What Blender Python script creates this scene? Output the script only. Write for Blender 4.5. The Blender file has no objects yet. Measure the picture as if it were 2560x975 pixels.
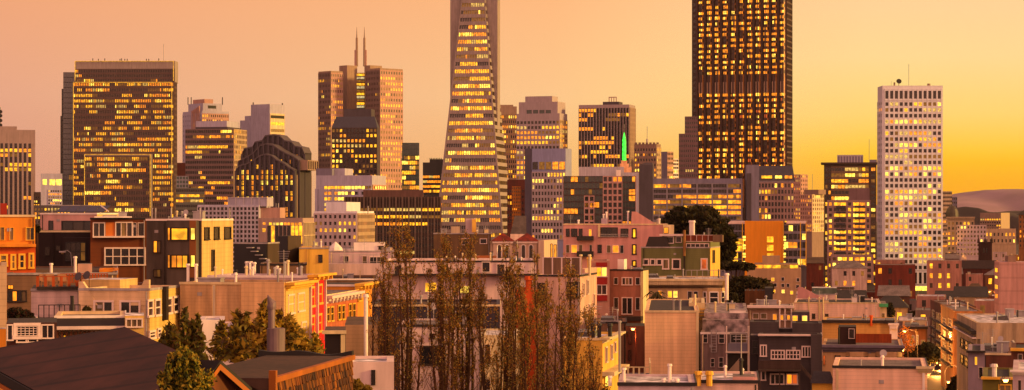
import bpy, math, random
import numpy as np
from mathutils import Vector, Matrix
sc = bpy.context.scene
R = math.radians
# ------------------------------------------------------------------ camera
F = 5689.0; CZ = 60.0; HY = 530.0
cam = bpy.data.objects.new('camera', bpy.data.cameras.new('camera'))
sc.collection.objects.link(cam); sc.camera = cam
cam.location = (0, 0, CZ); cam.rotation_euler = (R(90), 0, 0)
cam.data.lens = 80; cam.data.sensor_width = 36; cam.data.shift_y = (HY-487.5)/2560
cam.data.clip_start = 1; cam.data.clip_end = 40000
sc.view_settings.view_transform = 'Standard'; sc.view_settings.look = 'None'
sc.view_settings.exposure = 0.0; sc.view_settings.gamma = 1
# ------------------------------------------------------------------ sky
def lin(r, g, b):
    f = lambda c: (c/255/12.92) if c/255 <= 0.04045 else ((c/255+0.055)/1.055)**2.4
    return (f(r), f(g), f(b), 1)
SUN_AZ, SUN_EL = 84.0, 14.0
w = bpy.data.worlds.new('World'); sc.world = w; w.use_nodes = True
nt = w.node_tree; N = nt.nodes; Lk = nt.links
for n in list(N): N.remove(n)
def nd(t, **k):
    n = N.new(t)
    for a, b in k.items(): setattr(n, a, b)
    return n
tc = nd('ShaderNodeTexCoord'); nm = nd('ShaderNodeVectorMath', operation='NORMALIZE'); Lk.new(tc.outputs['Generated'], nm.inputs[0])
sx = nd('ShaderNodeSeparateXYZ'); Lk.new(nm.outputs[0], sx.inputs[0])
el = nd('ShaderNodeMath', operation='DIVIDE'); Lk.new(sx.outputs[2], el.inputs[0]); el.inputs[1].default_value = 0.35
az = nd('ShaderNodeMath', operation='ARCTAN2'); Lk.new(sx.outputs[0], az.inputs[0]); Lk.new(sx.outputs[1], az.inputs[1])
def ramp(stops):
    r = nd('ShaderNodeValToRGB'); Lk.new(el.outputs[0], r.inputs[0])
    e = r.color_ramp.elements
    while len(e) > 1: e.remove(e[-1])
    e[0].position = stops[0][0]/0.35; e[0].color = lin(*stops[0][1])
    for p, c in stops[1:]:
        x = e.new(min(1, p/0.35)); x.color = lin(*c)
    return r
rl = ramp([(0.0, (203,142,134)), (0.02, (212,147,132)), (0.05, (224,157,133)), (0.094, (236,158,117)), (0.18, (225,150,118)), (0.35, (185,135,135))])
rm = ramp([(0.0, (252,188,108)), (0.02, (253,192,112)), (0.05, (255,202,138)), (0.094, (255,186,126)), (0.18, (240,175,130)), (0.35, (195,145,135))])
rr = ramp([(0.0, (255,165,0)), (0.014, (255,178,0)), (0.021, (255,190,6)), (0.027, (255,202,52)), (0.042, (254,212,112)), (0.067, (254,215,145)), (0.094, (254,207,150)), (0.18, (250,190,130)), (0.35, (215,160,130))])
def mapr(inp, a, b, smooth=True):
    m = nd('ShaderNodeMapRange'); m.interpolation_type = 'SMOOTHSTEP' if smooth else 'LINEAR'
    Lk.new(inp, m.inputs[0]); m.inputs[1].default_value = a; m.inputs[2].default_value = b; return m
def mix(f, a, b, bt='MIX'):
    m = nd('ShaderNodeMix', data_type='RGBA', blend_type=bt)
    if isinstance(f, float): m.inputs[0].default_value = f
    else: Lk.new(f, m.inputs[0])
    for s, v in ((6, a), (7, b)):
        if isinstance(v, tuple): m.inputs[s].default_value = v
        else: Lk.new(v, m.inputs[s])
    return m.outputs[2]
c1 = mix(mapr(az.outputs[0], R(-15), R(4), False).outputs[0], rl.outputs[0], rm.outputs[0])
c2 = mix(mapr(az.outputs[0], R(1), R(9), False).outputs[0], c1, rr.outputs[0])
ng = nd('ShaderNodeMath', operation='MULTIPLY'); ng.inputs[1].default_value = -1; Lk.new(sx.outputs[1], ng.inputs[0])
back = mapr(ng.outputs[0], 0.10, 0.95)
BACK = (2.15, 0.96, 0.62, 1)      # pink dusk sky behind the viewer, brightened as added fill for front walls
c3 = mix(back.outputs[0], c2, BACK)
lowm = mapr(sx.outputs[2], -0.10, -0.01)
c4 = mix(lowm.outputs[0], (0.10, 0.05, 0.04, 1), c3)
sky = nd('ShaderNodeTexSky'); sky.sky_type = 'NISHITA'; sky.sun_disc = False
sky.sun_elevation = R(2); sky.sun_rotation = R(SUN_AZ)
c5 = mix(0.02, c4, sky.outputs[0], 'ADD')
bg = nd('ShaderNodeBackground'); bg.inputs[1].default_value = 1.0; Lk.new(c5, bg.inputs[0])
wo = nd('ShaderNodeOutputWorld'); Lk.new(bg.outputs[0], wo.inputs[0])
# ------------------------------------------------------------------ sun (the afterglow low on the right)
sl = bpy.data.lights.new('sun', 'SUN'); so = bpy.data.objects.new('sun', sl); sc.collection.objects.link(so)
sl.energy = 5.6; sl.angle = R(7); sl.color = (1.0, 0.58, 0.16)
d = Vector((math.sin(R(SUN_AZ))*math.cos(R(SUN_EL)), math.cos(R(SUN_AZ))*math.cos(R(SUN_EL)), math.sin(R(SUN_EL))))
d = Vector((math.sin(R(SUN_AZ+14))*math.cos(R(SUN_EL)), math.cos(R(SUN_AZ+14))*math.cos(R(SUN_EL)), math.sin(R(SUN_EL))))
so.rotation_euler = d.to_track_quat('Z', 'Y').to_euler()
# ------------------------------------------------------------------ materials
MATS = {}
def mat(name, col=None, rough=0.8, var=0.18, pat=None, sc_=1.0, emit=None, es=1.0, metal=0.0, spec=0.4, step=0.3):
    if name in MATS: return MATS[name]
    m = bpy.data.materials.new(name); m.use_nodes = True; t = m.node_tree; n = t.nodes; l = t.links
    b = n['Principled BSDF']; b.inputs['Roughness'].default_value = rough; b.inputs['Metallic'].default_value = metal
    b.inputs['Specular IOR Level'].default_value = spec
    if not emit and pat != 'leaf':
        lm_ = (col[0]+col[1]+col[2])/3; col = tuple(min(.85, max(.004, (lm_+(q-lm_)*1.12)))**1.32 for q in col)
    c = tuple(col)+(1,)
    tc = n.new('ShaderNodeTexCoord'); src = tc.outputs['Object']
    mp = n.new('ShaderNodeMapping'); l.new(src, mp.inputs[0])
    mp.inputs['Scale'].default_value = (0.8*sc_, 0.8*sc_, 0.25*sc_) if pat in (None, 'siding', 'block', 'panel') else (sc_, sc_, sc_)
    no = n.new('ShaderNodeTexNoise'); no.inputs['Scale'].default_value = 1.0; no.inputs['Detail'].default_value = 6; no.inputs['Roughness'].default_value = 0.65
    l.new(mp.outputs[0], no.inputs[0])
    mr = n.new('ShaderNodeMapRange'); mr.inputs[1].default_value = 0.3; mr.inputs[2].default_value = 0.7
    mr.inputs[3].default_value = 1-var*1.6; mr.inputs[4].default_value = 1+var*0.7; l.new(no.outputs[0], mr.inputs[0])
    val = mr.outputs[0]
    def mul(a, bb):
        x = n.new('ShaderNodeMath'); x.operation = 'MULTIPLY'; l.new(a, x.inputs[0])
        if isinstance(bb, float): x.inputs[1].default_value = bb
        else: l.new(bb, x.inputs[1])
        return x.outputs[0]
    if pat in (None, 'siding', 'block', 'panel') and not emit:
        m9 = n.new('ShaderNodeMapping'); l.new(src, m9.inputs[0]); m9.inputs['Scale'].default_value = (1.7*sc_, 1.7*sc_, 0.10*sc_); m9.inputs['Location'].default_value = (3.1, 7.7, 1.3)
        n9 = n.new('ShaderNodeTexNoise'); n9.inputs['Scale'].default_value = 1.0; n9.inputs['Detail'].default_value = 5; l.new(m9.outputs[0], n9.inputs[0])
        r9 = n.new('ShaderNodeMapRange'); r9.inputs[1].default_value = .38; r9.inputs[2].default_value = .62; r9.inputs[3].default_value = 1-var*1.3; r9.inputs[4].default_value = 1.04; l.new(n9.outputs[0], r9.inputs[0]); val = mul(val, r9.outputs[0])
    if pat in ('siding', 'block', 'panel', 'roll'):
        s = n.new('ShaderNodeSeparateXYZ'); l.new(src, s.inputs[0])
        def lines(sock, p, wd, dk):
            a = mul(sock, 1.0/p); fr = n.new('ShaderNodeMath'); fr.operation = 'FRACT'; l.new(a, fr.inputs[0])
            g = n.new('ShaderNodeMath'); g.operation = 'LESS_THAN'; l.new(fr.outputs[0], g.inputs[0]); g.inputs[1].default_value = wd
            q = n.new('ShaderNodeMath'); q.operation = 'MULTIPLY_ADD'; l.new(g.outputs[0], q.inputs[0]); q.inputs[1].default_value = -dk; q.inputs[2].default_value = 1
            return q.outputs[0]
        if pat == 'roll': val = mul(val, lines(s.outputs[1], step, 0.16, 0.5))
        else: val = mul(val, lines(s.outputs[2], step, 0.14, 0.15))
        if pat in ('block', 'panel'):
            ad = n.new('ShaderNodeMath'); l.new(s.outputs[0], ad.inputs[0]); l.new(s.outputs[1], ad.inputs[1])
            val = mul(val, lines(ad.outputs[0], step*2, 0.06, 0.08))
    if pat in ('gravel', 'leafy', 'messy'):
        vo = n.new('ShaderNodeTexNoise'); vo.inputs['Scale'].default_value = 14*sc_ if pat != 'messy' else 1.6
        vo.inputs['Detail'].default_value = 3; l.new(src, vo.inputs[0])
        m2 = n.new('ShaderNodeMapRange'); m2.inputs[1].default_value = 0.35; m2.inputs[2].default_value = 0.65; m2.inputs[3].default_value = 0.55 if pat != 'messy' else 0.25; m2.inputs[4].default_value = 1.25
        l.new(vo.outputs[0], m2.inputs[0]); val = mul(val, m2.outputs[0])
    mx = n.new('ShaderNodeVectorMath'); mx.operation = 'SCALE'; mx.inputs[0].default_value = col; l.new(val, mx.inputs['Scale'])
    l.new(mx.outputs[0], b.inputs['Base Color'])
    if pat == 'leaf':
        b.inputs['Subsurface Weight'].default_value = 0
        tr = n.new('ShaderNodeBsdfTranslucent'); tr.inputs[0].default_value = (col[0]*1.6, col[1]*1.5, col[2], 1)
        ms = n.new('ShaderNodeMixShader'); ms.inputs[0].default_value = 0.35
        l.new(b.outputs[0], ms.inputs[1]); l.new(tr.outputs[0], ms.inputs[2]); l.new(ms.outputs[0], n['Material Output'].inputs[0])
    if emit:
        b.inputs['Emission Color'].default_value = tuple(emit)+(1,)
        n2 = n.new('ShaderNodeTexNoise'); n2.inputs['Scale'].default_value = 0.9; n2.inputs['Detail'].default_value = 2; l.new(src, n2.inputs[0])
        m3 = n.new('ShaderNodeMapRange'); m3.inputs[1].default_value = 0.35; m3.inputs[2].default_value = 0.62; m3.inputs[3].default_value = es*0.35; m3.inputs[4].default_value = es*1.15
        l.new(n2.outputs[0], m3.inputs[0]); l.new(m3.outputs[0], b.inputs['Emission Strength'])
        try: m.cycles.emission_sampling = 'NONE'
        except Exception: pass
    MATS[name] = m; return m
GD = mat('dark_glass', (0.022, 0.02, 0.028), 0.22, 0.2, spec=0.5)
GM = mat('dim_glass', (0.07, 0.055, 0.05), 0.25, 0.3, spec=0.5)
GC = mat('curtained_glass', (0.30, 0.23, 0.13), 0.5, 0.4)
GT = mat('teal_glass', (0.05, 0.10, 0.10), 0.2, 0.3, spec=0.6)
L1 = mat('lit_yellow', (0.1, 0.08, 0.03), 0.5, emit=(1.0, 0.40, 0.012), es=2.0)
L2 = mat('lit_bright', (0.1, 0.08, 0.03), 0.5, emit=(1.0, 0.62, 0.07), es=2.6)
L3 = mat('lit_amber', (0.1, 0.06, 0.03), 0.5, emit=(1.0, 0.27, 0.010), es=1.7)
L4 = mat('lit_red', (0.1, 0.04, 0.03), 0.5, emit=(1.0, 0.14, 0.012), es=0.7)
L5 = mat('lit_dim', (0.08, 0.05, 0.03), 0.5, emit=(1.0, 0.38, 0.03), es=0.25)
L6 = mat('lit_pale', (0.1, 0.08, 0.05), 0.5, emit=(1.0, 0.60, 0.12), es=1.0)
LITS = [L1, L1, L2, L3, L3, L5, L5, L6, L1]
# ------------------------------------------------------------------ mesh builder
class MB:
    def __init__(s): s.v = []; s.f = []; s.mi = []; s.ms = []
    def m(s, mt):
        if mt not in s.ms: s.ms.append(mt)
        return s.ms.index(mt)
    def face(s, pts, mt):
        i = len(s.v); s.v += [tuple(p) for p in pts]; s.f.append(tuple(range(i, i+len(pts)))); s.mi.append(s.m(mt))
    def hexa(s, p, mt):
        i = len(s.v); s.v += [tuple(q) for q in p]; k = s.m(mt)
        for q in ((0,3,2,1), (4,5,6,7), (0,1,5,4), (1,2,6,5), (2,3,7,6), (3,0,4,7)):
            s.f.append(tuple(i+a for a in q)); s.mi.append(k)
    def box(s, x0, y0, z0, x1, y1, z1, mt):
        if x0 > x1: x0, x1 = x1, x0
        if y0 > y1: y0, y1 = y1, y0
        if z0 > z1: z0, z1 = z1, z0
        s.hexa([(x0,y0,z0), (x1,y0,z0), (x1,y1,z0), (x0,y1,z0), (x0,y0,z1), (x1,y0,z1), (x1,y1,z1), (x0,y1,z1)], mt)
    def tube(s, pts, rad, mt, n=6, cap=True):
        k = s.m(mt); base = len(s.v); pts = [Vector(p) for p in pts]
        if not hasattr(rad, '__len__'): rad = [rad]*len(pts)
        for j, p in enumerate(pts):
            t = (pts[min(j+1, len(pts)-1)]-pts[max(j-1, 0)]).normalized()
            a = t.cross(Vector((0.13, 0.97, 0.2)))
            if a.length < 1e-3: a = t.cross(Vector((1, 0, 0)))
            a.normalize(); b = t.cross(a)
            for q in range(n):
                an = 2*math.pi*q/n; s.v.append(tuple(p+(a*math.cos(an)+b*math.sin(an))*rad[j]))
        for j in range(len(pts)-1):
            for q in range(n):
                s.f.append((base+j*n+q, base+j*n+(q+1)%n, base+(j+1)*n+(q+1)%n, base+(j+1)*n+q)); s.mi.append(k)
        if cap and n > 3:
            s.f.append(tuple(base+q for q in range(n))); s.mi.append(k)
            s.f.append(tuple(base+(len(pts)-1)*n+q for q in range(n))[::-1]); s.mi.append(k)
    def build(s, name, parent=None, loc=None, smooth=False):
        me = bpy.data.meshes.new(name); me.from_pydata(s.v, [], s.f)
        for q in s.ms: me.materials.append(q)
        me.polygons.foreach_set('material_index', s.mi)
        if smooth: me.polygons.foreach_set('use_smooth', [True]*len(s.f))
        me.update()
        o = bpy.data.objects.new(name, me); sc.collection.objects.link(o)
        if parent: o.parent = parent
        if loc: o.location = loc
        return o
def tag(o, label, cat, group=None, kind=None):
    if label: o['label'] = label
    if cat: o['category'] = cat
    if group: o['group'] = group
    if kind: o['kind'] = kind
    return o
def empty(name, loc, rz, label, cat, group=None):
    o = bpy.data.objects.new(name, None); sc.collection.objects.link(o); o.location = loc; o.rotation_euler = (0, 0, rz)
    return tag(o, label, cat, group)
# ------------------------------------------------------------------ ground heights
GY = [-200, 0, 40, 100, 160, 250, 330, 600, 1000, 1400, 2500, 6000, 30000]
GZ = [47, 47, 46, 41, 40, 39, 38, 31, 21, 10, 8, 4, 0]
def gz(x, y):
    z = float(np.interp(y, GY, GZ))
    if 80 < y < 500: z += 5*max(0, min(1, -x/45))*max(0, min(1, (500-y)/250))
    return z
def P(X, Y, D): return Vector(((X-1280)/F*D, D, CZ-(Y-HY)/F*D))
rnd = random.Random(7)
# ------------------------------------------------------------------ volumes and buildings
class Vol:
    def __init__(s, root, x0, x1, y0, y1, z0, z1, wall, roof, par=0.0, name='wall', faces='ABLR', roofname='roof'):
        s.root = root; s.x0, s.x1, s.y0, s.y1, s.z0, s.z1 = x0, x1, y0, y1, z0, z1; s.wall = wall; s.par = par
        b = MB(); a = min(0.3, (x1-x0)/4, (y1-y0)/4)
        zr = z1-par
        b.face([(x0,y0,z0),(x1,y0,z0),(x1,y0,z1),(x0,y0,z1)], wall); b.face([(x1,y0,z0),(x1,y1,z0),(x1,y1,z1),(x1,y0,z1)], wall)
        b.face([(x1,y1,z0),(x0,y1,z0),(x0,y1,z1),(x1,y1,z1)], wall); b.face([(x0,y1,z0),(x0,y0,z0),(x0,y0,z1),(x0,y1,z1)], wall)
        if par > 0:
            O = [(x0,y0),(x1,y0),(x1,y1),(x0,y1)]; I = [(x0+a,y0+a),(x1-a,y0+a),(x1-a,y1-a),(x0+a,y1-a)]
            for k in range(4):
                k2 = (k+1)%4
                b.face([O[k]+(z1,), O[k2]+(z1,), I[k2]+(z1,), I[k]+(z1,)], wall)
                b.face([I[k]+(z1,), I[k2]+(z1,), I[k2]+(zr,), I[k]+(zr,)], wall)
        s.o = b.build(name, root)
        r = MB(); e = a if par > 0 else 0
        r.face([(x0+e,y0+e,zr),(x1-e,y0+e,zr),(x1-e,y1-e,zr),(x0+e,y1-e,zr)], roof); r.build(roofname, root)
    def W(s, f): return (s.x1-s.x0) if f in 'AR' else (s.y1-s.y0)
    def p3(s, f, u, w, z):
        if f == 'A': return (s.x0+u, s.y0-w, z)
        if f == 'B': return (s.x1+w, s.y0+u, z)
        return (s.x0-w, s.y1-u, z)
    def uv(s, f, X, Y):
        th = s.root.rotation_euler[2]; c, n = math.cos(th), math.sin(th)
        L = s.root.location; q = Vector((0, 0, CZ))-L; dd = Vector(((X-1280)/F, 1, -(Y-HY)/F))
        q = Vector((q.x*c+q.y*n, -q.x*n+q.y*c, q.z)); dd = Vector((dd.x*c+dd.y*n, -dd.x*n+dd.y*c, dd.z))
        if f == 'A': t = (s.y0-q.y)/dd.y; p = q+dd*t; return p.x-s.x0, p.z
        if f == 'B': t = (s.x1-q.x)/dd.x; p = q+dd*t; return p.y-s.y0, p.z
        t = (s.x0-q.x)/dd.x; p = q+dd*t; return s.y1-p.y, p.z
    def fbox(s, b, f, u0, u1, w0, w1, z0, z1, mt):
        p = [s.p3(f,u0,w1,z0), s.p3(f,u1,w1,z0), s.p3(f,u1,w0,z0), s.p3(f,u0,w0,z0), s.p3(f,u0,w1,z1), s.p3(f,u1,w1,z1), s.p3(f,u1,w0,z1), s.p3(f,u0,w0,z1)]
        b.hexa(p, mt)
    def rect(s, f, X0, Y0, X1, Y1):
        xm = (X0+X1)/2; return s.uv(f, X0, Y0)[0], s.uv(f, X1, Y0)[0], s.uv(f, xm, Y1)[1], s.uv(f, xm, Y0)[1]
    def win(s, f, X0, Y0, X1, Y1, g='d', fr=None, nx=1, ny=1, fw=None, name='window', dep=0.09, sill=True):
        u0, u1, z0, z1 = s.rect(f, X0, Y0, X1, Y1)
        gl = {'d': GD, 'm': GM, 'c': GC, 'l': L1, 'b': L2, 'a': L3, 'r': L4, 't': GT, 'i': L5}
        k = MB(); fw = (fw or min(0.15, (u1-u0)*0.14))*.65
        for i in range(nx):
            gg = g[i % len(g)]; a = u0+(u1-u0)*i/nx; bb = u0+(u1-u0)*(i+1)/nx
            k.face([s.p3(f,a,0.02,z0), s.p3(f,bb,0.02,z0), s.p3(f,bb,0.02,z1), s.p3(f,a,0.02,z1)], gl[gg])
        o = k.build(name, s.root)
        if fr:
            q = MB(); m_ = fr
            s.fbox(q, f, u0-fw*.4, u0+fw*.6, 0, dep, z0, z1, m_); s.fbox(q, f, u1-fw*.6, u1+fw*.4, 0, dep, z0, z1, m_)
            s.fbox(q, f, u0-fw*.4, u1+fw*.4, 0, dep+.01, z1-fw*.5, z1+fw*.5, m_); s.fbox(q, f, u0-fw*.6, u1+fw*.6, 0, dep+(.06 if sill else .01), z0-fw*.6, z0+fw*.4, m_)
            for i in range(1, nx):
                a = u0+(u1-u0)*i/nx; s.fbox(q, f, a-fw*.35, a+fw*.35, 0, dep-.02, z0, z1, m_)
            for i in range(1, ny):
                a = z0+(z1-z0)*i/ny; s.fbox(q, f, u0, u1, 0, dep-.03, a-fw*.3, a+fw*.3, m_)
            q.build('window_frame', o)
        return o
    def bandbox(s, f, X0, Y0, X1, Y1, dep, mt, name, w0=0.0):
        u0, u1, z0, z1 = s.rect(f, X0, Y0, X1, Y1); b = MB(); s.fbox(b, f, u0, u1, w0, dep, z0, z1, mt); return b.build(name, s.root)
    def grid(s, f, nb, fp=None, nf=None, Yt=None, Yb=None, mode='band', pf=0.2, sf=0.45, dep=0.4, m_=None, lit=0.4, var=0.25, X0=None, X1=None,
             glass=None, lits=None, cluster=0.75, corner=True, ms=None, sdep=None):
        Wd = s.W(f); u0, u1 = 0.0, Wd
        xm = 1280+F*0
        if X0 is not None: u0 = s.uv(f, X0, HY)[0]
        if X1 is not None: u1 = s.uv(f, X1, HY)[0]
        th = s.root.rotation_euler[2]
        pm = s.p3(f, (u0+u1)/2, 0, 0); wx = s.root.location.x+pm[0]*math.cos(th)-pm[1]*math.sin(th); wy = s.root.location.y+pm[0]*math.sin(th)+pm[1]*math.cos(th)
        toz = lambda Y: CZ-(Y-HY)/F*wy-s.root.location.z
        z1 = s.z1 if Yt is None else toz(Yt); z0 = s.z0 if Yb is None else toz(Yb)
        if nf is None: nf = max(1, round((z1-z0)/(fp/F*wy)))
        m_ = m_ or s.wall; ms = ms or m_; glass = glass or GD; lits = lits or LITS; sdep = dep-0.06 if sdep is None else sdep
        bw = (u1-u0)/nb; fh = (z1-z0)/nf; pw = bw*pf; sh = fh*sf
        b = MB()
        for i in range(nb+1):
            c = u0+bw*i; a0 = c-pw/2; a1 = c+pw/2
            if i == 0: a0 = u0
            if i == nb: a1 = u1
            s.fbox(b, f, a0, a1, -0.05, dep, z0, z1, m_)
        for j in range(nf+1):
            c = z0+fh*j; s.fbox(b, f, u0+.02, u1-.02, -0.05, sdep, max(z0, c-sh/2)+(.01 if j == 0 else 0), min(z1, c+sh/2)-(.01 if j == nf else 0), ms)
        b.build('facade_frame', s.root)
        cells = []
        for j in range(nf):
            p = 0.0 if lit <= 0 else min(0.97, max(0.0, lit+rnd.gauss(0, var if lit > .12 else .04))); on = rnd.random() < p; mt = rnd.choice(lits)
            row = []
            for i in range(nb):
                if rnd.random() > (cluster if mode != 'cell' else cluster*.7): on = rnd.random() < p; mt = rnd.choice(lits)
                if rnd.random() < 0.3: mt = rnd.choice(lits)
                row.append(mt if on else (glass if (rnd.random() < .8 or glass is not GD) else GM))
            cells.append(row)
        def quad(k, i, j):
            a = u0+bw*i+pw/2-.01; c = u0+bw*(i+1)-pw/2+.01; zz0 = z0+fh*j+sh/2-.01; zz1 = z0+fh*(j+1)-sh/2+.01
            k.face([s.p3(f,a,.05,zz0), s.p3(f,c,.05,zz0), s.p3(f,c,.05,zz1), s.p3(f,a,.05,zz1)], cells[j][i])
        if mode == 'band':
            for j in range(nf):
                k = MB(); [quad(k, i, j) for i in range(nb)]; k.build('window_band' if pf < .45 else 'glazing', s.root)
        elif mode == 'column':
            for i in range(nb):
                k = MB(); [quad(k, i, j) for j in range(nf)]; k.build('window_column', s.root)
        else:
            used = s.root.get('_n', 0); rest = MB()
            for j in reversed(range(nf)):
                for i in range(nb):
                    if used < 100: k = MB(); quad(k, i, j); k.build('window', s.root); used += 1
                    else: quad(rest, i, j)
            s.root['_n'] = used
            if rest.f: tag(rest.build('windows', s.root), None, None, kind='stuff')
    def sub(s, X0, X1, Yt, back=0.0, depth=4.0, z0=None, wall=None, roof=None, par=0.0, name='penthouse'):
        """a block whose front stands `back` metres behind this one's face A"""
        y0 = s.y0+back; t = Vol.__new__(Vol); t.root = s.root; t.y0 = y0; t.x0 = 0; t.x1 = 0
        a, _ = t.uv('A', X0, Yt); c, z = t.uv('A', X1, Yt)
        return Vol(s.root, a, c, y0, y0+depth, s.z1-s.par if z0 is None else z0, z, wall or s.wall, roof or ROOF, par, name, roofname='penthouse_roof')
    def subB(s, X0, X1, Yt, back=0.0, depth=4.0, z0=None, wall=None, roof=None, par=0.0, name='penthouse'):
        """the same behind face B"""
        t = Vol.__new__(Vol); t.root = s.root; t.x1 = s.x1-back; t.y0 = 0
        a, _ = t.uv('B', X0, Yt); c, z = t.uv('B', X1, Yt)
        return Vol(s.root, t.x1-depth, t.x1, a, c, s.z1-s.par if z0 is None else z0, z, wall or s.wall, roof or ROOF, par, name, roofname='penthouse_roof')
def B(name, label, cat, Xl, Xc, Xr, D, th, Yt, wall, roof=None, par=0.0, depth=None, width=None, group=None, zb=None):
    if Xr is None: th = math.degrees(math.atan((Xc-1280)/F)) if Xc < 1280 else math.degrees(math.atan(((Xc+Xl)/2-1280)/F))
    t = R(th); k1 = (Xl-1280)/F if Xl is not None else 0; Px = (Xc-1280)/F*D
    s_ = width or (Px-k1*D)/(math.cos(t)+k1*math.sin(t))
    if Xr is None or depth: t_ = depth or min(25, max(8, s_*0.8))
    else: k2 = (Xr-1280)/F; t_ = (k2*D-Px)/(math.sin(t)-k2*math.cos(t))
    if s_ <= 0 or t_ <= 0 or t_ > 120 or s_ > 200: print('BAD', name, label, round(s_, 1), round(t_, 1))
    g = gz(Px, D)-0.5 if zb is None else zb
    e = empty(name, (Px, D, g), -t, label, cat, group)
    if cat == 'house' and D < 430 and s_ > 2.5:
        r = random.Random(int(Xc*7+D)); zt = CZ-(Yt-HY)/F*D-g; cm = r.choice([WHT, CREAM, GAL, DRK, GAL]); b = MB()
        b.box(-s_-.04, -.09, zt-.13, .09, -.003, zt+.035, cm); b.box(.003, .0, zt-.13, .09, t_, zt+.035, cm); b.build('coping', e)
        for q in range(r.choice([1, 1, 2])):
            x = -s_+s_*r.choice([.04, .96, .33, .97]); b = MB(); b.tube([(x, -.09, max(0, zt-9)), (x, -.09, zt-.2)], .045, r.choice([GAL, DRK, wall, CREAM]), 5); b.build('drainpipe', e)
        if r.random() < .6:
            x = -s_*r.uniform(.15, .85); z = zt-r.uniform(.6, 1.2); b = MB(); b.box(x-.16, -.05, z-.12, x+.16, -.002, z+.12, GAL); b.build('wall_vent', e)
    return Vol(e, -s_, 0, 0, t_, 0, CZ-(Yt-HY)/F*D-g, wall, roof or ROOF, par)
def tubeof(v, X, Y0, Y1, r, mt, name='roof_vent', back=2.0, n=8, cap=True):
    """a pipe on the roof, `back` metres behind face A"""
    t = Vol.__new__(Vol); t.root = v.root; t.y0 = v.y0+back; t.x0 = 0; t.x1 = 0
    a, z1 = t.uv('A', X, Y0); _, z0 = t.uv('A', X, Y1)
    b = MB(); z0 = min(z0, z1-.2)
    b.tube([(a, t.y0, max(z0, 0)), (a, t.y0, z1)], r, mt, n)
    if cap: b.tube([(a, t.y0, z1), (a, t.y0, z1+r*1.2)], [r*1.5, r*1.2], mt, n)
    return b.build(name, v.root)
def rail(v, f, X0, X1, Yt, Yb, mt, n=8, w=0.3, name='railing', r=0.03, solid=None):
    u0, u1, z0, z1 = v.rect(f, X0, Yt, X1, Yb); b = MB()
    v.fbox(b, f, u0, u1, w, w+.06, z1-.06, z1, mt); v.fbox(b, f, u0, u1, w, w+.05, z0, z0+.06, mt)
    for i in range(n+1):
        u = u0+(u1-u0)*i/n; v.fbox(b, f, u-r, u+r, w, w+.05, z0, z1, mt)
    if solid: v.fbox(b, f, u0, u1, w+.01, w+.03, z0+.06, z1-.06, solid)
    return b.build(name, v.root)
def clutter(v, n=6, seed=1, white=None, big=False):
    r = random.Random(seed); z = v.z1-v.par; W_, D_ = v.x1-v.x0, v.y1-v.y0
    if W_ < 2.2 or D_ < 2.2: return
    for i in range(int(n*1.8)):
        x = v.x0+r.uniform(.7, W_-.7); y = v.y0+r.uniform(.6, min(D_-.7, 10)); b = MB(); k = r.random()
        mt = white or r.choice([WHT, GAL, GAL, DRK, CREAM])
        if k < .42:
            h = r.uniform(.35, 1.1); rr = r.uniform(.05, .10); b.tube([(x,y,z),(x,y,z+h)], rr, mt, 7); b.tube([(x,y,z+h),(x,y,z+h+rr*1.6)], [rr*1.7, rr*.9], mt, 7)
            b.build('roof_vent', v.root)
        elif k < .56:
            a, c, h = r.uniform(.3, .8), r.uniform(.3, .7), r.uniform(.25, .9); b.box(x-a, y-c, z+.004, x+a, y+c, z+h, mt); b.box(x-a-.06, y-c-.06, z+h+.003, x+a+.06, y+c+.06, z+h+.08, GAL)
            b.build('roof_hatch', v.root)
        elif k < .68:
            a, c, h = r.uniform(.4, .8), r.uniform(.5, .9), .3; b.hexa([(x-a,y-c,z+.004),(x+a,y-c,z+.004),(x+a,y+c,z+.004),(x-a,y+c,z+.004),(x-a*.8,y-c*.8,z+h),(x+a*.8,y-c*.8,z+h),(x+a*.8,y+c*.8,z+h+.15),(x-a*.8,y+c*.8,z+h+.15)], GM); b.build('skylight', v.root)
        elif k < .80:
            h = r.uniform(1.2, 2.6); b.tube([(x,y,z),(x,y,z+h)], .025, GAL, 4)
            for q in range(r.randint(2, 5)): zz = z+h-.12-q*.16; L_ = .45-.05*q; b.tube([(x-L_,y,zz),(x+L_,y,zz)], .014, GAL, 3)
            b.build('roof_aerial', v.root)
        elif k < .88:
            x2 = min(v.x1-.5, x+r.uniform(1, 3.5)); b.tube([(x,y,z+.12),(x2,y,z+.12),(x2,y+.5,z+.12)], .07, GAL, 6); b.build('duct', v.root)
        elif k < .95:
            a, c = r.uniform(.6, 1.8), r.uniform(.5, 1.5); b.box(max(v.x0+.35, x-a), max(v.y0+.35, y-c), z+.006, min(v.x1-.35, x+a), min(v.y1-.35, y+c), z+.016, r.choice([ROOFD, ROOFL, ROOF])); b.build('roof_patch', v.root)
        else:
            h = r.uniform(.7, 1.2); b.tube([(x,y,z),(x,y,z+h)], .03, GAL, 5); b.tube([(x,y-.02,z+h),(x,y-.12,z+h+.02)], [.08, .24], GAL, 10); b.build('satellite_dish', v.root)
C = mat
ROOF = C('roof_gravel', (0.26, 0.22, 0.23), 0.95, 0.3, 'gravel', 0.5)
ROOFL = C('roof_pale', (0.78, 0.74, 0.80), 0.85, 0.35, 'messy')
ROOFD = C('roof_tar', (0.07, 0.06, 0.07), 0.9, 0.25, 'gravel', 0.4)
WHT = C('white_paint', (0.80, 0.74, 0.72), 0.6, 0.08); GAL = C('galvanised_metal', (0.45, 0.42, 0.44), 0.45, 0.2)
DRK = C('black_paint', (0.035, 0.03, 0.035), 0.6, 0.2); CREAM = C('cream_paint', (0.70, 0.60, 0.42), 0.7, 0.15)
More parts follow.
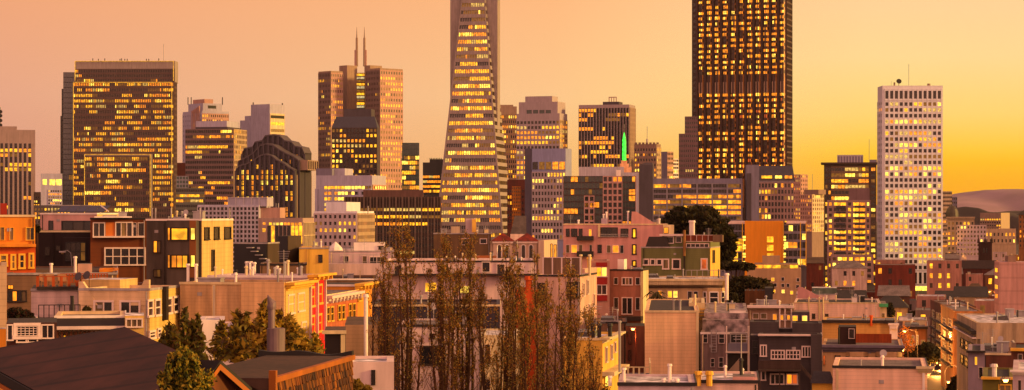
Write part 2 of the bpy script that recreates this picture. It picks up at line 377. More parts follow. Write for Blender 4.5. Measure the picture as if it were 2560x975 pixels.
GOLDL = C('gold_light_string', (0.3, 0.2, 0.05), 0.5, emit=(1.0, 0.45, 0.03), es=0.75)
# ================================================================== SETTING
def sheet(name, xs, ys, zf, mt, dz=0):
    b = MB()
    nx = len(xs)
    for y in ys:
        for x in xs: b.v.append((x, y, zf(x, y)+dz))
    k = b.m(mt)
    for j in range(len(ys)-1):
        for i in range(nx-1):
            a = j*nx+i; b.f.append((a, a+1, a+nx+1, a+nx)); b.mi.append(k)
    return tag(b.build(name, smooth=True), None, None, kind='structure')
sheet('ground', [-9000,-3000,-1000,-400]+list(range(-200, 201, 8))+[400,1000,3000,9000], [-100,-20,20,40,60,80]+list(range(100, 520, 10))+[560,600,700,800,900,1000,1100,1200,1300,1400,1600,1900,2200,2500,3500,6000,12000,30000],
      gz, C('city_ground', (0.09, 0.075, 0.07), 0.95, 0.35, 'gravel', 0.1))
ASPH = C('asphalt', (0.05, 0.045, 0.045), 0.7, 0.2); KERB = C('kerb_concrete', (0.35, 0.32, 0.3), 0.8, 0.2)
def road(pts, w, name='road'):
    """asphalt ribbon with raised pavements and a centre line"""
    def strip(nm, o0, o1, dz, mt, hh=0):
        b = MB()
        for (xa, ya), (xb, yb) in zip(pts[:-1], pts[1:]):
            n = 12
            for i in range(n):
                y0 = ya+(yb-ya)*i/n; y1 = ya+(yb-ya)*(i+1)/n; x0 = xa+(xb-xa)*i/n; x1 = xa+(xb-xa)*(i+1)/n
                q = [(x0+o0, y0), (x0+o1, y0), (x1+o1, y1), (x1+o0, y1)]
                top = [(a, c, gz(a, c)+dz) for a, c in q]
                if hh: b.hexa([(a, c, gz(a, c)-.05) for a, c in q]+top, mt)
                else: b.face(top, mt)
        tag(b.build(nm), None, None, kind='structure')
    strip(name, -w/2, w/2, .03, ASPH)
    strip('pavement', -w/2-2.4, -w/2, .16, KERB, 1); strip('pavement', w/2, w/2+2.4, .16, KERB, 1)
    strip('centre_line', -.08, .08, .036, CREAM)
road([(47, 245), (66, 330), (92, 500)], 8.5, 'side_street')
road([(118, 560), (126, 900), (134, 1150)], 12, 'downtown_street')
# hills on the horizon
HILL = C('far_hill', (0.34, 0.24, 0.32), 1.0, 0.15, sc_=0.002); HILL2 = C('near_hill', (0.07, 0.05, 0.05), 1.0, 0.25, sc_=0.004)  # far hill's pale mauve has distance haze put into the colour
def hill(D, prof, mt, depth, name='hill'):
    """a ridge running away from the viewer: profile along x, rounded across y"""
    b = MB(); xs = [p[0] for p in prof]; X = np.linspace(xs[0], xs[-1], 70); Y = np.interp(X, xs, [p[1] for p in prof])
    ny = 13; rr = random.Random(3); wob = [rr.uniform(-.5, .5) for _ in X]
    k = b.m(mt); base = gz(300, D)
    for j in range(ny):
        q = j/(ny-1)*math.pi; yy = D+depth*(0.5-0.5*math.cos(q))-depth/2
        for i, x in enumerate(X):
            zt = CZ-(Y[i]+wob[i]-HY)/F*D
            b.v.append(((x-1280)/F*D, yy+math.sin(i*.4)*depth*.05, base-20+max(0, (zt-base+20))*math.sin(q)))
    n = len(X)
    for j in range(ny-1):
        for i in range(n-1): a = j*n+i; b.f.append((a, a+1, a+n+1, a+n)); b.mi.append(k)
    tag(b.build(name, smooth=True), None, None, kind='structure')
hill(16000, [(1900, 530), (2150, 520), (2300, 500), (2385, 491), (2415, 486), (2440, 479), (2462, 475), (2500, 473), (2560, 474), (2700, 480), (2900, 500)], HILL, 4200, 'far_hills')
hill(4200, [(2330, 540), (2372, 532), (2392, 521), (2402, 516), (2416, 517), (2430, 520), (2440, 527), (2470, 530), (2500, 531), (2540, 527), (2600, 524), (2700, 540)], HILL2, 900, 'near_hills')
# ================================================================== DOWNTOWN
GREYV = C('grey_concrete', (0.27, 0.26, 0.34), 0.8, 0.1); GREYL = C('pale_grey_concrete', (0.48, 0.47, 0.58), 0.8, 0.1)
TAN = C('tan_granite', (0.38, 0.29, 0.24), 0.75, 0.1); DARKST = C('dark_granite', (0.115, 0.10, 0.125), 0.6, 0.12)
BROWN = C('dark_brown_steel', (0.075, 0.045, 0.045), 0.6, 0.12); BLUEG = C('blue_grey_panel', (0.34, 0.36, 0.52), 0.6, 0.08)
WHTC = C('white_precast', (0.70, 0.70, 0.76), 0.75, 0.06); QUARTZ = C('quartz_precast', (0.40, 0.35, 0.34), 0.8, 0.12)
PINKB = C('pink_precast', (0.52, 0.36, 0.32), 0.8, 0.1); SLATE = C('slate_blue', (0.09, 0.09, 0.13), 0.6, 0.1)
BLKG = C('black_cladding', (0.03, 0.03, 0.045), 0.4, 0.15); BEIGE = C('beige_stone', (0.50, 0.40, 0.30), 0.8, 0.12)
CORE = C('core_wall', (0.085, 0.072, 0.085), 0.6, 0.1)
def mast(v, X, Y0, Y1, r=0.25, back=6, mt=None, name='mast'):
    return tubeof(v, X, Y0, Y1, r, mt or GAL, name, back, 6, cap=False)
# T1 white ribbed tower, left edge
v = B('office_tower', 'pale tower with tall white vertical ribs at the far left edge', 'office tower', -70, 88, None, 1100, 3, 325, C('ribbed_concrete', (.36, .29, .30), .8, .08), par=.5, depth=20)
v.grid('A', 12, nf=17, Yt=358, Yb=560, mode='column', pf=.42, sf=.3, dep=.9, lit=.22, X0=-60, X1=80, sdep=.1, ms=DARKST)
p_ = v.sub(-70, 42, 316, 3, 12); mast(v, 1, 268, 325, .35)
for yy in (278, 288, 300, 312):
    t_, z_ = v.uv('A', 1, yy); q = MB(); q.tube([(v.x0+t_, 6.5, z_), (v.x0+t_, 5.4, z_)], [.9, .9], DRK, 10); q.build('dish_antenna', v.root)
# T2 low block with floodlit top floor
v = B('office_building', 'low grey block with three blazing lit windows at its top', 'office building', 102, 156, None, 1000, 4, 434, GREYL, par=.4, depth=18)
v.win('A', 107, 448, 117, 462, 'b'); v.win('A', 124, 448, 138, 463, 'b'); v.win('A', 140, 448, 154, 463, 'b')
v.grid('A', 6, fp=8, Yt=474, Yb=520, mode='cell', pf=.3, sf=.4, lit=.6, X0=120, X1=154, dep=.2)
v = B('office_building', 'small brown block half hidden left of the block with blazing lit windows', 'office building', 84, 104, None, 1050, 4, 480, BROWN, depth=14)
v.grid('A', 4, fp=9, Yt=490, Yb=545, mode='cell', pf=.4, sf=.5, lit=.2, dep=.2)
v = B('office_building', 'dark low office block with scattered yellow windows behind the pink modern house', 'office building', 85, 200, None, 700, 3, 513, DARKST, depth=16)
v.grid('A', 14, fp=10.5, Yt=518, Yb=560, mode='band', pf=.45, sf=.45, lit=.35, dep=.2)
# T3 stepped glass tower
v = B('glass_tower', 'stepped blue-grey glass tower close behind the big slab outlined in lights', 'office tower', 158, 215, None, 1620, 8, 181, BLKG, depth=40)
v.grid('A', 12, fp=13, Yb=540, mode='band', pf=.06, sf=.12, lit=.05, dep=.15, lits=[L3, L5, L1], m_=BLKG, glass=C('blue_glass', (0.05, 0.06, 0.10), .15, .3, spec=.8))
w2 = v.sub(154, 170, 222, 4, 30, 0); w3 = v.sub(151, 170, 290, 7, 26, 0)
for q in (w2, w3): q.grid('A', 3, fp=13, Yb=540, mode='band', pf=.08, sf=.12, lit=.04, dep=.15, m_=BLKG)
# T4 slab outlined in gold lights
v = B('office_tower', 'huge brown slab tower with rows of yellow windows and its edges outlined in gold lights', 'office tower', 184, 434, 441, 1500, 2, 204, QUARTZ, par=.5, width=None)
v.grid('A', 58, fp=13.8, Yb=560, mode='band', pf=.44, sf=.46, dep=.5, lit=.72, var=.2, m_=C('brown_precast', (0.18, 0.13, 0.125), .8, .1), cluster=.8)
v.grid('B', 10, fp=13.8, Yb=560, mode='band', pf=.36, sf=.40, dep=.5, lit=.1, m_=C('brown_precast'))
up = v.sub(188, 437, 152, 3, 12, name='upper_block', z0=v.z1-.5, roof=ROOF)
up.grid('A', 58, fp=13.8, Yt=172, mode='band', pf=.36, sf=.42, dep=.5, lit=.16, var=.12, m_=C('brown_precast'))
stp = v.sub(212, 378, 385, -4, 3.9, 0, name='lower_step', roof=ROOF)
stp.grid('A', 38, fp=13.8, Yt=390, Yb=560, mode='band', pf=.36, sf=.40, dep=.4, lit=.62, m_=C('brown_precast'))
def strings(vol, segs):
    for (X0, Y0, X1, Y1) in segs:
        b = MB(); u0, za = vol.uv('A', X0, Y0); u1, zb_ = vol.uv('A', X1, Y1); b.tube([vol.p3('A', u0, .75, za), vol.p3('A', u1, .75, zb_)], .22, GOLDL, 4); b.build('light_string', vol.root)
strings(v, [(184, 206, 184, 545), (184, 206, 430, 206), (430, 206, 430, 545)]); strings(up, [(188, 153, 436, 153), (188, 153, 188, 202), (434, 153, 434, 202)]); strings(stp, [(212, 386, 378, 386), (212, 386, 212, 540), (376, 386, 376, 540)])
mast(up, 409, 110, 152, .16, 3); 
for X in (232, 246, 262, 300, 304, 312, 318, 366, 372, 397): mast(up, X, 147-(X % 3), 153, .3, 2.5, DRK, 'roof_antenna')
# T5 stepped art-deco revival tower
v = B('office_tower', 'stepped tower with pink sunlit right side and fluted corner, tallest behind the banded block', 'office tower', 457, 505, 572, 1750, 52, 277, GREYL, par=0)
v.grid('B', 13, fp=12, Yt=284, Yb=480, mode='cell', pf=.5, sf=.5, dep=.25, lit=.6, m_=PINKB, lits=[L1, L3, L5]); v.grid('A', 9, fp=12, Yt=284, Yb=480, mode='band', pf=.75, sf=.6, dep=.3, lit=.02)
t = Vol(v.root, v.x0+5, v.x1-2, v.y0+2, v.y1-5, v.z1, v.z1+6, GREYL, ROOF, name='setback'); t2 = Vol(v.root, t.x0+2, t.x1-3, t.y0+3, t.y1-6, t.z1, t.z1+3.4, PINKB, ROOF, name='setback')
t.win('B', 520, 264, 540, 271, 'd', DRK)
for i in range(6): q = MB(); q.box(v.x1-3-i*2.2, v.y0-.8, v.z1-28, v.x1-3.9-i*2.2, v.y0+.1, v.z1+4-i*.7, PINKB); q.build('flute', v.root)
for X in (470, 478, 556): mast(v, X, 243, 262, .35, 8, DRK, 'roof_antenna')
# T6 horizontally banded block
v = B('office_tower', 'grey block with dark and pale horizontal bands and a golden right side', 'office tower', 464, 584, 616, 1300, 12, 322, GREYL, par=0)
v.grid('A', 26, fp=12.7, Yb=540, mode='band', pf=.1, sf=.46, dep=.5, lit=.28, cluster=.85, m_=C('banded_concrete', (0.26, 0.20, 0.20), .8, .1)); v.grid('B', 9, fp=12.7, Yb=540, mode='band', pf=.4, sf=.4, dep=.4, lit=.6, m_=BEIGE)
t = v.sub(490, 567, 302, 5, 22); t = v.sub(489, 569, 317, 3, 24, name='plant_level', wall=DARKST)
# T7 pale sloped tower
v = B('office_tower', 'smooth pale tower with a blank grey front and a white banded right side', 'office tower', 628, 675, 711, 1550, 38, 260, GREYL, par=.3)
v.grid('B', 1, fp=17, Yt=284, Yb=420, mode='band', pf=.05, sf=.55, dep=.3, lit=.8, m_=CREAM, lits=[L3, L5, L1]); v.grid('A', 16, nf=1, Yb=420, mode='column', pf=.85, sf=.1, dep=.3, lit=0, glass=GREYL)
t = v.sub(600, 640, 300, 6, 18, 0, name='lower_wing', wall=GREYL); t2 = v.sub(612, 640, 289, 8, 14, 0, name='lower_wing', wall=GREYL); mast(v, 633, 256, 262, .4, 4, DRK); mast(v, 706, 258, 262, .4, 4, DRK)
# T8 dark tower with stepped gabled crown
v = B('office_tower', 'dark granite tower crowned by nested stepped gables', 'office tower', 590, 736, 777, 1100, 14, 425, DARKST, par=0)
v.grid('B', 9, nf=9, Yt=438, Yb=560, mode='column', pf=.45, sf=.35, dep=.5, lit=.1, m_=TAN)
def gable(X0, X1, prof, back, depth, Yb=425, lit=.4, nb=12):
    """stepped gable slab: prof = px outline of its top"""
    t = Vol.__new__(Vol); t.root = v.root; t.y0 = back; t.x0 = 0; t.x1 = 0
    pxs = [p[0] for p in prof]; pys = [p[1] for p in prof]; st = []; ns_ = 11
    for i in range(ns_):
        xa = pxs[0]+(pxs[-1]-pxs[0])*i/ns_; xb = pxs[0]+(pxs[-1]-pxs[0])*(i+1)/ns_; yy = float(np.interp((xa+xb)/2, pxs, pys)); d_ = (xb-xa)*.04; st += [(xa+d_, yy), (xb-d_, yy)]
    pts = [t.uv('A', X, Y) for X, Y in prof]; b = MB(); zb_ = v.z1-40
    n = len(pts)
    for (xa, za), (xb, zb2) in zip(pts[:-1], pts[1:]):
        b.hexa([(xa,back,zb_),(xb,back,zb_),(xb,back+depth,zb_),(xa,back+depth,zb_),(xa,back,za),(xb,back,zb2),(xb,back+depth,zb2),(xa,back+depth,za)], CORE)
        b.hexa([(xa,back-.75,za-.7),(xb,back-.75,zb2-.7),(xb,back+depth+.2,zb2-.7),(xa,back+depth+.2,za-.7),(xa,back-.75,za),(xb,back-.75,zb2),(xb,back+depth+.2,zb2+.1),(xa,back+depth+.2,za+.1)], C('crown_granite', (.14,.12,.14), .6, .1))
    xs = [p[0] for p in pts]; zs = [p[1] for p in pts]
    for i in range(nb*3+1):
        x = xs[0]+(xs[-1]-xs[0])*i/(nb*3); zt = float(np.interp(x, xs, zs))-.6; big = i % 3 == 0; h_ = .5 if big else .09
        b.box(x-h_, back-(.7 if big else .35), zb_, x+h_, back, zt, DARKST)
    b.build('gable', v.root)
    # window rows inside
    z = zb_+2
    j = 0
    while z < max(zs)-5:
        k = MB(); p = min(.9, max(0, lit+rnd.gauss(0, .25))); on = False
        for i in range(nb*3):
            a = xs[0]+(xs[-1]-xs[0])*(i+.2)/(nb*3); c = xs[0]+(xs[-1]-xs[0])*(i+.8)/(nb*3)
            if i % 3 == 0: on = rnd.random() < p; mt = rnd.choice([L1, L1, L3, L2])
            if float(np.interp((a+c)/2, xs, zs)) < z+4.5: continue
            k.face([(a,back-.04,z),(c,back-.04,z),(c,back-.04,z+2),(a,back-.04,z+2)], mt if on else GD)
        if k.f: k.build('window_band', v.root)
        z += 13.3/F*1100; j += 1
gable(590, 736, [(590, 424), (600, 412), (618, 408), (640, 396), (650, 388), (664, 384), (680, 388), (692, 398), (712, 408), (722, 417), (736, 424)], -3.5, 3.5, lit=.55)
gable(598, 748, [(597, 402), (612, 394), (630, 384), (642, 373), (652, 362), (666, 358), (684, 362), (700, 373), (718, 383), (735, 390), (748, 400)], 4, 8, lit=.15)
gable(606, 762, [(606, 382), (612, 370), (632, 366), (638, 354), (656, 350), (664, 338), (684, 335), (700, 338), (712, 350), (730, 354), (738, 364), (756, 368), (762, 382)], 13, 10, lit=.0)
t = v.sub(722, 768, 400, 5, 16, z0=v.z1, name='side_setback', wall=TAN); t.grid('B', 5, nf=1, mode='column', pf=.4, sf=.2, dep=.3, lit=0)
# T9
v = B('office_building', 'low office block with green-grey bands right of the slab outlined in lights', 'office building', 440, 512, None, 950, 5, 470, GREYV, depth=20)
v.grid('A', 16, fp=13, Yb=560, mode='band', pf=.1, sf=.5, dep=.4, lit=.4, m_=C('greenish_concrete', (0.17, 0.17, 0.17), .8, .1)); t = v.sub(441, 471, 440, 2, 10)
t.grid('A', 4, nf=3, mode='cell', pf=.2, sf=.3, dep=.2, lit=0, glass=GT)
v = B('office_building', 'small dark red tower peeping between the light-outlined slab and the banded block', 'office tower', 437, 470, None, 1700, 5, 407, C('dark_red_brick', (0.13, 0.03, 0.03), .8, .2), depth=20)
# T10
v = B('office_building', 'pale concrete block with a deep grid of dark square windows', 'office building', 494, 648, 676, 700, 6, 512, GREYL, par=.5)
v.grid('A', 16, fp=11.2, Yt=516, mode='cell', pf=.36, sf=.38, dep=.6, lit=.08, m_=C('lilac_concrete', (0.50, 0.47, 0.55), .8, .12))
t = v.sub(570, 668, 493, 1, 9, name='roof_block', wall=C('lilac_concrete')); t.grid('A', 5, nf=1, mode='cell', pf=.16, sf=.2, dep=.35, lit=0, glass=GREYL, corner=False)
t = v.sub(650, 700, 519, 2, 8, z0=0, name='side_wing', wall=PINKB)
for i, X in enumerate((665, 672, 690, 696)): mast(v, X, 508, 520, .12, 4)
# T11
v = B('office_building', 'low civic block with tall dark windows and a lit strip beneath its flat roof', 'office building', 646, 757, 785, 560, 9, 545, C('pink_stone', (0.46, 0.36, 0.33), .8, .12), par=.5)
v.grid('A', 9, nf=1, Yt=556, Yb=563, mode='cell', pf=.2, sf=.1, dep=.25, lit=.95, X0=672, X1=755, cluster=1); v.grid('A', 9, nf=1, Yt=563, Yb=610, mode='cell', pf=.16, sf=.04, dep=.25, lit=.1, X0=668, X1=757)
v.grid('B', 9, nf=2, Yt=556, Yb=620, mode='column', pf=.25, sf=.05, dep=.3, lit=.25, m_=CREAM, glass=C('bronze_glass', (0.10, 0.06, 0.03), .3, .3)); v.win('A', 657, 556, 664, 562, 'a'); v.win('A', 656, 571, 664, 580, 'l')
# T12
v = B('office_building', 'six-storey white block with square windows and a golden striped right side', 'office building', 785, 893, 935, 600, 14, 528, WHTC, par=.5)
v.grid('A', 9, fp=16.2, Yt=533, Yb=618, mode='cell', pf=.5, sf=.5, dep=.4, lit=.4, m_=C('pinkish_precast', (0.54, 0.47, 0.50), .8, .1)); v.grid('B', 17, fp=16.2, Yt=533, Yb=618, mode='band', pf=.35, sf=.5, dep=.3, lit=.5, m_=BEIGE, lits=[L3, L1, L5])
t = v.sub(815, 866, 505, 4, 12, name='roof_block'); mast(v, 920, 515, 535, .15, 6)
# T13
v = B('office_building', 'grey office block with blank upper walls and lit ribbons, right of the gabled crown tower', 'office building', 790, 930, 965, 850, 14, 438, GREYL, par=.5)
t = v.sub(790, 830, 421, 4, 14, z0=0, name='stair_tower', wall=GREYV); t = v.sub(830, 862, 421, 7, 10, wall=GREYL)
v.grid('A', 14, fp=14.3, Yt=462, Yb=560, mode='band', pf=.08, sf=.45, dep=.6, lit=.75, X0=811, m_=GREYL, cluster=.9)
q = MB(); u0, _ = v.uv('A', 834, HY); u1, _ = v.uv('A', 901, HY)
for u in (0.4, u0, u1, v.W('A')-.6): v.fbox(q, 'A', u-.5, u+.5, .3, 1.0, 0, v.z1-5, GREYL)
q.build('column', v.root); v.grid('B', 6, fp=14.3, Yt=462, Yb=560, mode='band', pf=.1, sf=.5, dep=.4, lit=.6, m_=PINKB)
# T14 twin-spired tower
v = B('twin_tower', 'twin-towered skyscraper with two needle spires and a glass bridge between its wings', 'skyscraper', 796, 827, 857, 1600, 47, 177, TAN, par=0)
TW = TAN
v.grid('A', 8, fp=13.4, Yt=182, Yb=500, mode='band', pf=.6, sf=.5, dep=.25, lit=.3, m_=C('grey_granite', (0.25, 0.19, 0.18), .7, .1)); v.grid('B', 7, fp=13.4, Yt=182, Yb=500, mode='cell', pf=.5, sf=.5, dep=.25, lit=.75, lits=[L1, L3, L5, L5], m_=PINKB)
# the rest of the twin tower uses world-aligned blocks under the same root
def wvol(root, X0, X1, D, depth, Yt, z0, wall, name, th=0, roof=None):
    """an axis-aligned block (as seen from the viewer) put into the root's frame through its own child frame"""
    e = bpy.data.objects.new(name+'_frame', None)
    return None
v2r = v.root
def rotvol(root, Xl, Xc, Xr, D, Yt, wall, name):
    th = -root.rotation_euler[2]; Px = (Xc-1280)/F*D; k1 = (Xl-1280)/F; k2 = (Xr-1280)/F
    s_ = (Px-k1*D)/(math.cos(th)+k1*math.sin(th)); t_ = (k2*D-Px)/(math.sin(th)-k2*math.cos(th))
    L = root.location; dx, dy = Px-L.x, D-L.y; c, n = math.cos(-th), math.sin(-th)
    lx, ly = dx*c+dy*n, -dx*n+dy*c
    return Vol(root, lx-s_, lx, ly, ly+t_, 0, CZ-(Yt-HY)/F*D-L.z, wall, ROOF, 0, name)
rw = rotvol(v.root, 915, 950, 1007, 1598, 170, TAN, 'east_wing')
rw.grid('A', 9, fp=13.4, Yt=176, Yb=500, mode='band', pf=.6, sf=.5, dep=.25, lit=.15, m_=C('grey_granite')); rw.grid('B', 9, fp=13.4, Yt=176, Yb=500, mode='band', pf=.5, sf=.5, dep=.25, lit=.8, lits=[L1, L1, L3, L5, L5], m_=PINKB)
s1 = rotvol(v.root, 848, 868, 893, 1622, 163, TAN, 'core_shaft'); s2 = rotvol(v.root, 911, 925, 955, 1625, 163, TAN, 'core_shaft')
br = rotvol(v.root, 886, 902, 918, 1640, 182, GREYV, 'glass_bridge')
for a in (1,):
    k = MB(); L = v.root.location; th = -v.root.rotation_euler[2]
    def w2l(p): dx, dy = p[0]-L.x, p[1]-L.y; c, n = math.cos(-th), math.sin(-th); return Vector((dx*c+dy*n, -dx*n+dy*c, p[2]-L.z))
    for j in range(11):
        y0 = 184+j*8; y1 = y0+5.6
        k.face([w2l(P(891, y1, 1628)), w2l(P(911, y1, 1628)), w2l(P(911, y0, 1628)), w2l(P(891, y0, 1628))], [L1, C('pale_lit_glass', (.3, .3, .2), .4, emit=(.9, .75, .35), es=.6), L5][j % 3])
    k.build('window_band', v.root)
    k = MB(); k.hexa([w2l(P(x, y, d_)) for x, y, d_ in ((890, 274, 1629), (912, 274, 1629), (912, 274, 1640), (890, 274, 1640), (890, 182, 1629), (912, 182, 1629), (912, 182, 1640), (890, 182, 1640))], DARKST); k.build('bridge_shaft', v.root)
for X in (892, 911):
    k = MB(); sg = -1 if X < 900 else 1
    k.tube([w2l(P(X, 166, 1630)), w2l(P(X, 95, 1630)), w2l(P(X, 94, 1630)), w2l(P(X, 68, 1630))], [.9, .8, .45, .12], TAN, 6)
    k.tube([w2l(P(X+sg*3.5, 168, 1630)), w2l(P(X+sg*3.5, 125, 1630))], [.85, .8], PINKB, 4); k.build('spire', v.root)
# T15
v = B('office_tower', 'dark block with a mansard cap and bright yellow window grid, before the twin spires', 'office tower', 829, 943, 949, 1250, 6, 318, DARKST, par=0)
v.grid('A', 12, fp=13.2, Yt=320, Yb=460, mode='cell', pf=.42, sf=.42, dep=.3, lit=.55, m_=C('charcoal_brick', (0.10, 0.075, 0.075), .7, .15))
q = MB(); q.hexa([(v.x0,0,v.z1),(v.x1,0,v.z1),(v.x1,v.y1,v.z1),(v.x0,v.y1,v.z1),(v.x0+2,3,v.z1+6),(v.x1-2,3,v.z1+6),(v.x1-2,v.y1-3,v.z1+6),(v.x0+2,v.y1-3,v.z1+6)], SLATE); q.build('mansard_roof', v.root)
t = v.sub(860, 928, 272, 5, 12, z0=v.z1+6, wall=DARKST)
# T16, T17
v = B('glass_tower', 'slim teal glass tower with lit lower floors, right of the twin spires', 'office tower', 1005, 1048, None, 1500, 5, 357, C('teal_frame', (0.05, 0.09, 0.09), .4, .1), depth=25)
v.grid('A', 9, fp=12.4, Yt=388, Yb=500, mode='band', pf=.12, sf=.3, dep=.15, lit=.6, glass=GT, m_=C('teal_frame')); v.grid('A', 9, nf=2, Yt=358, Yb=388, mode='band', pf=.08, sf=.1, dep=.15, lit=0, glass=GT, m_=C('teal_frame'))
v = B('office_tower', 'black office block with bright ribbons, tucked left of the tapering pyramid tower', 'office tower', 1057, 1120, None, 1350, 5, 406, BLKG, depth=25)
v.grid('A', 12, fp=12.6, Yt=436, Yb=520, mode='band', pf=.08, sf=.5, dep=.3, lit=.75, cluster=.9, m_=BLKG); t = v.sub(1074, 1110, 398, 3, 8, wall=BLKG)
for X in range(1075, 1105, 4): mast(v, X, 395, 400, .25, 3, DRK, 'roof_antenna')
# T18
v = B('office_building', 'wide dark brown office block with slim vertical mullions, left of the tapering tower', 'office building', 862, 1102, None, 760, 3, 492, BROWN, par=.5, depth=24)
v.grid('A', 15, fp=17.2, Yt=515, Yb=640, mode='band', pf=.10, sf=.58, dep=.35, lit=.62, cluster=.85); t = v.sub(908, 1058, 475, 4, 14, wall=C('rust_cladding', (0.16, 0.09, 0.09), .7, .15))
q = MB()
for i in range(31): u = v.W('A')*i/30; w_ = .26 if i % 2 == 0 else .1; v.fbox(q, 'A', u-w_, u+w_, .3, .75, 0, v.z1, C('brown_precast'))
q.build('mullion', v.root)
# T19 tapering pyramid tower
D_ = 1300; th = R(9.5); Xc = 1254; Px = (Xc-1280)/F*D_; g = gz(Px, D_)-.5
pyr = empty('pyramid_skyscraper', (Px, D_, g), -th, 'tall tapering pyramid skyscraper with lit window rows and upright side wings', 'skyscraper')
zb_ = CZ-(560-HY)/F*D_-g; zap = CZ-(-305-HY)/F*D_-g; wb = 37.6; zc0 = 0
def half(z): return wb/2*(zap-z)/(zap-zb_)
def pc(z, u, side, w=0.0):
    """point on the leaning face: side A front, B right; u in -1..1"""
    h = half(z)
    if side == 'A': return (-wb/2+u*h, wb/2-h-w, z)
    return (-wb/2+h+w, wb/2+u*h, z)
b = MB(); zt_ = CZ-(-260-HY)/F*D_-g
h0, h1 = half(0), half(zt_)
def ringp(z, h): return [(-wb/2-h, wb/2-h, z), (-wb/2+h, wb/2-h, z), (-wb/2+h, wb/2+h, z), (-wb/2-h, wb/2+h, z)]
b.hexa(ringp(0, h0)+ringp(zt_, h1), QUARTZ); b.build('wall', pyr)
fh = 18.75/F*D_; nfl = int((zt_-2)/fh)
sp = MB()
for j in range(nfl):
    z0 = zb_-fh*6+j*fh
    if z0 < 1 or z0+fh > zt_-3: continue
    zs0, zs1 = z0+fh*.28, z0+fh*.78       # window strip
    # spandrels front & right
    for side in 'AB':
        for (za, zb2) in ((zs1, z0+fh+fh*.28),):
            sp.hexa([pc(za, -1, side, .0), pc(za, 1, side, 0), pc(za, 1, side, -.3), pc(za, -1, side, -.3), pc(zb2, -1, side, .0), pc(zb2, 1, side, 0), pc(zb2, 1, side, -.3), pc(zb2, -1, side, -.3)] if False else
                    [pc(za, -1, side, .55), pc(za, 1, side, .55), pc(za, 1, side, -.1), pc(za, -1, side, -.1), pc(zb2, -1, side, .55), pc(zb2, 1, side, .55), pc(zb2, 1, side, -.1), pc(zb2, -1, side, -.1)], QUARTZ)
    h = half(z0); n = max(4, int(2*h/1.32)); p = min(.97, max(.1, .74+rnd.gauss(0, .26)))
    k = MB(); on = rnd.random() < p
    for i in range(n):
        if rnd.random() > .75: on = rnd.random() < p; mt = rnd.choice(LITS)
        if rnd.random() < .35 or i == 0: mt = rnd.choice(LITS)
        a = (-1+2*(i+.16)/n)*.97; c = (-1+2*(i+.84)/n)*.97
        k.face([pc(zs0, a, 'A', .12), pc(zs0, c, 'A', .12), pc(zs1, c, 'A', .12), pc(zs1, a, 'A', .12)], mt if on else GD)
    k.build('window_band', pyr)
    k = MB()
    for i in range(n):
        a = (-1+2*(i+.12)/n)*.97; c = (-1+2*(i+.88)/n)*.97
        k.face([pc(zs0, a, 'B', .12), pc(zs0, c, 'B', .12), pc(zs1, c, 'B', .12), pc(zs1, a, 'B', .12)], L5 if rnd.random() < .1 else C('bronze_glass', (0.10, 0.06, 0.03), .3, .3))
    k.build('window_band', pyr)
for sgn in (-1, 1):   # corner posts
    sp.hexa([pc(0, sgn-.03, 'A', .7), pc(0, sgn+.03, 'A', .7), pc(0, sgn+.03, 'A', -.1), pc(0, sgn-.03, 'A', -.1), pc(zt_, sgn-.06, 'A', .7), pc(zt_, sgn+.06, 'A', .7), pc(zt_, sgn+.06, 'A', -.1), pc(zt_, sgn-.06, 'A', -.1)], QUARTZ)
sp.build('facade_frame', pyr)
zw0 = CZ-(300-HY)/F*D_-g; zw1 = CZ-(-120-HY)/F*D_-g; hw = 13.9
b = MB(); b.box(-wb/2-hw, wb/2-4.4, zw0-14, -wb/2, wb/2+4.4, zw1, QUARTZ); b.build('side_wing', pyr)
b = MB(); b.box(-wb/2, wb/2-4.4, zw0-14, -wb/2+hw, wb/2+4.4, zw1, QUARTZ); b.build('side_wing', pyr)
# T20-T22
v = B('office_tower', 'tan gridded tower peeping out directly right of the tapering tower', 'office tower', 1244, 1292, None, 1620, 5, 266, TAN, par=.3, depth=25)
v.grid('A', 9, fp=12.4, Yt=286, Yb=460, mode='cell', pf=.45, sf=.45, dep=.3, lit=.55, m_=C('tan_precast', (0.34, 0.24, 0.19), .8, .1)); t = v.sub(1244, 1283, 262, 3, 10)
v = B('office_tower', 'grey tower with a stepped head and four tall dark openings near its top', 'office tower', 1291, 1399, 1418, 1500, 20, 283, TAN, par=0)
GP = C('rose_grey_precast', (0.46, 0.41, 0.44), .8, .08); v.o.data.materials[0] = GP
v.grid('A', 12, fp=12, Yt=300, Yb=450, mode='band', pf=.35, sf=.42, dep=.4, lit=.6, cluster=.9, m_=GP); v.grid('B', 5, fp=12, Yt=300, Yb=450, mode='band', pf=.4, sf=.4, dep=.3, lit=.7, m_=BEIGE)
t = v.sub(1297, 1394, 254, 1.5, 16, name='setback', wall=GP); t2 = t.sub(1313, 1380, 240, 2, 12, wall=GP, name='setback')
for X in (1317, 1333, 1349, 1365): t.win('A', X, 275, X+12, 298, 't', DRK)
v = B('office_tower', 'blue-grey block with a blank top storey and square windows, right of the tapering tower', 'office tower', 1330, 1414, 1429, 1150, 18, 371, BLUEG, par=.4)
v.grid('A', 11, fp=16, Yt=429, Yb=600, mode='cell', pf=.4, sf=.42, dep=.4, lit=.42, cluster=.9, m_=C('rose_grey_precast')); v.grid('A', 5, nf=1, Yt=404, Yb=424, mode='cell', pf=.15, sf=.05, dep=.4, lit=.5, lits=[L5, L3], m_=BLUEG)
t = v.sub(1312, 1333, 371, .5, 14, z0=0, name='side_shaft', wall=C('deep_blue_grey', (0.13, 0.12, 0.17), .6, .1))
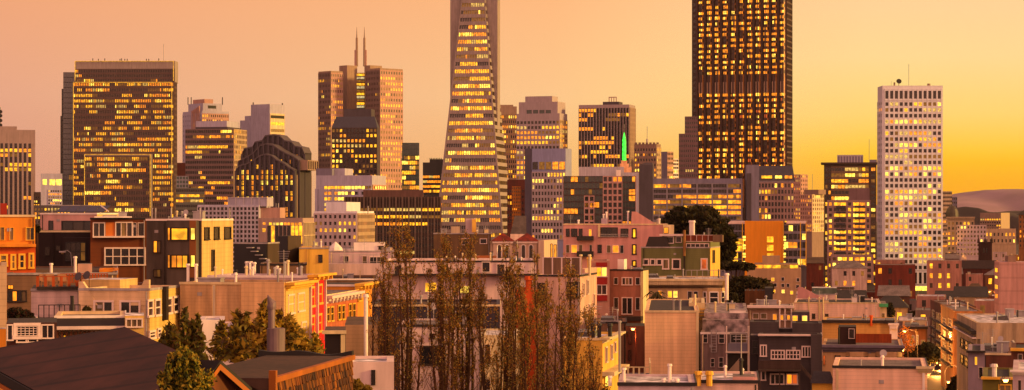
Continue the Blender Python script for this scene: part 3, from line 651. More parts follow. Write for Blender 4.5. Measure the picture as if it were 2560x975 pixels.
v = B('apartment_tower', 'slender orange-lit ornate tower between the tapering tower and the blue-grey block', 'tower', 1280, 1302, None, 1180, 5, 466, C('ochre_terracotta', (0.45, 0.20, 0.05), .8, .2), depth=12)
v.grid('A', 5, fp=9, Yb=580, mode='cell', pf=.5, sf=.5, dep=.3, lit=.1, lits=[L3]); v = B('office_building', 'dark red-brown block behind the slender orange-lit tower', 'office building', 1268, 1316, None, 1250, 5, 449, C('dark_red_brick', (0.13, 0.03, 0.03), .8, .2), depth=14)
v.grid('A', 8, fp=14, Yt=470, Yb=560, mode='cell', pf=.4, sf=.5, dep=.3, lit=.4)
# T24
v = B('office_tower', 'tower with bold pale vertical stripes over dark glass and a rooftop frame', 'office tower', 1447, 1573, 1588, 1500, 15, 261, C('stripe_metal', (0.42, 0.36, 0.38), .6, .08), par=.3)
v.grid('A', 17, fp=12, Yt=270, Yb=420, mode='column', pf=.22, sf=.3, dep=.8, lit=.42, sdep=.08, ms=BLKG, cluster=.6, lits=[L1, L3, L3, L5])
v.grid('B', 5, fp=12, Yt=270, Yb=440, mode='column', pf=.8, sf=.3, dep=.5, lit=.0, m_=TAN); t = v.sub(1507, 1547, 254, 6, 12, wall=DARKST)
q = MB(); 
for X in (1521, 1527, 1533, 1539): u, z_ = t.uv('A', X, 244); q.box(t.x0+u-.25, t.y0+2, t.z1, t.x0+u+.25, t.y0+2.4, z_, PINKB)
u, z_ = t.uv('A', 1520, 244); u1, _ = t.uv('A', 1540, 244); q.box(t.x0+u, t.y0+2, z_, t.x0+u1, t.y0+2.4, z_+.6, PINKB); q.build('roof_frame', v.root)
# T25 pink gridded apartments
v = B('apartment_building', 'apartment block of dark glass bays with a pink window grid at its centre', 'apartment building', 1408, 1590, None, 800, 3, 440, C('pink_frame', (0.50, 0.34, 0.34), .8, .1), par=.3, depth=22)
PF = C('pink_frame'); CH = C('charcoal_bay', (0.14, 0.11, 0.12), .5, .1)
v.grid('A', 11, fp=15.6, Yt=440, Yb=568, mode='cell', pf=.12, sf=.2, dep=.4, lit=.1, X0=1409, X1=1507, m_=CH, ms=C('charcoal_brick'), lits=[L3, L5], glass=GT)
v.grid('A', 4, fp=15.6, Yt=440, Yb=568, mode='cell', pf=.32, sf=.3, dep=1.0, lit=.08, X0=1507, X1=1556, m_=PF, lits=[L3, L5])
v.grid('A', 4, fp=15.6, Yt=440, Yb=568, mode='cell', pf=.1, sf=.2, dep=.4, lit=.1, X0=1556, X1=1588, m_=CH, ms=C('charcoal_brick'), lits=[L3], glass=GT)
v.grid('A', 2, fp=15.6, Yt=489, Yb=568, mode='cell', pf=.32, sf=.3, dep=1.0, lit=.1, X0=1460, X1=1486, m_=PF, lits=[L3])
t = v.sub(1447, 1560, 417, 5, 12, wall=C('lilac_concrete')); t = v.sub(1540, 1552, 425, 1, 3, wall=WHT)
# T26 green-lit spire
v = B('spire_tower', 'small stepped tower topped by a slim green-lit spire', 'tower', 1538, 1597, None, 1050, 4, 431, C('lilac_concrete'), depth=12)
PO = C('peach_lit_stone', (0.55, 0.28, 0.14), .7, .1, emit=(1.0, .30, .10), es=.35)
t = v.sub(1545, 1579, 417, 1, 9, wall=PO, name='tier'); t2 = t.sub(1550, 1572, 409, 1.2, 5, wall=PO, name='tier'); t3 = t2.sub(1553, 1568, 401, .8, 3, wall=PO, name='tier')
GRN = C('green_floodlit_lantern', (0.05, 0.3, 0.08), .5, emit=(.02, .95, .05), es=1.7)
q = MB(); t_ = (1560.5-1280)/F*1050; L = v.root.location; cx = (t3.x0+t3.x1)/2; cy = (t3.y0+t3.y1)/2; zz = lambda Y: CZ-(Y-HY)/F*1053-L.z
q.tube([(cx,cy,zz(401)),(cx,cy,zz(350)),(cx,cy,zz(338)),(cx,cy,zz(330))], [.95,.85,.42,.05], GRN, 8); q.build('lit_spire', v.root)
q = MB(); q.tube([(cx,cy,zz(331)),(cx,cy,zz(310))], .07, GAL, 4); q.build('finial', v.root)
# T27, T28, T29
v = B('office_tower', 'art deco tower with notched parapet and golden right side, right of the green spire', 'office tower', 1586, 1641, 1652, 1400, 22, 360, C('deco_stone', (0.33, 0.25, 0.22), .8, .1), par=.5)
v.grid('A', 8, fp=13.5, Yt=368, Yb=470, mode='cell', pf=.5, sf=.5, dep=.35, lit=.5); v.grid('B', 3, fp=13.5, Yt=368, Yb=470, mode='band', pf=.5, sf=.5, dep=.3, lit=.4, m_=BEIGE)
for X in range(1590, 1645, 9): q = MB(); u, z_ = v.uv('A', X, 356); q.box(v.x0+u-.7, -.3, v.z1, v.x0+u+.7, .6, z_, C('deco_stone')); q.build('pinnacle', v.root)
mast(v, 1618, 316, 360, .18, 5); mast(v, 1618, 347, 360, .7, 5)
v = B('office_building', 'narrow stepped block with cream right side just left of the grey setback tower', 'office tower', 1648, 1668, 1683, 1500, 40, 379, GREYV)
v.grid('B', 4, fp=12, Yb=460, mode='band', pf=.3, sf=.5, dep=.2, lit=.2, m_=PINKB)
v = B('office_building', 'small pale block with white lit balconies behind the narrow stepped block', 'apartment building', 1672, 1682, 1695, 1600, 45, 397, CREAM)
v.grid('B', 3, fp=9, Yb=460, mode='band', pf=.1, sf=.4, dep=.5, lit=.5, m_=WHT)
v = B('office_tower', 'grey setback tower standing immediately left of the tallest dark tower', 'office tower', 1697, 1745, None, 1450, 6, 334, C('mauve_stone', (0.24, 0.17, 0.19), .8, .1), depth=20)
v.grid('A', 9, fp=12, Yb=470, mode='band', pf=.4, sf=.5, dep=.3, lit=.06); t = v.sub(1712, 1745, 291, 3, 14, name='setback'); t.grid('A', 6, fp=12, mode='band', pf=.3, sf=.5, dep=.3, lit=.02)
# T30 tallest dark tower
v = B('skyscraper', 'tallest dark red-brown skyscraper with glowing bay window columns, rising out of the top', 'skyscraper', 1741, 1965, 1979, 1650, 17, -260, C('carnelian_granite', (0.075, 0.035, 0.035), .55, .1), par=0)
CG = C('carnelian_granite'); W_ = v.W('A'); nb = 11; bw = W_/nb; fh = 13.8/F*1650
zt2 = v.z1; z0 = CZ-(450-HY)/F*1650-v.root.location.z; nfl = int((zt2-z0)/fh)
pr = [min(.98, max(.1, .72+rnd.gauss(0, .2))) for _ in range(nfl)]
BZ = C('bronze_glass')
BRZ = C('sunlit_bronze_cladding', (.50, .28, .14), .4, .15)  # right cheeks only: the low sun's gold put into a lighter cladding colour
pr = [min(.98, max(.2, .84+rnd.gauss(0, .16))) for _ in range(nfl)]
used = 0; rest = MB(); zA = CZ-(203-HY)/F*1650-v.root.location.z; zB = CZ-(231-HY)/F*1650-v.root.location.z
for j in reversed(range(nfl)):
    za = z0+fh*j; Yp = HY-(za+v.root.location.z-CZ)*F/1650
    if 200 < Yp < 234: continue
    for i in range(nb):
        ua = bw*i+bw*.26; ub = bw*i+bw*.90; pl = [(ua, 0), (ua+bw*.13, 1.3), (ub-bw*.13, 1.3), (ub, 0)]; run = rnd.random() < pr[j]
        tgt = MB() if (used < 100 and Yp > -20 and Yp < 200) else rest
        pm_ = [(pl[0], pl[1]), (pl[1], ((ua+ub)/2-.12, 1.3)), (((ua+ub)/2+.12, 1.3), pl[2]), (pl[2], pl[3])]; hh = rnd.uniform(.4, .62)
        for q, ((u0, w0), (u1, w1)) in enumerate(pm_):
            mt = rnd.choice([L1, L2, L3, L3, L2, L4 if Yp > 240 and i > 3 else L3, L5]) if run else (BZ if rnd.random() < .7 else GD)
            z2 = za+fh*.30; e = .06; a_ = .12
            if q in (0, 3): mt = BZ if not run or rnd.random() < .4 else L3
            d0 = (u0+(u1-u0)*a_, w0+(w1-w0)*a_+e); d1 = (u0+(u1-u0)*(1-a_), w0+(w1-w0)*(1-a_)+e)
            tgt.face([v.p3('A', *d0, z2), v.p3('A', *d1, z2), v.p3('A', *d1, z2+fh*hh), v.p3('A', *d0, z2+fh*hh)], mt)
        if tgt is not rest: tgt.build('window', v.root); used += 1
tag(rest.build('windows', v.root), None, None, kind='stuff')
for i in range(nb):
    ua = bw*i+bw*.26; ub = bw*i+bw*.90; pl = [(ua, 0), (ua+bw*.13, 1.3), (ub-bw*.13, 1.3), (ub, 0)]; fr = MB()
    for q, ((u0, w0), (u1, w1)) in enumerate(zip(pl[:-1], pl[1:])): fr.face([v.p3('A', u0, w0, z0-20), v.p3('A', u1, w1, z0-20), v.p3('A', u1, w1, zt2), v.p3('A', u0, w0, zt2)], BRZ if q == 2 else CG)
    fr.build('bay_frame', v.root)
    q = MB(); v.fbox(q, 'A', bw*i-.3, bw*i+bw*.18, 0, 1.0, 0, zt2, CG); q.build('pier', v.root)
    q = MB()
    for uu in (ua+.5, ub-1.4): v.fbox(q, 'A', uu, uu+.7, 0, 1.5, zB, zA, TAN)
    q.build('louvre', v.root)
v.grid('B', 7, fp=13.8, Yb=450, mode='column', pf=.3, sf=.3, dep=.7, lit=.35, lits=[L1, L3, L5], m_=CG, glass=BZ, ms=C('brown_precast'))
t = v.sub(1730, 1742, -260, 3, 20, z0=0, wall=CG, name='corner_bay'); t.grid('A', 1, fp=13.8, Yb=450, mode='column', pf=.5, sf=.5, dep=.3, lit=.02)
# T31-T38
v = B('office_building', 'broad low office block with a concrete frame and long window bays below the tallest tower', 'office building', 1630, 1856, None, 700, 3, 446, GREYV, par=.5, depth=22)
RC = C('rose_concrete', (0.30, 0.28, 0.33), .8, .1)
v.grid('A', 30, fp=13.6, Yt=458, Yb=565, mode='band', pf=.06, sf=.36, dep=.5, lit=.3, cluster=.8, m_=RC, lits=[L3, L3, L1, L5, L5]); q = MB()
for i in range(7): u = v.W('A')*i/6; u = min(max(u, .25), v.W('A')-.25); v.fbox(q, 'A', u-.25, u+.25, .45, .95, 0, v.z1-1.5, RC)
q.build('column', v.root)
t = v.sub(1598, 1632, 412, -1, 14, z0=0, wall=DARKST, name='stair_tower'); q = MB(); q.hexa([(t.x0+.2,t.y0+.2,t.z1),(t.x1,t.y0+.2,t.z1),(t.x1,t.y1-.2,t.z1),(t.x0+.2,t.y1-.2,t.z1),(t.x0+2,t.y0+.6,t.z1+.7),(t.x1-.1,t.y0+.6,t.z1+.7),(t.x1-.1,t.y1-.6,t.z1+.7),(t.x0+2,t.y1-.6,t.z1+.7)], DARKST); q.build('stair_tower_cap', v.root)
t2 = v.sub(1866, 1898, 412, -1, 14, z0=0, wall=GREYV, name='stair_tower'); q = MB(); t2.fbox(q, 'A', t2.W('A')*.02, t2.W('A')*.38, 0.02, .25, 0, t2.z1-2.6, DARKST); q.build('shaft_panel', v.root)
v.grid('A', 1, fp=13.6, Yt=458, Yb=565, mode='cell', pf=.3, sf=.3, dep=.25, lit=.6, X0=1857, X1=1865) if False else None
v = B('office_building', 'stone building with a slate mansard roof and lit arched windows, below the tallest tower', 'office building', 1893, 1985, None, 790, 6, 450, C('rose_concrete'), par=0, depth=24)
v.grid('A', 8, fp=14.6, Yt=456, Yb=565, mode='cell', pf=.34, sf=.35, dep=.6, lit=.7, m_=C('rose_stone', (0.36, 0.27, 0.27), .8, .1), X0=1895, X1=1960); v.grid('A', 3, fp=14.6, Yt=456, Yb=565, mode='cell', pf=.5, sf=.4, dep=.5, lit=.3, X0=1960, X1=1985, m_=C('rose_stone'))
q = MB(); zz = v.z1+5; q.hexa([(v.x0-.3,-.3,v.z1),(v.x1+.3,-.3,v.z1),(v.x1+.3,v.y1,v.z1),(v.x0-.3,v.y1,v.z1),(v.x0+.5,1.8,zz),(v.x1-.5,1.8,zz),(v.x1-.5,v.y1-1,zz),(v.x0+.5,v.y1-1,zz)], SLATE); q.build('mansard_roof', v.root)
v.win('A', 1904, 439, 1930, 446, 'l'); v.win('A', 1938, 439, 1955, 446, 'b'); v.win('A', 1962, 439, 1980, 446, 'a')
for o_ in list(v.root.children)[-3:]: o_.location.y -= .9
v = B('apartment_tower', 'pink tower with pairs of tiny dark windows right of the slate mansard building', 'tower', 1985, 2001, 2019, 1300, 50, 436, PINKB)
v.grid('A', 4, fp=10.5, Yb=560, mode='cell', pf=.6, sf=.5, dep=.2, lit=.25); v.grid('B', 4, fp=10.5, Yb=560, mode='cell', pf=.55, sf=.5, dep=.2, lit=.05, m_=PINKB)
v = B('apartment_tower', 'brown and cream vertically striped tower above the bright orange street', 'tower', 2002, 2030, 2059, 1200, 48, 486, C('deco_stone'))
v.grid('A', 6, fp=10, Yb=580, mode='column', pf=.55, sf=.4, dep=.3, lit=.3, m_=PINKB); v.grid('B', 6, fp=10, Yb=580, mode='column', pf=.5, sf=.4, dep=.3, lit=.35, m_=CREAM); t = v.sub(2010, 2046, 474, 3, 6, wall=C('deco_stone')); mast(v, 2031, 435, 480, .12, 5)
v = B('office_tower', 'dark tower with an overhanging roof slab and bright bands, left of the white gridded tower', 'office tower', 2060, 2191, None, 1330, 6, 410, C('dark_stone', (0.10, 0.07, 0.06), .7, .1), par=.4, depth=26)
v.grid('A', 11, fp=14.6, Yt=416, Yb=720, mode='band', pf=.12, sf=.42, dep=.5, lit=.75, cluster=.85, m_=C('dim_tan_stone', (0.22, 0.16, 0.12), .7, .1), X0=2078, X1=2172); v.grid('A', 2, fp=14.6, Yt=416, Yb=720, mode='cell', pf=.35, sf=.4, dep=.3, lit=.6, X0=2062, X1=2078); v.grid('A', 1, fp=14.6, Yt=416, Yb=720, mode='cell', pf=.3, sf=.45, dep=.3, lit=.6, X0=2176, X1=2190)
t = v.sub(2093, 2158, 387, 4, 12, wall=C('lilac_concrete')); t.grid('A', 9, nf=1, mode='cell', pf=.4, sf=.3, dep=.3, lit=0, glass=GREYV); q = MB(); q.box(v.x0-1.8, -2, v.z1+.02, v.x1+.5, v.y1, v.z1+1, C('dark_stone')); q.build('roof_slab', v.root)
t = v.sub(2174, 2192, 399, 3, 10, wall=GREYV); mast(v, 2173, 348, 400, .14, 5)
v = B('apartment_tower', 'rose stone apartment tower with stacked dark balconies and glowing rooms', 'apartment building', 2068, 2176, None, 1000, 6, 500, C('rose_stone'), par=.4, depth=22)
RS = C('rose_stone')
for (xa, xb, n_) in ((2068, 2084, 1), (2084, 2116, 2), (2116, 2132, 1), (2132, 2164, 2), (2164, 2176, 1)):
    v.grid('A', n_, fp=14.3, Yt=503, Yb=740, mode='cell', pf=.55 if n_ == 1 else .12, sf=.42, dep=.45, lit=.85 if n_ == 2 else .6, X0=xa, X1=xb, lits=[L1, L1, L2, L3], m_=RS)
for (xa, xb) in ((2090, 2114), (2137, 2162)):
    for j in range(16):
        yb = 519+j*14.3; o_ = v.bandbox('A', xa, yb-4.5, xb, yb+1, 1.7, C('balcony_iron', (0.05, 0.05, 0.07), .5, .1), 'balcony', .5)
t = v.sub(2122, 2174, 470, 4, 12, wall=C('mauve_stone')); t = v.sub(2076, 2184, 636, -3, 2.8, z0=0, name='base_block', wall=RS)
for (xa, xb, n_) in ((2078, 2094, 1), (2094, 2118, 2), (2118, 2136, 1), (2136, 2162, 2), (2164, 2182, 1)):
    t.grid('A', n_, fp=14.3, Yt=640, Yb=740, mode='cell', pf=.5 if n_ == 1 else .12, sf=.42, dep=.4, lit=.75, X0=xa, X1=xb, lits=[L1, L1, L2, L3], m_=RS)
v = B('office_tower', 'tall white tower with a square window grid and tall dark slots at the top', 'office tower', 2194, 2206, 2357, 1450, 90, 214, WHTC, par=.4)
v.grid('B', 12, nf=29, Yt=253, Yb=676, mode='cell', pf=.34, sf=.38, dep=.7, lit=.62, cluster=.7, lits=[L1, L6, L2, L3, L5], X0=2211, X1=2354); v.grid('B', 12, nf=1, Yt=222, Yb=252, mode='cell', pf=.34, sf=.34, dep=.7, lit=0, X0=2211, X1=2354); v.grid('B', 12, nf=1, Yt=680, Yb=710, mode='cell', pf=.4, sf=.08, dep=.7, lit=0, X0=2211, X1=2354)
for (xa, xb) in ((2222, 2258), (2272, 2318), (2328, 2352)): v.win('B', xa, 716, xb, 728, 'b', name='entrance_light')
v.grid('A', 3, nf=29, Yt=253, Yb=676, mode='band', pf=.5, sf=.5, dep=.3, lit=.05)
for X, h_, r_ in ((2228, 202, .1), (2272, 160, .16), (2236, 206, .6), (2247, 200, .25), (2322, 209, 1.1)):
    t_ = Vol.__new__(Vol); t_.root = v.root; t_.x1 = v.x1-3; t_.y0 = 0; u, z_ = t_.uv('B', X, h_); q = MB(); q.tube([(t_.x1, u, v.z1-.3), (t_.x1, u, z_)], r_, GAL if r_ < .3 else TAN, 6); q.build('roof_antenna', v.root)
t_ = Vol.__new__(Vol); t_.root = v.root; t_.x1 = v.x1-3; t_.y0 = 0; u, z_ = t_.uv('B', 2247, 204); q = MB(); q.tube([(t_.x1+.2, u, z_), (t_.x1+.7, u, z_+.2)], [.3, 1.7], DRK, 12); q.build('dish_antenna', v.root)
v = B('apartment_tower', 'golden sunlit block showing directly right of the white gridded tower', 'tower', 2345, 2380, None, 1750, 14, 478, CREAM, depth=20, par=.3); v.grid('A', 7, fp=10, Yb=620, mode='band', pf=.2, sf=.5, dep=.2, lit=.3, lits=[L3, L5], m_=CREAM)
v = B('apartment_tower', 'thin grey tower right of the golden sunlit block', 'tower', 2380, 2393, None, 1800, 14, 492, GREYV, depth=12); v.grid('A', 3, fp=10, Yb=620, mode='cell', pf=.4, sf=.5, dep=.2, lit=.3, lits=[L3])
# ================================================================== MID-GROUND AND FOREGROUND HOUSES
S = 'siding'
def house(label, Xl, Xc, Xr, D, th, Yt, wall, roof=None, par=.25, depth=None, cl=0, name='house', cat='house', seed=None, group=None):
    v = B(name, label, cat, Xl, Xc, Xr, D, th, Yt, wall, roof, par, depth=depth, group=group)
    if cl: clutter(v, cl, seed if seed is not None else int(Xc+D))
    return v
def wins(v, f, rows, g='d', fr=None, nx=1, ny=1, **k):
    for r in rows: v.win(f, *r[:4], g=(r[4] if len(r) > 4 else g), fr=fr, nx=(r[5] if len(r) > 5 else nx), ny=(r[6] if len(r) > 6 else ny), **k)
def cornice(v, f, X0, X1, Yt, Yb, dep, mt, name='cornice', teeth=0):
    u0, u1, z0, z1 = v.rect(f, X0, Yt, X1, Yb); b = MB(); h = z1-z0
    v.fbox(b, f, u0-dep*.3, u1+dep*.3, 0, dep, z1-h*.35, z1, mt); v.fbox(b, f, u0-dep*.1, u1+dep*.1, 0, dep*.6, z1-h*.7, z1-h*.35-.003, mt); v.fbox(b, f, u0, u1, 0, dep*.25, z0, z1-h*.7-.003, mt)
    for i in range(teeth):
        u = u0+(u1-u0)*(i+.5)/teeth; v.fbox(b, f, u-.1, u+.1, dep*.25, dep*.85, z0+.02, z1-h*.36, mt)
    return b.build(name, v.root)
def bay(v, f, X0, X1, Yt, Yb, dep, mt, wn=(), ch=.35, frm=None, name='bay_window', g='d', ny=2):
    """three-sided bay: wn = list of (Y0,Y1,glass) storeys, window on each of its three sides"""
    u0, u1, z0, z1 = v.rect(f, X0, Yt, X1, Yb); c = (u1-u0)*ch*.6; pl = [(u0, 0), (u0+c, dep), (u1-c, dep), (u1, 0)]
    b = MB(); lo = [v.p3(f, u, w_, z0) for u, w_ in pl]; hi = [v.p3(f, u, w_, z1) for u, w_ in pl]
    for i in range(3): b.face([lo[i], lo[i+1], hi[i+1], hi[i]], mt)
    b.face(hi, mt); b.face(lo[::-1], mt); o = b.build(name, v.root)
    for (Y0, Y1, gg) in wn:
        _, _, a0, a1 = v.rect(f, X0, Y0, X1, Y1); gl = {'d': GD, 'm': GM, 'c': GC, 'l': L1, 'b': L2, 'a': L3, 'r': L4, 'i': L5}[gg]
        for i in range(3):
            (ua, wa), (ub, wb_) = pl[i], pl[i+1]; L = math.hypot(ub-ua, wb_-wa); m0 = .16; du, dw = (ub-ua), (wb_-wa); nx_, nw_ = -dw/L, du/L
            if f == 'B': pass
            q = lambda t, off, z: v.p3(f, ua+du*t+nx_*off, wa+dw*t+nw_*off, z)
            k = MB(); k.face([q(m0, .02, a0), q(1-m0, .02, a0), q(1-m0, .02, a1), q(m0, .02, a1)], gl); w_ = k.build('window', v.root)
            if frm:
                r = MB(); t_ = .07/L
                for (ta, tb, za, zb) in ((m0-t_, m0+t_, a0, a1), (1-m0-t_, 1-m0+t_, a0, a1), (m0, 1-m0, a1-.07, a1+.07), (m0-.02, 1-m0+.02, a0-.1, a0+.06), (m0, 1-m0, (a0+a1)/2-.04, (a0+a1)/2+.04)):
                    r.hexa([q(ta,.08,za), q(tb,.08,za), q(tb,0,za), q(ta,0,za), q(ta,.08,zb), q(tb,.08,zb), q(tb,0,zb), q(ta,0,zb)], frm)
                r.build('window_frame', w_)
    return o
ORG = C('orange_stucco', (0.66, 0.32, 0.07), .8, .1); ORGR = C('red_orange_stucco', (0.56, 0.15, 0.04), .8, .1)
YTR = C('yellow_trim', (0.75, 0.50, 0.12), .7, .1); MAR = C('maroon_stucco', (0.035, 0.012, 0.015), .8, .2)
PNK = C('pink_stucco', (0.62, 0.42, 0.40), .8, .12); RUS = C('russet_cladding', (0.20, 0.070, 0.018), .75, .12, S, step=.35)
CHG = C('charcoal_stucco', (.145, .125, .115), .85, .25); YSD = C('straw_siding', (0.66, 0.50, 0.26), .75, .12, S, step=.38)
PTR = C('pinkish_white_trim', (0.72, 0.62, 0.60), .6, .06); DTR = C('dark_trim', (0.04, 0.025, 0.02), .6, .1)
CRS = C('cream_siding', (.70, .56, .40), .75, .14, S, step=.28); BGW = C('beige_block', (.66, .48, .32), .85, .22, 'block', step=.22)
GRN_ = C('green_siding', (0.21, 0.22, 0.11), .8, .12, S, step=.25); YEL = C('yellow_stucco', (0.72, 0.50, 0.16), .8, .12)
PBR = C('pink_brown_stucco', (0.40, 0.22, 0.17), .85, .2); RED = C('red_panel', (0.32, 0.015, 0.02), .7, .12); GRY = C('grey_siding', (0.105, 0.085, 0.095), .75, .14, S, step=.25)
PAL = C('pale_pink_block', (.76, .60, .54), .85, .15, 'block', step=.3); BRS = C('tan_siding', (0.26, 0.17, 0.12), .8, .15, S, step=.3); WBL = C('white_block', (0.68, 0.56, 0.56), .85, .15, 'block', step=.4)
# M18 orange house, left edge
v = house('bright orange house with red lower storey and yellow framed windows at the left edge', -40, 88, None, 175, 2, 538, ORG, ROOFD, depth=11)
wins(v, 'A', [(0, 568, 11, 600), (24, 569, 34, 600), (65, 569, 86, 600, 'cm', 2)], 'c', YTR)
v.bandbox('A', -38, 617, 89, 690, .35, ORGR, 'lower_storey'); v.bandbox('A', -39, 610, 90, 617, .8, ORG, 'string_course')
w2 = Vol.__new__(Vol); w2.__dict__.update(v.__dict__); w2.y0 = v.y0-.37
wins(w2, 'A', [(0, 637, 18, 664, 'c'), (28, 637, 39, 672, 'c'), (48, 636, 62, 670, 'd'), (73, 634, 84, 669, 'c')], 'c', YTR, 1, 2, fw=.22)
q = MB(); u, z_ = v.uv('A', 8, 508); q.box(v.x0+u-.25, 2, v.z1-.4, v.x0+u+.25, 2.5, z_, C('red_brick', (.35, .05, .03), .8, .2)); q.build('chimney', v.root)
# M19 pink modern house + dark house
v = house('pink modern house with solar panel racks on its roof and a wide dark glazed balcony', 101, 241, 300, 235, 8, 533, PNK, ROOFL, depth=None, cl=0)
wins(v, 'A', [(122, 552, 133, 578, 'd')], fr=DRK); wins(v, 'A', [(155, 553, 237, 598, 'dmd', 3)], fr=DRK); v.wall = YSD
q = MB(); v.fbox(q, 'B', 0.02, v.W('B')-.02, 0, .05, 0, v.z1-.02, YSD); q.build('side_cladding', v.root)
q = MB(); t_ = v
for i in range(5): xx = v.x0+1.3+i*1.05; q.hexa([(xx,1.0,v.z1+.1),(xx+.98,1.0,v.z1+.1),(xx+.98,3.2,v.z1+.75),(xx,3.2,v.z1+.75),(xx,1.0,v.z1+.16),(xx+.98,1.0,v.z1+.16),(xx+.98,3.2,v.z1+.81),(xx,3.2,v.z1+.81)], C('solar_glass', (.02, .02, .045), .25, .1))
q.build('solar_panel', v.root); q = MB(); q.tube([(v.x0+.9,1.0,v.z1),(v.x0+.9,1.0,v.z1+.8),(v.x0+5.2,1.0,v.z1+.8)], .05, GAL, 4); q.tube([(v.x1-.6,3.2,v.z1),(v.x1-.6,3.2,v.z1+.8),(v.x1+1,0.9,v.z1+.2)], .08, WHT, 4); q.build('rack', v.root)
v = house('near-black maroon house with a tall dark glass bay between the orange and russet houses', 88, 226, None, 208, 3, 577, MAR, ROOFD, depth=9)
t = v.sub(156, 226, 594, -1.4, 1.3, 0, wall=MAR, name='glass_bay', roof=ROOFD); wins(t, 'A', [(164, 606, 214, 652, 'dmdi', 4)], 'd', DRK, ny=2)
wins(v, 'A', [(112, 618, 124, 638), (140, 614, 151, 626)], 'm', DTR)
# M20 russet house, M21 charcoal house with straw side
v = house('russet brown house with a white framed window strip above a big white window grid', 226, 366, None, 205, 4, 545, RUS, ROOFL, depth=10, cl=2)
wins(v, 'A', [(233, 557, 262, 591, 'md', 2)], fr=PTR); wins(v, 'A', [(289, 556, 331, 591, 'dcm', 3), (333, 557, 341, 591, 'd'), (345, 557, 361, 590, 'm')], fr=PTR)
v.bandbox('A', 264, 556, 287, 590, .02, C('lit_orange_plaster', (.6, .25, .08), .8, .1), 'recess_wall'); v.bandbox('A', 232, 590, 362, 594, .5, PTR, 'balcony_edge')
wins(v, 'A', [(262, 620, 363, 662, 'dmdd', 5, 2)], fr=PTR, fw=.2); q = MB(); q.box(v.x1-4.6, -.7, v.z1+.03, v.x1-1.3, 1.6, v.z1+.15, WHT); q.build('roof_canopy', v.root)
v = house('charcoal house with a lit bay window and a straw coloured siding wall on its right', 366, 503, 581, 190, 8, 548, CHG, ROOFL, cl=7, seed=4)
wins(v, 'A', [(384, 602, 402, 631, 'ac', 2), (384, 674, 402, 692, 'ci', 2)], fr=DTR)
t = v.sub(417, 490, 551, -.9, .88, 0, wall=CHG, name='bay', roof=ROOFD); wins(t, 'A', [(428, 570, 470, 600, 'lba'), (420, 570, 425, 600, 'a'), (428, 638, 470, 669, 'aal', 3), (420, 638, 425, 669, 'a')], fr=DTR)
t.bandbox('A', 474, 551, 490, 694, .04, C('ochre_panel', (.34, .17, .07), .8, .15), 'corner_panel'); w2 = Vol.__new__(Vol); w2.__dict__.update(t.__dict__); w2.y0 = t.y0-.05
wins(w2, 'A', [(477, 570, 488, 599, 'b'), (477, 638, 488, 667, 'b')], fr=DTR)
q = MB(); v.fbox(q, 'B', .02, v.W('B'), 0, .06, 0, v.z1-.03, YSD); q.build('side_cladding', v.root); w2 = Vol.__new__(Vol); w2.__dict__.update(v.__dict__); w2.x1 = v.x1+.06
wins(w2, 'B', [(510, 569, 522, 599), (534, 568, 547, 598), (560, 568, 576, 597), (528, 625, 535, 676, 'm')], 'm', DTR)
for X in (381, 389, 428, 500, 574): tubeof(v, X, 520, 548, .06, GAL, 'antenna_pole', 3, cap=False)
# M22 black boxes with stairs
v = house('black roof pavilion with an outside stair right of the straw siding wall', 585, 668, 697, 262, 8, 607, BLKG, ROOFD, depth=None)
q = MB(); 
for i in range(9): a = .6+i*.5; v.fbox(q, 'A', a+1.2, a+1.9, .3, 1.3, v.z1-.6-i*.42, v.z1-.5-i*.42, GAL)
q.build('stair', v.root)
q = MB(); v.fbox(q, 'B', .02, v.W('B'), 0, .05, 0, v.z1-.03, C('olive_brown_panel', (.10, .065, .04), .8, .15)); q.build('side_cladding', v.root)
v = house('black slab tower house with an olive brown side behind the tin vents', 696, 719, 752, 285, 8, 590, BLKG, ROOFD)
q = MB(); v.fbox(q, 'B', .02, v.W('B'), 0, .05, 0, v.z1-.03, C('olive_brown_panel')); q.build('side_cladding', v.root)
v = house('low brown walled yard house below the black pavilion', 650, 765, None, 245, 4, 660, BRS, ROOFD, depth=8)
v = house('yellow rooftop house with a plain parapet left of the white flats', 748, 822, None, 285, 3, 619, YEL, ROOFL, depth=10, cl=3)
wins(v, 'A', [(796, 637, 806, 656)], 'm', DTR)
v = house('lilac white flats with a long terrace and dark square windows behind the bare trees', 822, 985, None, 300, 2, 627, C('lilac_white', (.60, .50, .55), .8, .12), ROOFL, depth=12, cl=8, seed=12)
wins(v, 'A', [(858, 640, 872, 655, 'm'), (924, 642, 960, 661, 'dm', 2), (906, 640, 918, 662, 'c')], fr=PTR); rail(v, 'A', 780, 985, 636, 655, GAL, 12, .6); t = v.sub(884, 962, 606, 3, 7, wall=WHT); t.win('A', 945, 614, 960, 625, 'd', PTR)
v.bandbox('A', 775, 658, 990, 700, 3, C('lilac_white'), 'terrace'); q = MB(); u, z_ = v.uv('A', 838, 607); q.tube([(v.x0+u, 1, v.z1), (v.x0+u, 1, v.z1+.4), (v.x0+u, 1, v.z1+1.2)], [1.0, .9, .05], WHT, 8); q.build('roof_cowl', v.root)
for X in (812, 861): tubeof(v, X, 622, 690, .05, GAL, 'antenna_pole', -2, cap=False)
v = house('long low house with a dark roof edge behind the row of red and pink fronts', 812, 940, None, 235, 3, 697, BRS, ROOFD, depth=14, cl=4)
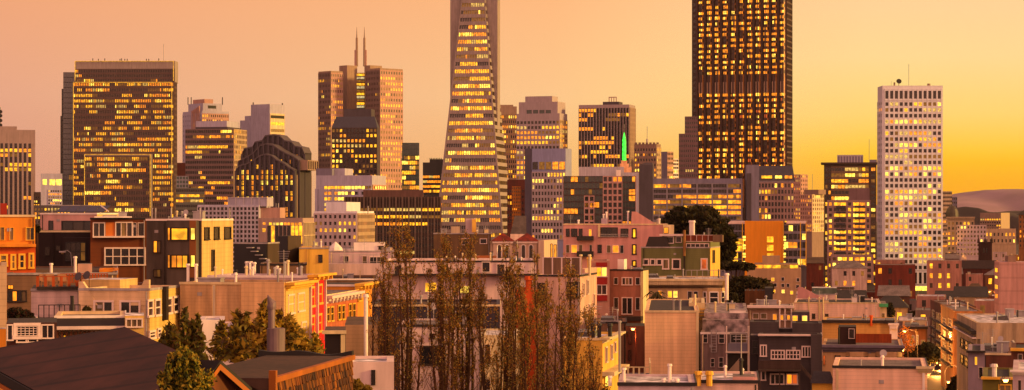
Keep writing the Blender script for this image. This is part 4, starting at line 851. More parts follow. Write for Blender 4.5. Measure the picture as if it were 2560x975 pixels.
# M24 left low brown roof and deck
v = house('low brown house with a broad flat roof in front of the near-black maroon house', 18, 292, None, 172, 3, 682, BRS, C('roof_olive', (.13, .09, .075), .9, .2), depth=22, par=.1)
wins(v, 'A', [(20, 713, 33, 722, 'a', 2), (19, 727, 66, 753, 'dadc', 4)], fr=DTR); t = v.sub(194, 229, 660, 2, 3, wall=C('pink_shed', (.55, .38, .34), .8, .12)); 
for X, y0 in ((128, 662), (188, 645)): tubeof(v, X, y0, 690, .11, WHT, 'flue', 1.5)
v2 = house('orange lit end wall house right of the pink rooftop shed', 248, 296, None, 178, 3, 674, C('orange_plaster', (.65, .30, .07), .8, .1), ROOFD, depth=6)
dk = house('timber roof deck with rust red railings on a white block wall', 78, 199, None, 158, 2, 722, WBL, ROOFD, depth=9, name='deck_house', par=0)
RST = C('rust_timber', (.42, .12, .035), .8, .2)
rail(dk, 'A', 94, 212, 690, 720, RST, 6, -.1, r=.1); rail(dk, 'A', 150, 270, 688, 712, RST, 16, -5.0, r=.05); dk.bandbox('A', 92, 716, 214, 724, .3, DTR, 'deck_edge')
for X in (112, 128, 158):
    e = empty('deck_chair', P(X, 716, 160.5), R(20), {112: 'slatted deck chair nearest the railing corner on the roof deck', 128: 'reclining deck chair between two others on the roof deck', 158: 'deck chair on the right beside the timber post of the roof deck'}[X], 'chair', 'chairs on the roof deck')
    q = MB(); q.hexa([(-.3,-.2,.35),(.3,-.2,.35),(.3,.35,.35),(-.3,.35,.35),(-.3,-.2,.4),(.3,-.2,.4),(.3,.35,.4),(-.3,.35,.4)], C('chair_timber', (.34,.2,.12), .8, .1)); q.build('seat', e)
    q = MB(); q.hexa([(-.3,.32,.36),(.3,.32,.36),(.3,.38,.36),(-.3,.38,.36),(-.3,.75,0.85),(.3,.75,0.85),(.3,.8,0.85),(-.3,.8,0.85)], C('chair_timber', (.34,.2,.12), .8, .1)); q.build('backrest', e)
    for a in (-.27, .27):
        for c in (-.17, .32): q = MB(); q.box(a-.02, c-.02, 0, a+.02, c+.02, .35, C('chair_timber', (.34,.2,.12), .8, .1)); q.build('leg', e)
# M27..M25 cream house
v = house('cream house with raised parapet corners, sliding glass doors and a golden right wall', 198, 372, 452, 150, 8, 722, CRS, ROOFL, par=.9, cl=3, seed=5)
wins(v, 'A', [(236, 753, 283, 787, 'cdcd', 2), (301, 753, 350, 787, 'dm', 2)], fr=PTR, fw=.2); 
q = MB(); q.hexa([(v.x0-.02,-.06,v.z1-1.1),(v.x0+1.3,-.06,v.z1-1.1),(v.x0+1.3,.3,v.z1-1.1),(v.x0-.02,.3,v.z1-1.1),(v.x0-.02,-.06,v.z1+.45),(v.x0+.25,-.06,v.z1+.45),(v.x0+.25,.3,v.z1+.45),(v.x0-.02,.3,v.z1+.45)], CRS)
q.build('parapet_wing', v.root); q = MB(); q.hexa([(v.x1-1.3,-.06,v.z1-1.1),(v.x1+.02,-.06,v.z1-1.1),(v.x1+.02,.3,v.z1-1.1),(v.x1-1.3,.3,v.z1-1.1),(v.x1-.25,-.06,v.z1+.6),(v.x1+.02,-.06,v.z1+.6),(v.x1+.02,.3,v.z1+.6),(v.x1-.25,.3,v.z1+.6)], CRS); q.build('parapet_wing', v.root)
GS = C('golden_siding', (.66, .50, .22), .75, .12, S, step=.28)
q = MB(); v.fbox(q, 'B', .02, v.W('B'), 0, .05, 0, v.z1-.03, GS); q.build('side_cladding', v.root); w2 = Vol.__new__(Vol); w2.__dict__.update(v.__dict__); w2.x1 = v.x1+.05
wins(w2, 'B', [(368, 751, 380, 790), (386, 749, 399, 788), (415, 745, 427, 783), (432, 742, 446, 779), (372, 828, 386, 845), (392, 822, 400, 842)], 'm', PTR, 1, 2, fw=.22); w2.bandbox('B', 405, 716, 411, 800, .3, DTR, 'drainpipe')
t = v.sub(205, 300, 699, 5, 4, wall=YSD, name='roof_screen', roof=ROOFL)
for X, y0 in ((216, 693), (237, 690)):
    u, z_ = t.uv('A', X, y0); q = MB(); q.tube([(t.x0+u,t.y0-1.2,v.z1-.9),(t.x0+u,t.y0-1.2,z_)], .03, DRK, 4); q.tube([(t.x0+u,t.y0-1.2,z_),(t.x0+u-.1,t.y0-1.45,z_+.1)], [.07,.3], C('dish_grey',(.12,.10,.11),.5,.1), 12); q.build('satellite_dish', v.root)
v = house('low cream bay fronted house with a black sloping awning band below the sliding doors', 137, 312, None, 138, 3, 789, CRS, ROOF, depth=7, par=.2, cl=0)
u0, u1, z0, z1 = v.rect('A', 140, 795, 310, 813); q = MB(); q.hexa([(v.x0-.3,-1.0,z0),(v.x1+.6,-1.0,z0),(v.x1+.6,0,z0),(v.x0-.3,0,z0),(v.x0,-.1,z1),(v.x1+.2,-.1,z1),(v.x1+.2,0,z1),(v.x0,0,z1)], DTR); q.build('awning', v.root)
q = MB(); q.box(v.x0-.4,-1.1,z0-.2,v.x1+.7,-.02,z0-.003,PTR); q.build('awning_edge', v.root)
q = MB()
for i in range(16): a = v.x0+.1+i*.27; q.box(a,-.5,z0-.75,a+.13,-.02,z0-.35,C('carved_wood',(.25,.12,.06),.8,.2))
q.build('frieze', v.root); wins(v, 'A', [(150, 838, 168, 850, 'dl', 2), (175, 838, 190, 850, 'al', 2)], fr=PTR)
v = house('golden end bay with three square panes right of the black awning', 312, 360, None, 137, 20, 789, GS, ROOFL, depth=4, par=0); wins(v, 'A', [(315, 797, 356, 817, 'ccc', 3)], fr=PTR)
v = house('pale block house with a small iron balcony stair left of the sliding doors', 78, 200, None, 146, 2, 800, WBL, ROOFD, depth=8); rail(v, 'A', 95, 200, 765, 800, DRK, 8, -2.5)
q = MB(); u, z_ = v.uv('A', 180, 742); q.tube([(v.x0+u,2,v.z1-1),(v.x0+u,2,z_)], .12, DRK, 6); q.build('stove_pipe', v.root)
v = house('plain cream wall house at the left edge below the orange house', -60, 17, None, 120, 2, 664, C('cream_block', (.62, .48, .36), .85, .15, 'block', step=.35), ROOF, depth=9)
v = house('orange ochre garden wall at the lower left edge', -60, 15, None, 90, 2, 822, C('ochre_wall', (.6, .28, .06), .85, .2), ROOFL, depth=1, name='garden_wall', cat='wall', par=0)
v = house('white framed conservatory with a fine lattice window at the lower left', 16, 142, None, 112, 3, 806, C('dark_red_timber', (.10, .035, .03), .8, .2), ROOFD, depth=5, par=0, name='conservatory', cat='conservatory')
wins(v, 'A', [(38, 812, 98, 842, 'ddd', 1)], fr=PTR, fw=.3); wins(v, 'A', [(42, 815, 94, 840, 'dmdmd', 5, 4)], fr=PTR, fw=.07); wins(v, 'A', [(18, 812, 32, 850, 'm'), (104, 812, 134, 845, 'mdc', 2), (42, 846, 66, 855), (70, 846, 94, 855)], fr=PTR, fw=.1)
# M26 row
v = house('long beige block walled house with patched siding behind the bamboo', 450, 712, 771, 155, 8, 707, BGW, C('roof_brown', (.16, .11, .09), .9, .25, 'gravel', .4), par=.15, cl=4, seed=2)
v.bandbox('A', 532, 712, 539, 800, .12, CREAM, 'pipe_chase'); wins(v, 'A', [(533, 746, 537, 763)], fr=PTR); v.bandbox('A', 605, 705, 712, 830, .25, C('beige_block2', (.70, .51, .33), .85, .18, 'block', step=.3), 'front_extension')
for X in (470, 490): tubeof(v, X, 664, 708, .11, WHT, 'flue', 3)
for X, y0 in ((617, 658), (627, 658), (636, 660), (693, 668), (699, 674), (745, 672), (752, 670)): tubeof(v, X, y0, 695, .12 if X < 640 else .09, WHT, 'flue', 16)
q = MB(); v.fbox(q, 'B', .02, v.W('B')-.02, 0, .05, 0, v.z1-.03, C('mustard_siding', (.66, .50, .22), .75, .1, S, step=.25)); q.build('street_front', v.root)
wins(v, 'B', [(719, 737, 734, 783, 'm'), (743, 733, 759, 777, 'm'), (752, 805, 764, 830, 'm')], fr=PTR, ny=2, fw=.2); cornice(v, 'B', 713, 771, 703, 722, .7, YTR)
v = house('scarlet fronted house with white pilasters between the yellow and brick pink fronts', 520, 771, 814, 162, 8, 690, C('lilac_white'), ROOFL, par=.1, cl=8, seed=31)
q = MB(); v.fbox(q, 'B', .02, v.W('B')-.02, 0, .05, 0, v.z1-.03, C('scarlet_paint', (.65, .02, .015), .6, .1)); q.build('street_front', v.root)
wins(v, 'B', [(776, 718, 784, 765, 'm'), (794, 712, 803, 758, 'm'), (776, 790, 784, 832, 'm'), (793, 786, 802, 828, 'm')], fr=YTR, ny=2, fw=.25); cornice(v, 'B', 770, 814, 684, 700, .8, YTR, teeth=4)
for X in (771, 788, 808): v.bandbox('B', X, 700, X+1.6, 850, .22, PTR, 'pilaster')
v = house('brick pink low house with bracketed cornice right of the scarlet front', 700, 814, 893, 167.5, 8, 738, C('salmon_siding', (.52, .20, .11), .75, .12, S, step=.25), ROOF, par=0)
for a in (815, 843, 870): wins(v, 'B', [(a, 768-(a-815)*.15, a+7, 803-(a-815)*.15, 'm'), (a+10, 767-(a-815)*.15, a+17, 802-(a-815)*.15, 'm')], fr=YTR, ny=2, fw=.15)
cornice(v, 'B', 812, 893, 733, 752, .6, PTR, teeth=9)
v = house('orange fronted house with a deep cornice, last of the painted row', 770, 893, 930, 178.7, 8, 712, C('tangerine_paint', (.65, .33, .08), .75, .12), ROOFD, par=0); cornice(v, 'B', 888, 930, 706, 722, .8, YTR, teeth=5); wins(v, 'B', [(893, 732, 902, 752, 'c'), (912, 730, 920, 750, 'c')], fr=YTR)
v = house('small white garden shed with a pale roof among the bamboo', 500, 562, None, 128, 5, 800, WHT, ROOFL, depth=5, par=.1, cl=1, name='shed', cat='shed')
v = house('small white skylight shed behind the golden bamboo', 545, 600, None, 120, 5, 815, C('lilac_white'), ROOFL, depth=5, par=.1, name='shed', cat='shed')
v = house('tan sided house with a dark roofed carport and cream post left of the bare trees', 862, 945, None, 150, 3, 812, C('tan_siding2', (.40, .28, .20), .8, .12, S, step=.25), C('roof_brown'), depth=12, par=0, cl=1)
q = MB(); u, z_ = v.uv('A', 915, 740); q.tube([(v.x0+u,-2,v.z1-2),(v.x0+u,-2,z_)], .13, WHT, 8); q.tube([(v.x0+u,-2,z_),(v.x0+u,-2,z_+.2)], [.2,.16], WHT, 8); q.build('flue', v.root)
v = house('cream posted porch with a black interior between the salmon row and the tan siding', 812, 864, None, 140, 20, 828, DTR, C('roof_brown'), depth=6, par=0); v.bandbox('A', 852, 835, 863, 890, .3, CREAM, 'post'); v.bandbox('A', 805, 826, 866, 834, .4, CREAM, 'eave')
# ---- centre, behind the bare trees
v = house('olive brown block house with one small white framed window left of the tiled turrets', 1084, 1228, None, 330, 2, 583, C('olive_stucco', (.22, .15, .09), .8, .15), ROOFL, depth=14, cl=6, seed=77); wins(v, 'A', [(1200, 597, 1217, 609), (1154, 596, 1172, 612)], fr=PTR)
t = v.sub(1164, 1190, 546, 2, 3, wall=C('lilac_white')); v.bandbox('A', 1180, 548, 1190, 580, .1, YEL, 'box_side', -2.1); t = v.sub(1128, 1150, 566, 2, 3, wall=CREAM)
v = house('small red-brown rooftop cabin with sliding doors left of the turrets', 1192, 1240, None, 290, 3, 641, C('redwood_siding', (.40, .17, .07), .8, .12, S, step=.25), ROOFL, depth=6); wins(v, 'A', [(1196, 648, 1218, 676, 'dm', 2)], fr=PTR)
TIL = C('terracotta_tile', (.28, .05, .025), .75, .35, 'siding', step=.35)
v = B('turret_house', 'cream house with two small turrets under red tiled pyramid roofs', 'house', 1226, 1346, None, 300, 2, 604, C('cream_plaster', (.62, .50, .42), .8, .1), ROOFL, .1, depth=10)
for (xa, xb, ap) in ((1230, 1284, 1256), (1290, 1345, 1314)):
    t = v.sub(xa+3, xb-3, 603, -.5, 3, 0, name='turret'); zt = t.uv('A', ap, 587)[1]; q = MB(); zz = t.z1; a = .35
    bs = [(t.x0-a,t.y0-a,zz),(t.x1+a,t.y0-a,zz),(t.x1+a,t.y1+a,zz),(t.x0-a,t.y1+a,zz)]; ap_ = ((t.x0+t.x1)/2,(t.y0+t.y1)/2,zt+.25)
    for i in range(4): q.face([bs[i], bs[(i+1)%4], ap_], TIL)
    q.face(bs[::-1], TIL); q.build('tiled_roof', v.root); t.bandbox('A', xa+1, 603, xb-1, 608, .25, PTR, 'eave')
    for k_ in range(2):
        xx = xa+13+k_*19; u0, u1, z0, z1 = t.rect('A', xx, 617, xx+11, 645); q = MB(); cx = (u0+u1)/2; rr = (u1-u0)/2; arc = [(cx-rr*math.cos(i*math.pi/8), z1+rr*math.sin(i*math.pi/8)) for i in range(9)]
        q.face([t.p3('A', a_, .04, c_) for a_, c_ in [(u0, z0), (u1, z0)]+arc[::-1]], GM); w_ = q.build('arched_window', v.root)
        q = MB(); pts = [t.p3('A', a_, .07, c_) for a_, c_ in [(u0, z0)]+arc+[(u1, z0)]]; q.tube(pts, .07, WHT, 4); q.build('window_frame', w_)
v.win('A', 1234, 610, 1234.5, 611, 'd'); bpy.data.objects.remove(v.root.children[-1])
v = house('narrow cream house with stepped golden gable right of the turrets', 1346, 1360, 1393, 295, 12, 601, C('cream_plaster'), ROOFL, par=.1); wins(v, 'B', [(1376, 610, 1380, 650, 'a'), (1384, 612, 1390, 650, 'a')], fr=DTR)
v = house('steep grey slate gabled house behind the tiled turrets', 1276, 1316, None, 325, 3, 585, PAL, SLATE, depth=9, par=0)
q = MB(); q.hexa([(v.x0,0,v.z1),(v.x1,0,v.z1),(v.x1,7,v.z1),(v.x0,7,v.z1),(v.x0+.6,3.3,v.z1+2.6),(v.x1,3.3,v.z1+2.6),(v.x1,3.7,v.z1+2.6),(v.x0+.6,3.7,v.z1+2.6)], C('grey_shingle', (.16, .13, .13), .9, .2, S, step=.25)); q.build('gable_roof', v.root)
v = house('white house with glass balcony rooms seen through the tops of the bare trees', 960, 1340, None, 240, 2, 652, C('white_stucco', (.70, .58, .58), .8, .15), ROOFL, depth=14, cl=10, seed=9)
wins(v, 'A', [(1062, 706, 1092, 730, 'll', 2), (1150, 714, 1174, 733, 'b', 1), (1242, 660, 1262, 690, 'm', 1), (1205, 655, 1225, 680, 'd', 1), (985, 664, 1005, 688, 'm', 1), (1100, 660, 1122, 684, 'd', 1)], fr=PTR); v.bandbox('A', 962, 684, 1340, 688, 1.3, DTR, 'balcony_slab')
v = house('pink walled flats with a wide slate blue flat roof edge behind the bare trees', 920, 1250, None, 190, 2, 762, C('slate_fascia', (.075, .065, .10), .7, .15), C('roof_brown'), depth=12, par=.2, cl=3)
v = house('white stucco house with one big dark window behind the bare tree trunks', 1000, 1208, None, 152, 3, 812, C('white_stucco'), ROOF, depth=9, par=.1, cl=2); wins(v, 'A', [(1050, 866, 1112, 911, 'dm', 2)], fr=DTR); wins(v, 'A', [(1072, 833, 1090, 850, 'm')], fr=PTR)
v = house('cream side wall house with two tall windows between the bare trees', 1200, 1300, None, 140, 12, 838, CREAM, ROOFL, depth=8, par=.1); wins(v, 'A', [(1212, 862, 1226, 910), (1214, 948, 1226, 975)], 'm', PTR)
v = house('rust orange chimneyed house glimpsed through the middle bare tree', 1290, 1345, None, 205, 3, 725, C('rust_orange_plaster', (.55, .14, .04), .8, .2), ROOFL, depth=8); tubeof(v, 1322, 700, 730, .3, ORGR, 'chimney', 1)
v = house('curved white garden wall at the foot of the left bare tree', 862, 985, None, 92, 14, 905, C('white_stucco'), ROOFL, depth=4, par=.1, name='garden_wall', cat='wall'); wins(v, 'A', [(928, 925, 938, 962, 'm')], fr=DTR)
v = house('tall pinkish house with a glass fenced roof terrace and pale golden side wall', 1332, 1450, 1491, 205, 12, 688, C('warm_white_stucco', (.62, .46, .40), .8, .15), ROOFL, par=.1)
wins(v, 'A', [(1418, 706, 1449, 745, 'md', 2), (1344, 708, 1362, 740, 'm')], fr=DTR); fc = rail(v, 'A', 1357, 1450, 643, 688, PTR, 4, -.2, 'terrace_screen', r=.06, solid=C('smoked_screen', (.24, .16, .11), .5, .2))
wins(v, 'B', [(1456, 708, 1460, 740), (1466, 700, 1470, 735), (1458, 770, 1462, 805), (1470, 760, 1474, 790), (1482, 735, 1486, 765)], 'c', PTR)
for X in (1452, 1474): tubeof(v, X, 640, 690, .12, CREAM, 'chimney', 1.5)
v = house('cream rear wing with stepped parapet behind the glass fenced terrace', 1450, 1462, 1492, 226, 12, 672, C('warm_white_stucco'), ROOFL, par=.1)
v = house('narrow house of dark red panels with a bright lit room beside the pink brown flats', 1476, 1524, None, 242, 3, 652, C('rose_plaster', (.48, .30, .27), .8, .12), ROOFD, depth=9, cl=3)
for yy, y2 in ((656, 667), (694, 711), (738, 752)): v.bandbox('A', 1490, yy, 1518, y2, .15, RED, 'red_panel')
wins(v, 'A', [(1491, 668, 1517, 691, 'lb', 2), (1492, 712, 1517, 736, 'md', 2)], fr=PTR); tubeof(v, 1473, 648, 700, .2, YTR, 'chimney', -1)
v = house('pink brown stucco flats with square windows and tall glass doors above the alley', 1524, 1606, 1620, 246, 12, 674, PBR, ROOFL, cl=4, seed=8)
wins(v, 'A', [(1535, 694, 1545, 711), (1555, 694, 1581, 712, 'mcm', 3), (1589, 694, 1600, 712), (1535, 744, 1546, 773), (1555, 744, 1581, 785, 'dd', 2), (1589, 744, 1600, 775)], 'd', PTR); q = MB(); v.fbox(q, 'B', .02, v.W('B'), 0, .05, 0, v.z1-.03, CREAM); q.build('side_cladding', v.root)
v.bandbox('A', 1520, 790, 1608, 800, 1.6, DTR, 'awning'); t = v.sub(1544, 1560, 648, 1, 2, wall=WHT)
# M3 pink house
v = B('house', 'large pink house with black balconies, slit lit windows and a sloping gable', 'house', 1408, 1668, None, 340, 3, 560, C('rose_pink_stucco', (.62, .38, .37), .8, .1), ROOFL, .2, depth=14)
RP = C('rose_pink_stucco')
wins(v, 'A', [(1415, 572, 1424, 591), (1428, 572, 1443, 591), (1447, 572, 1456, 591), (1502, 569, 1544, 592, 'ddm', 3), (1552, 572, 1570, 592, 'mm', 2), (1494, 612, 1504, 632)], 'd', DTR); wins(v, 'A', [(1472, 573, 1479, 590, 'a'), (1415, 612, 1424, 632, 'c'), (1428, 612, 1443, 632, 'a'), (1447, 612, 1456, 632, 'c'), (1474, 612, 1480, 632, 'd'), (1517, 613, 1527, 632, 'c'), (1531, 613, 1547, 632, 'a'), (1550, 613, 1559, 633, 'd')], fr=PTR)
wins(v, 'A', [(1581, 572, 1590, 594, 'l'), (1581, 612, 1590, 635, 'l'), (1581, 652, 1590, 665, 'l')], fr=DTR, fw=.3); q = MB()
pts = [v.uv('A', X, Y) for X, Y in ((1578, 562), (1580, 529), (1591, 529), (1641, 561))]; q.face([v.p3('A', u, .03, z) for u, z in pts[:1]+[pts[3]]+pts[2:0:-1]], RP); q.face([v.p3('A', u, -7, z) for u, z in pts], RP)
for a, c in zip(pts, pts[1:]): q.face([v.p3('A', a[0], .03, a[1]), v.p3('A', a[0], -7, a[1]), v.p3('A', c[0], -7, c[1]), v.p3('A', c[0], .03, c[1])], RP)
q.build('gable', v.root); v.bandbox('A', 1442, 590, 1484, 601, 1.2, DRK, 'balcony'); v.bandbox('A', 1442, 628, 1484, 641, 1.2, DRK, 'balcony'); v.bandbox('A', 1495, 561, 1500, 592, .5, CREAM, 'fin'); rail(v, 'A', 1500, 1570, 585, 592, GAL, 14, .4)
for X, y0 in ((1509, 538), (1516, 532), (1446, 552), (1570, 530)): tubeof(v, X, y0, 562, .14, WHT, 'flue', 3)
clutter(v, 6, 15); t = v.sub(1503, 1516, 546, 2, 3, wall=C('lilac_white')); tubeof(v, 1648, 549, 562, .15, WHT, 'flue', 2); t = v.sub(1658, 1685, 562, -1, 5, 0, wall=CREAM, name='side_wing'); t.win('A', 1660, 569, 1671, 583, 'a', DTR)
# M4 green house
v = B('house', 'olive green house with white windows and a yellow right wall below the big dark tree', 'house', 1603, 1775, 1799, 300, 14, 618, GRN_, ROOFD, .2)
wins(v, 'A', [(1609, 648, 1622, 662), (1626, 648, 1638, 662, 'm'), (1642, 648, 1655, 662), (1657, 648, 1672, 672, 'c'), (1681, 648, 1701, 672, 'd'), (1753, 647, 1768, 673, 'r')], 'd', PTR, fw=.25)
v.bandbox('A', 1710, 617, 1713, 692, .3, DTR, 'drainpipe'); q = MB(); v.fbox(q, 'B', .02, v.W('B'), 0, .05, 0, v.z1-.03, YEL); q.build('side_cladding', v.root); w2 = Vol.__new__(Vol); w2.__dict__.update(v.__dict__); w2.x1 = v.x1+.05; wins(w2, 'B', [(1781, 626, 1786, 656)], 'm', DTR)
t = v.sub(1655, 1712, 590, 1.5, 5, wall=GRN_, name='roof_room', roof=ROOFL); t.win('A', 1662, 592, 1684, 608, 'd', PTR); t.win('A', 1690, 592, 1704, 606, 'm', PTR); t.bandbox('A', 1650, 585, 1714, 590, .5, PTR, 'eave')
t = v.sub(1713, 1776, 604, .2, 8, wall=GRN_, name='upper_storey', roof=ROOFD); t.win('A', 1716, 609, 1772, 618, 'dmdm', PTR, nx=5); rail(t, 'A', 1713, 1800, 587, 604, PTR, 6, .1, solid=C('terracotta_planter', (.25, .08, .04), .8, .3)); t.bandbox('A', 1785, 587, 1809, 605, 1.0, C('smoked_screen'), 'terrace_screen')
for X, y0 in ((1727, 556), (1733, 556)): tubeof(v, X, y0, 604, .22, WHT, 'flue', 3)
tubeof(v, 1711, 575, 640, .18, C('wood_pole', (.35, .2, .09), .8, .2), 'pole', -.5, cap=False); clutter(t, 5, 3)
q = MB(); u, z_ = v.uv('A', 1640, 592); q.hexa([(v.x0+u-1.6,1,v.z1),(v.x0+u+1.6,1,v.z1),(v.x0+u+1.6,3,v.z1),(v.x0+u-1.6,3,v.z1),(v.x0+u-1.2,1.2,z_),(v.x0+u+1.2,1.2,z_),(v.x0+u+1.2,2.8,z_),(v.x0+u-1.2,2.8,z_)], DTR); q.build('roof_tent', v.root)
# M5 cornice house
v = B('house', 'cream Victorian house with a toothed cornice, rounded bay and lit parlour windows', 'house', 1608, 1816, None, 262, 4, 698, C('cream_victorian', (.55, .42, .28), .75, .1), ROOFL, .1, depth=13)
cornice(v, 'A', 1608, 1806, 697, 712, .9, CREAM, teeth=36); v.bandbox('A', 1610, 716, 1806, 719, .3, DTR, 'moulding'); wins(v, 'A', [(1613, 726, 1622, 746, 'a'), (1645, 726, 1655, 744, 'a'), (1669, 727, 1680, 744, 'l'), (1683, 727, 1694, 744, 'b'), (1719, 728, 1730, 757, 'm'), (1734, 728, 1745, 757, 'd')], fr=WHT)
bay(v, 'A', 1757, 1812, 719, 775, 1.2, C('cream_victorian'), [(729, 757, 'd')], frm=WHT); rail(v, 'A', 1715, 1812, 675, 696, GAL, 7, -.4, solid=None); clutter(v, 4, 44); tubeof(v, 1817, 688, 750, .2, WHT, 'flue', -1)
# M7 beige box, M8, M9
v = B('house', 'windowless beige block house with a dark flat roof and cream edges, centre right', 'house', 1612, 1746, None, 195, 3, 778, C('beige_stucco_block', (.82, .62, .42), .85, .12, 'block', step=.3), C('roof_violet', (.085, .07, .085), .9, .2), .08, depth=27)
v.bandbox('A', 1611, 776, 1747, 780, .1, CREAM, 'coping'); v.bandbox('A', 1740, 780, 1747, 935, .15, CREAM, 'corner_board')
for X in (1684, 1700): tubeof(v, X, 752, 778, .1, GAL, 'flue', 3)
t = v.subB(1748, 1762, 752, -1.5, 1.4, 0, wall=CREAM, name='side_wing') if False else None
v2 = B('house', 'small cream annexe with a tilted rooftop ladder right of the windowless beige block', 'house', 1722, 1762, None, 207, 4, 757, CREAM, ROOFD, .6, depth=12)
q = MB()
for i in range(4): a = -v2.W('A')+.1+i*.08; q.box(a, -.35, v2.z1-1.5+i*.3, a+1.2, -.25, v2.z1-1.42+i*.3, YTR)
q.build('ladder', v2.root); q = MB(); q.tube([(v2.x1-.9,-.3,v2.z1-1),(v2.x1-.9,-.3,v2.z1+.8)], .12, CREAM, 6); q.build('flue', v2.root)
TORN = C('patched_roofing', (.42, .35, .38), .85, .3, 'messy'); WST = C('weathered_stucco', (.30, .23, .23), .85, .25)
v = B('house', 'shabby stucco house with a torn patched roof, rope ladder and recessed porch', 'house', 1752, 1872, None, 192, 3, 832, WST, TORN, .1, depth=4)
t = v.sub(1756, 1872, 800, 3.2, 3, 0, wall=TORN, name='upper_storey', roof=TORN, par=.05); t = v.sub(1760, 1870, 783, 5.8, 22, 0, wall=TORN, name='rear_block', roof=TORN, par=.1); clutter(t, 3, 19)
wins(v, 'A', [(1758, 833, 1769, 857), (1797, 833, 1811, 858), (1777, 896, 1786, 917), (1797, 893, 1808, 918)], 'd', PTR, ny=2); wins(v, 'A', [(1826, 833, 1867, 857, 'dmcd', 3)], fr=GAL); v.bandbox('A', 1820, 858, 1868, 878, .25, GREYV, 'balcony'); v.bandbox('A', 1814, 878, 1870, 882, .4, PTR, 'balcony_edge')
v.bandbox('A', 1820, 884, 1868, 940, .03, DTR, 'porch_shade_panel'); q = MB(); a0 = v.uv('A', 1816, 932); a1 = v.uv('A', 1848, 898); q.hexa([v.p3('A',a0[0],.5,a0[1]-1.2),v.p3('A',a1[0],.5,a1[1]-.9),v.p3('A',a1[0],.4,a1[1]-.9),v.p3('A',a0[0],.4,a0[1]-1.2),v.p3('A',a0[0],.5,a0[1]),v.p3('A',a1[0],.5,a1[1]+.1),v.p3('A',a1[0],.4,a1[1]+.1),v.p3('A',a0[0],.4,a0[1])], C('stair_side', (.42, .33, .28), .8, .1)); q.build('stair', v.root)  # flat dark panel stands in for the shade inside the porch
q = MB(); ua, ub, z0, z1 = v.rect('A', 1778, 825, 1791, 880)
for u in (ua, ub): v.fbox(q, 'A', u-.03, u+.03, .12, .18, z0, z1, GAL)
for i in range(9): z = z0+(z1-z0)*i/8; v.fbox(q, 'A', ua, ub, .12, .17, z-.02, z+.02, GAL)
q.build('ladder', v.root)
for X in (1815, 1869, 1872): v.bandbox('A', X, 815, X+3, 935, .3, PTR, 'post')
v = B('house', 'charcoal grey sided house with white windows, a timber balcony and outside stair', 'house', 1897, 2053, None, 182, 4, 838, GRY, ROOFD, .15, depth=4)
wins(v, 'A', [(1901, 863, 1916, 890, 'dd', 2), (1928, 876, 1961, 897, 'dmdm', 4, 2), (1966, 876, 2000, 897, 'mmdd', 4, 2), (2005, 866, 2027, 892, 'ddd', 3), (1926, 935, 1960, 960, 'dmd', 3), (1966, 935, 1994, 960, 'ar', 2), (1903, 928, 1914, 950)], 'd', PTR, fw=.16)
t = v.sub(2027, 2055, 836, -.6, .59, 0, wall=GRY, name='side_bay', roof=ROOFD); v.bandbox('A', 1895, 835, 2056, 839, .5, PTR, 'gutter')
TB = C('weathered_timber', (.13, .09, .08), .85, .2, S, step=.2); rail(v, 'A', 1898, 2000, 899, 920, TB, 20, 1.5, r=.05, solid=TB); v.bandbox('A', 1896, 921, 2002, 925, 1.6, TB, 'balcony_floor')
for X in (1899, 1948, 1997): v.bandbox('A', X, 925, X+3, 975, 1.5, TB, 'post', 1.35)
q = MB(); a0 = v.uv('A', 2002, 908); a1 = v.uv('A', 2030, 940); q.hexa([v.p3('A',a0[0],1.3,a0[1]-.35),v.p3('A',a1[0],1.3,a1[1]-.35),v.p3('A',a1[0],1.1,a1[1]-.35),v.p3('A',a0[0],1.1,a0[1]-.35),v.p3('A',a0[0],1.3,a0[1]),v.p3('A',a1[0],1.3,a1[1]),v.p3('A',a1[0],1.1,a1[1]),v.p3('A',a0[0],1.1,a0[1])], TB); q.build('stair_rail', v.root)
t = v.sub(1874, 1947, 805, 4.2, 4, 0, wall=GRY, name='rear_block', roof=ROOFD, par=.1); t = v.sub(1981, 2055, 808, 4.2, 4, 0, wall=GRY, name='rear_block', roof=ROOFD, par=.1); t = v.sub(1876, 1899, 838, 1.5, 2.5, 0, wall=C('dark_grey_siding', (.05, .04, .05), .8, .1), name='rear_block'); t.win('A', 1880, 852, 1895, 885, 'd', GRY, ny=2)
t = v.sub(1947, 1981, 822, 5.2, 2, 0, wall=C('dark_grey_siding'), name='rear_block')
v = B('house', 'beige low house with a projecting flat roof on thin posts behind the charcoal house', 'house', 1872, 1984, None, 228, 3, 770, C('beige_siding', (.42, .30, .24), .8, .12, S, step=.3), ROOFD, .1, depth=12)
wins(v, 'A', [(1882, 783, 1897, 797, 'c'), (1902, 783, 1917, 797, 'c'), (1932, 785, 1942, 800, 'a'), (1950, 787, 1976, 800, 'ad', 3)], fr=PTR); v.bandbox('A', 1868, 763, 1984, 769, .9, PTR, 'eave'); clutter(v, 6, 71)
for X in (1948, 1961, 1977): v.bandbox('A', X, 768, X+3, 835, .8, PTR, 'post', .65)
t = v.sub(1980, 2024, 780, -1, 4, 0, wall=C('slate_siding', (.10, .085, .11), .8, .1, S, step=.25), name='dormer'); wins(t, 'A', [(1981, 789, 1994, 806, 'l'), (2005, 789, 2018, 806, 'b')], fr=PTR, ny=2)
v = B('fence', 'brown slatted timber fence enclosing a roof terrace beside the round dark tree', 'fence', 1862, 1912, None, 262, 5, 727, C('fence_timber', (.20, .10, .05), .85, .3), ROOFD, 0, depth=5)
q = MB()
for i in range(14): u = v.W('A')*i/14; v.fbox(q, 'A', u+.02, u+.12, 0, .12, v.z1-2.2, v.z1+.15*((i*7) % 3), C('fence_timber'))
q.build('pickets', v.root); v = B('house', 'black sided cabin just right of the slatted fence', 'house', 1912, 1932, None, 262, 5, 720, BLKG, ROOFD, 0, depth=5)
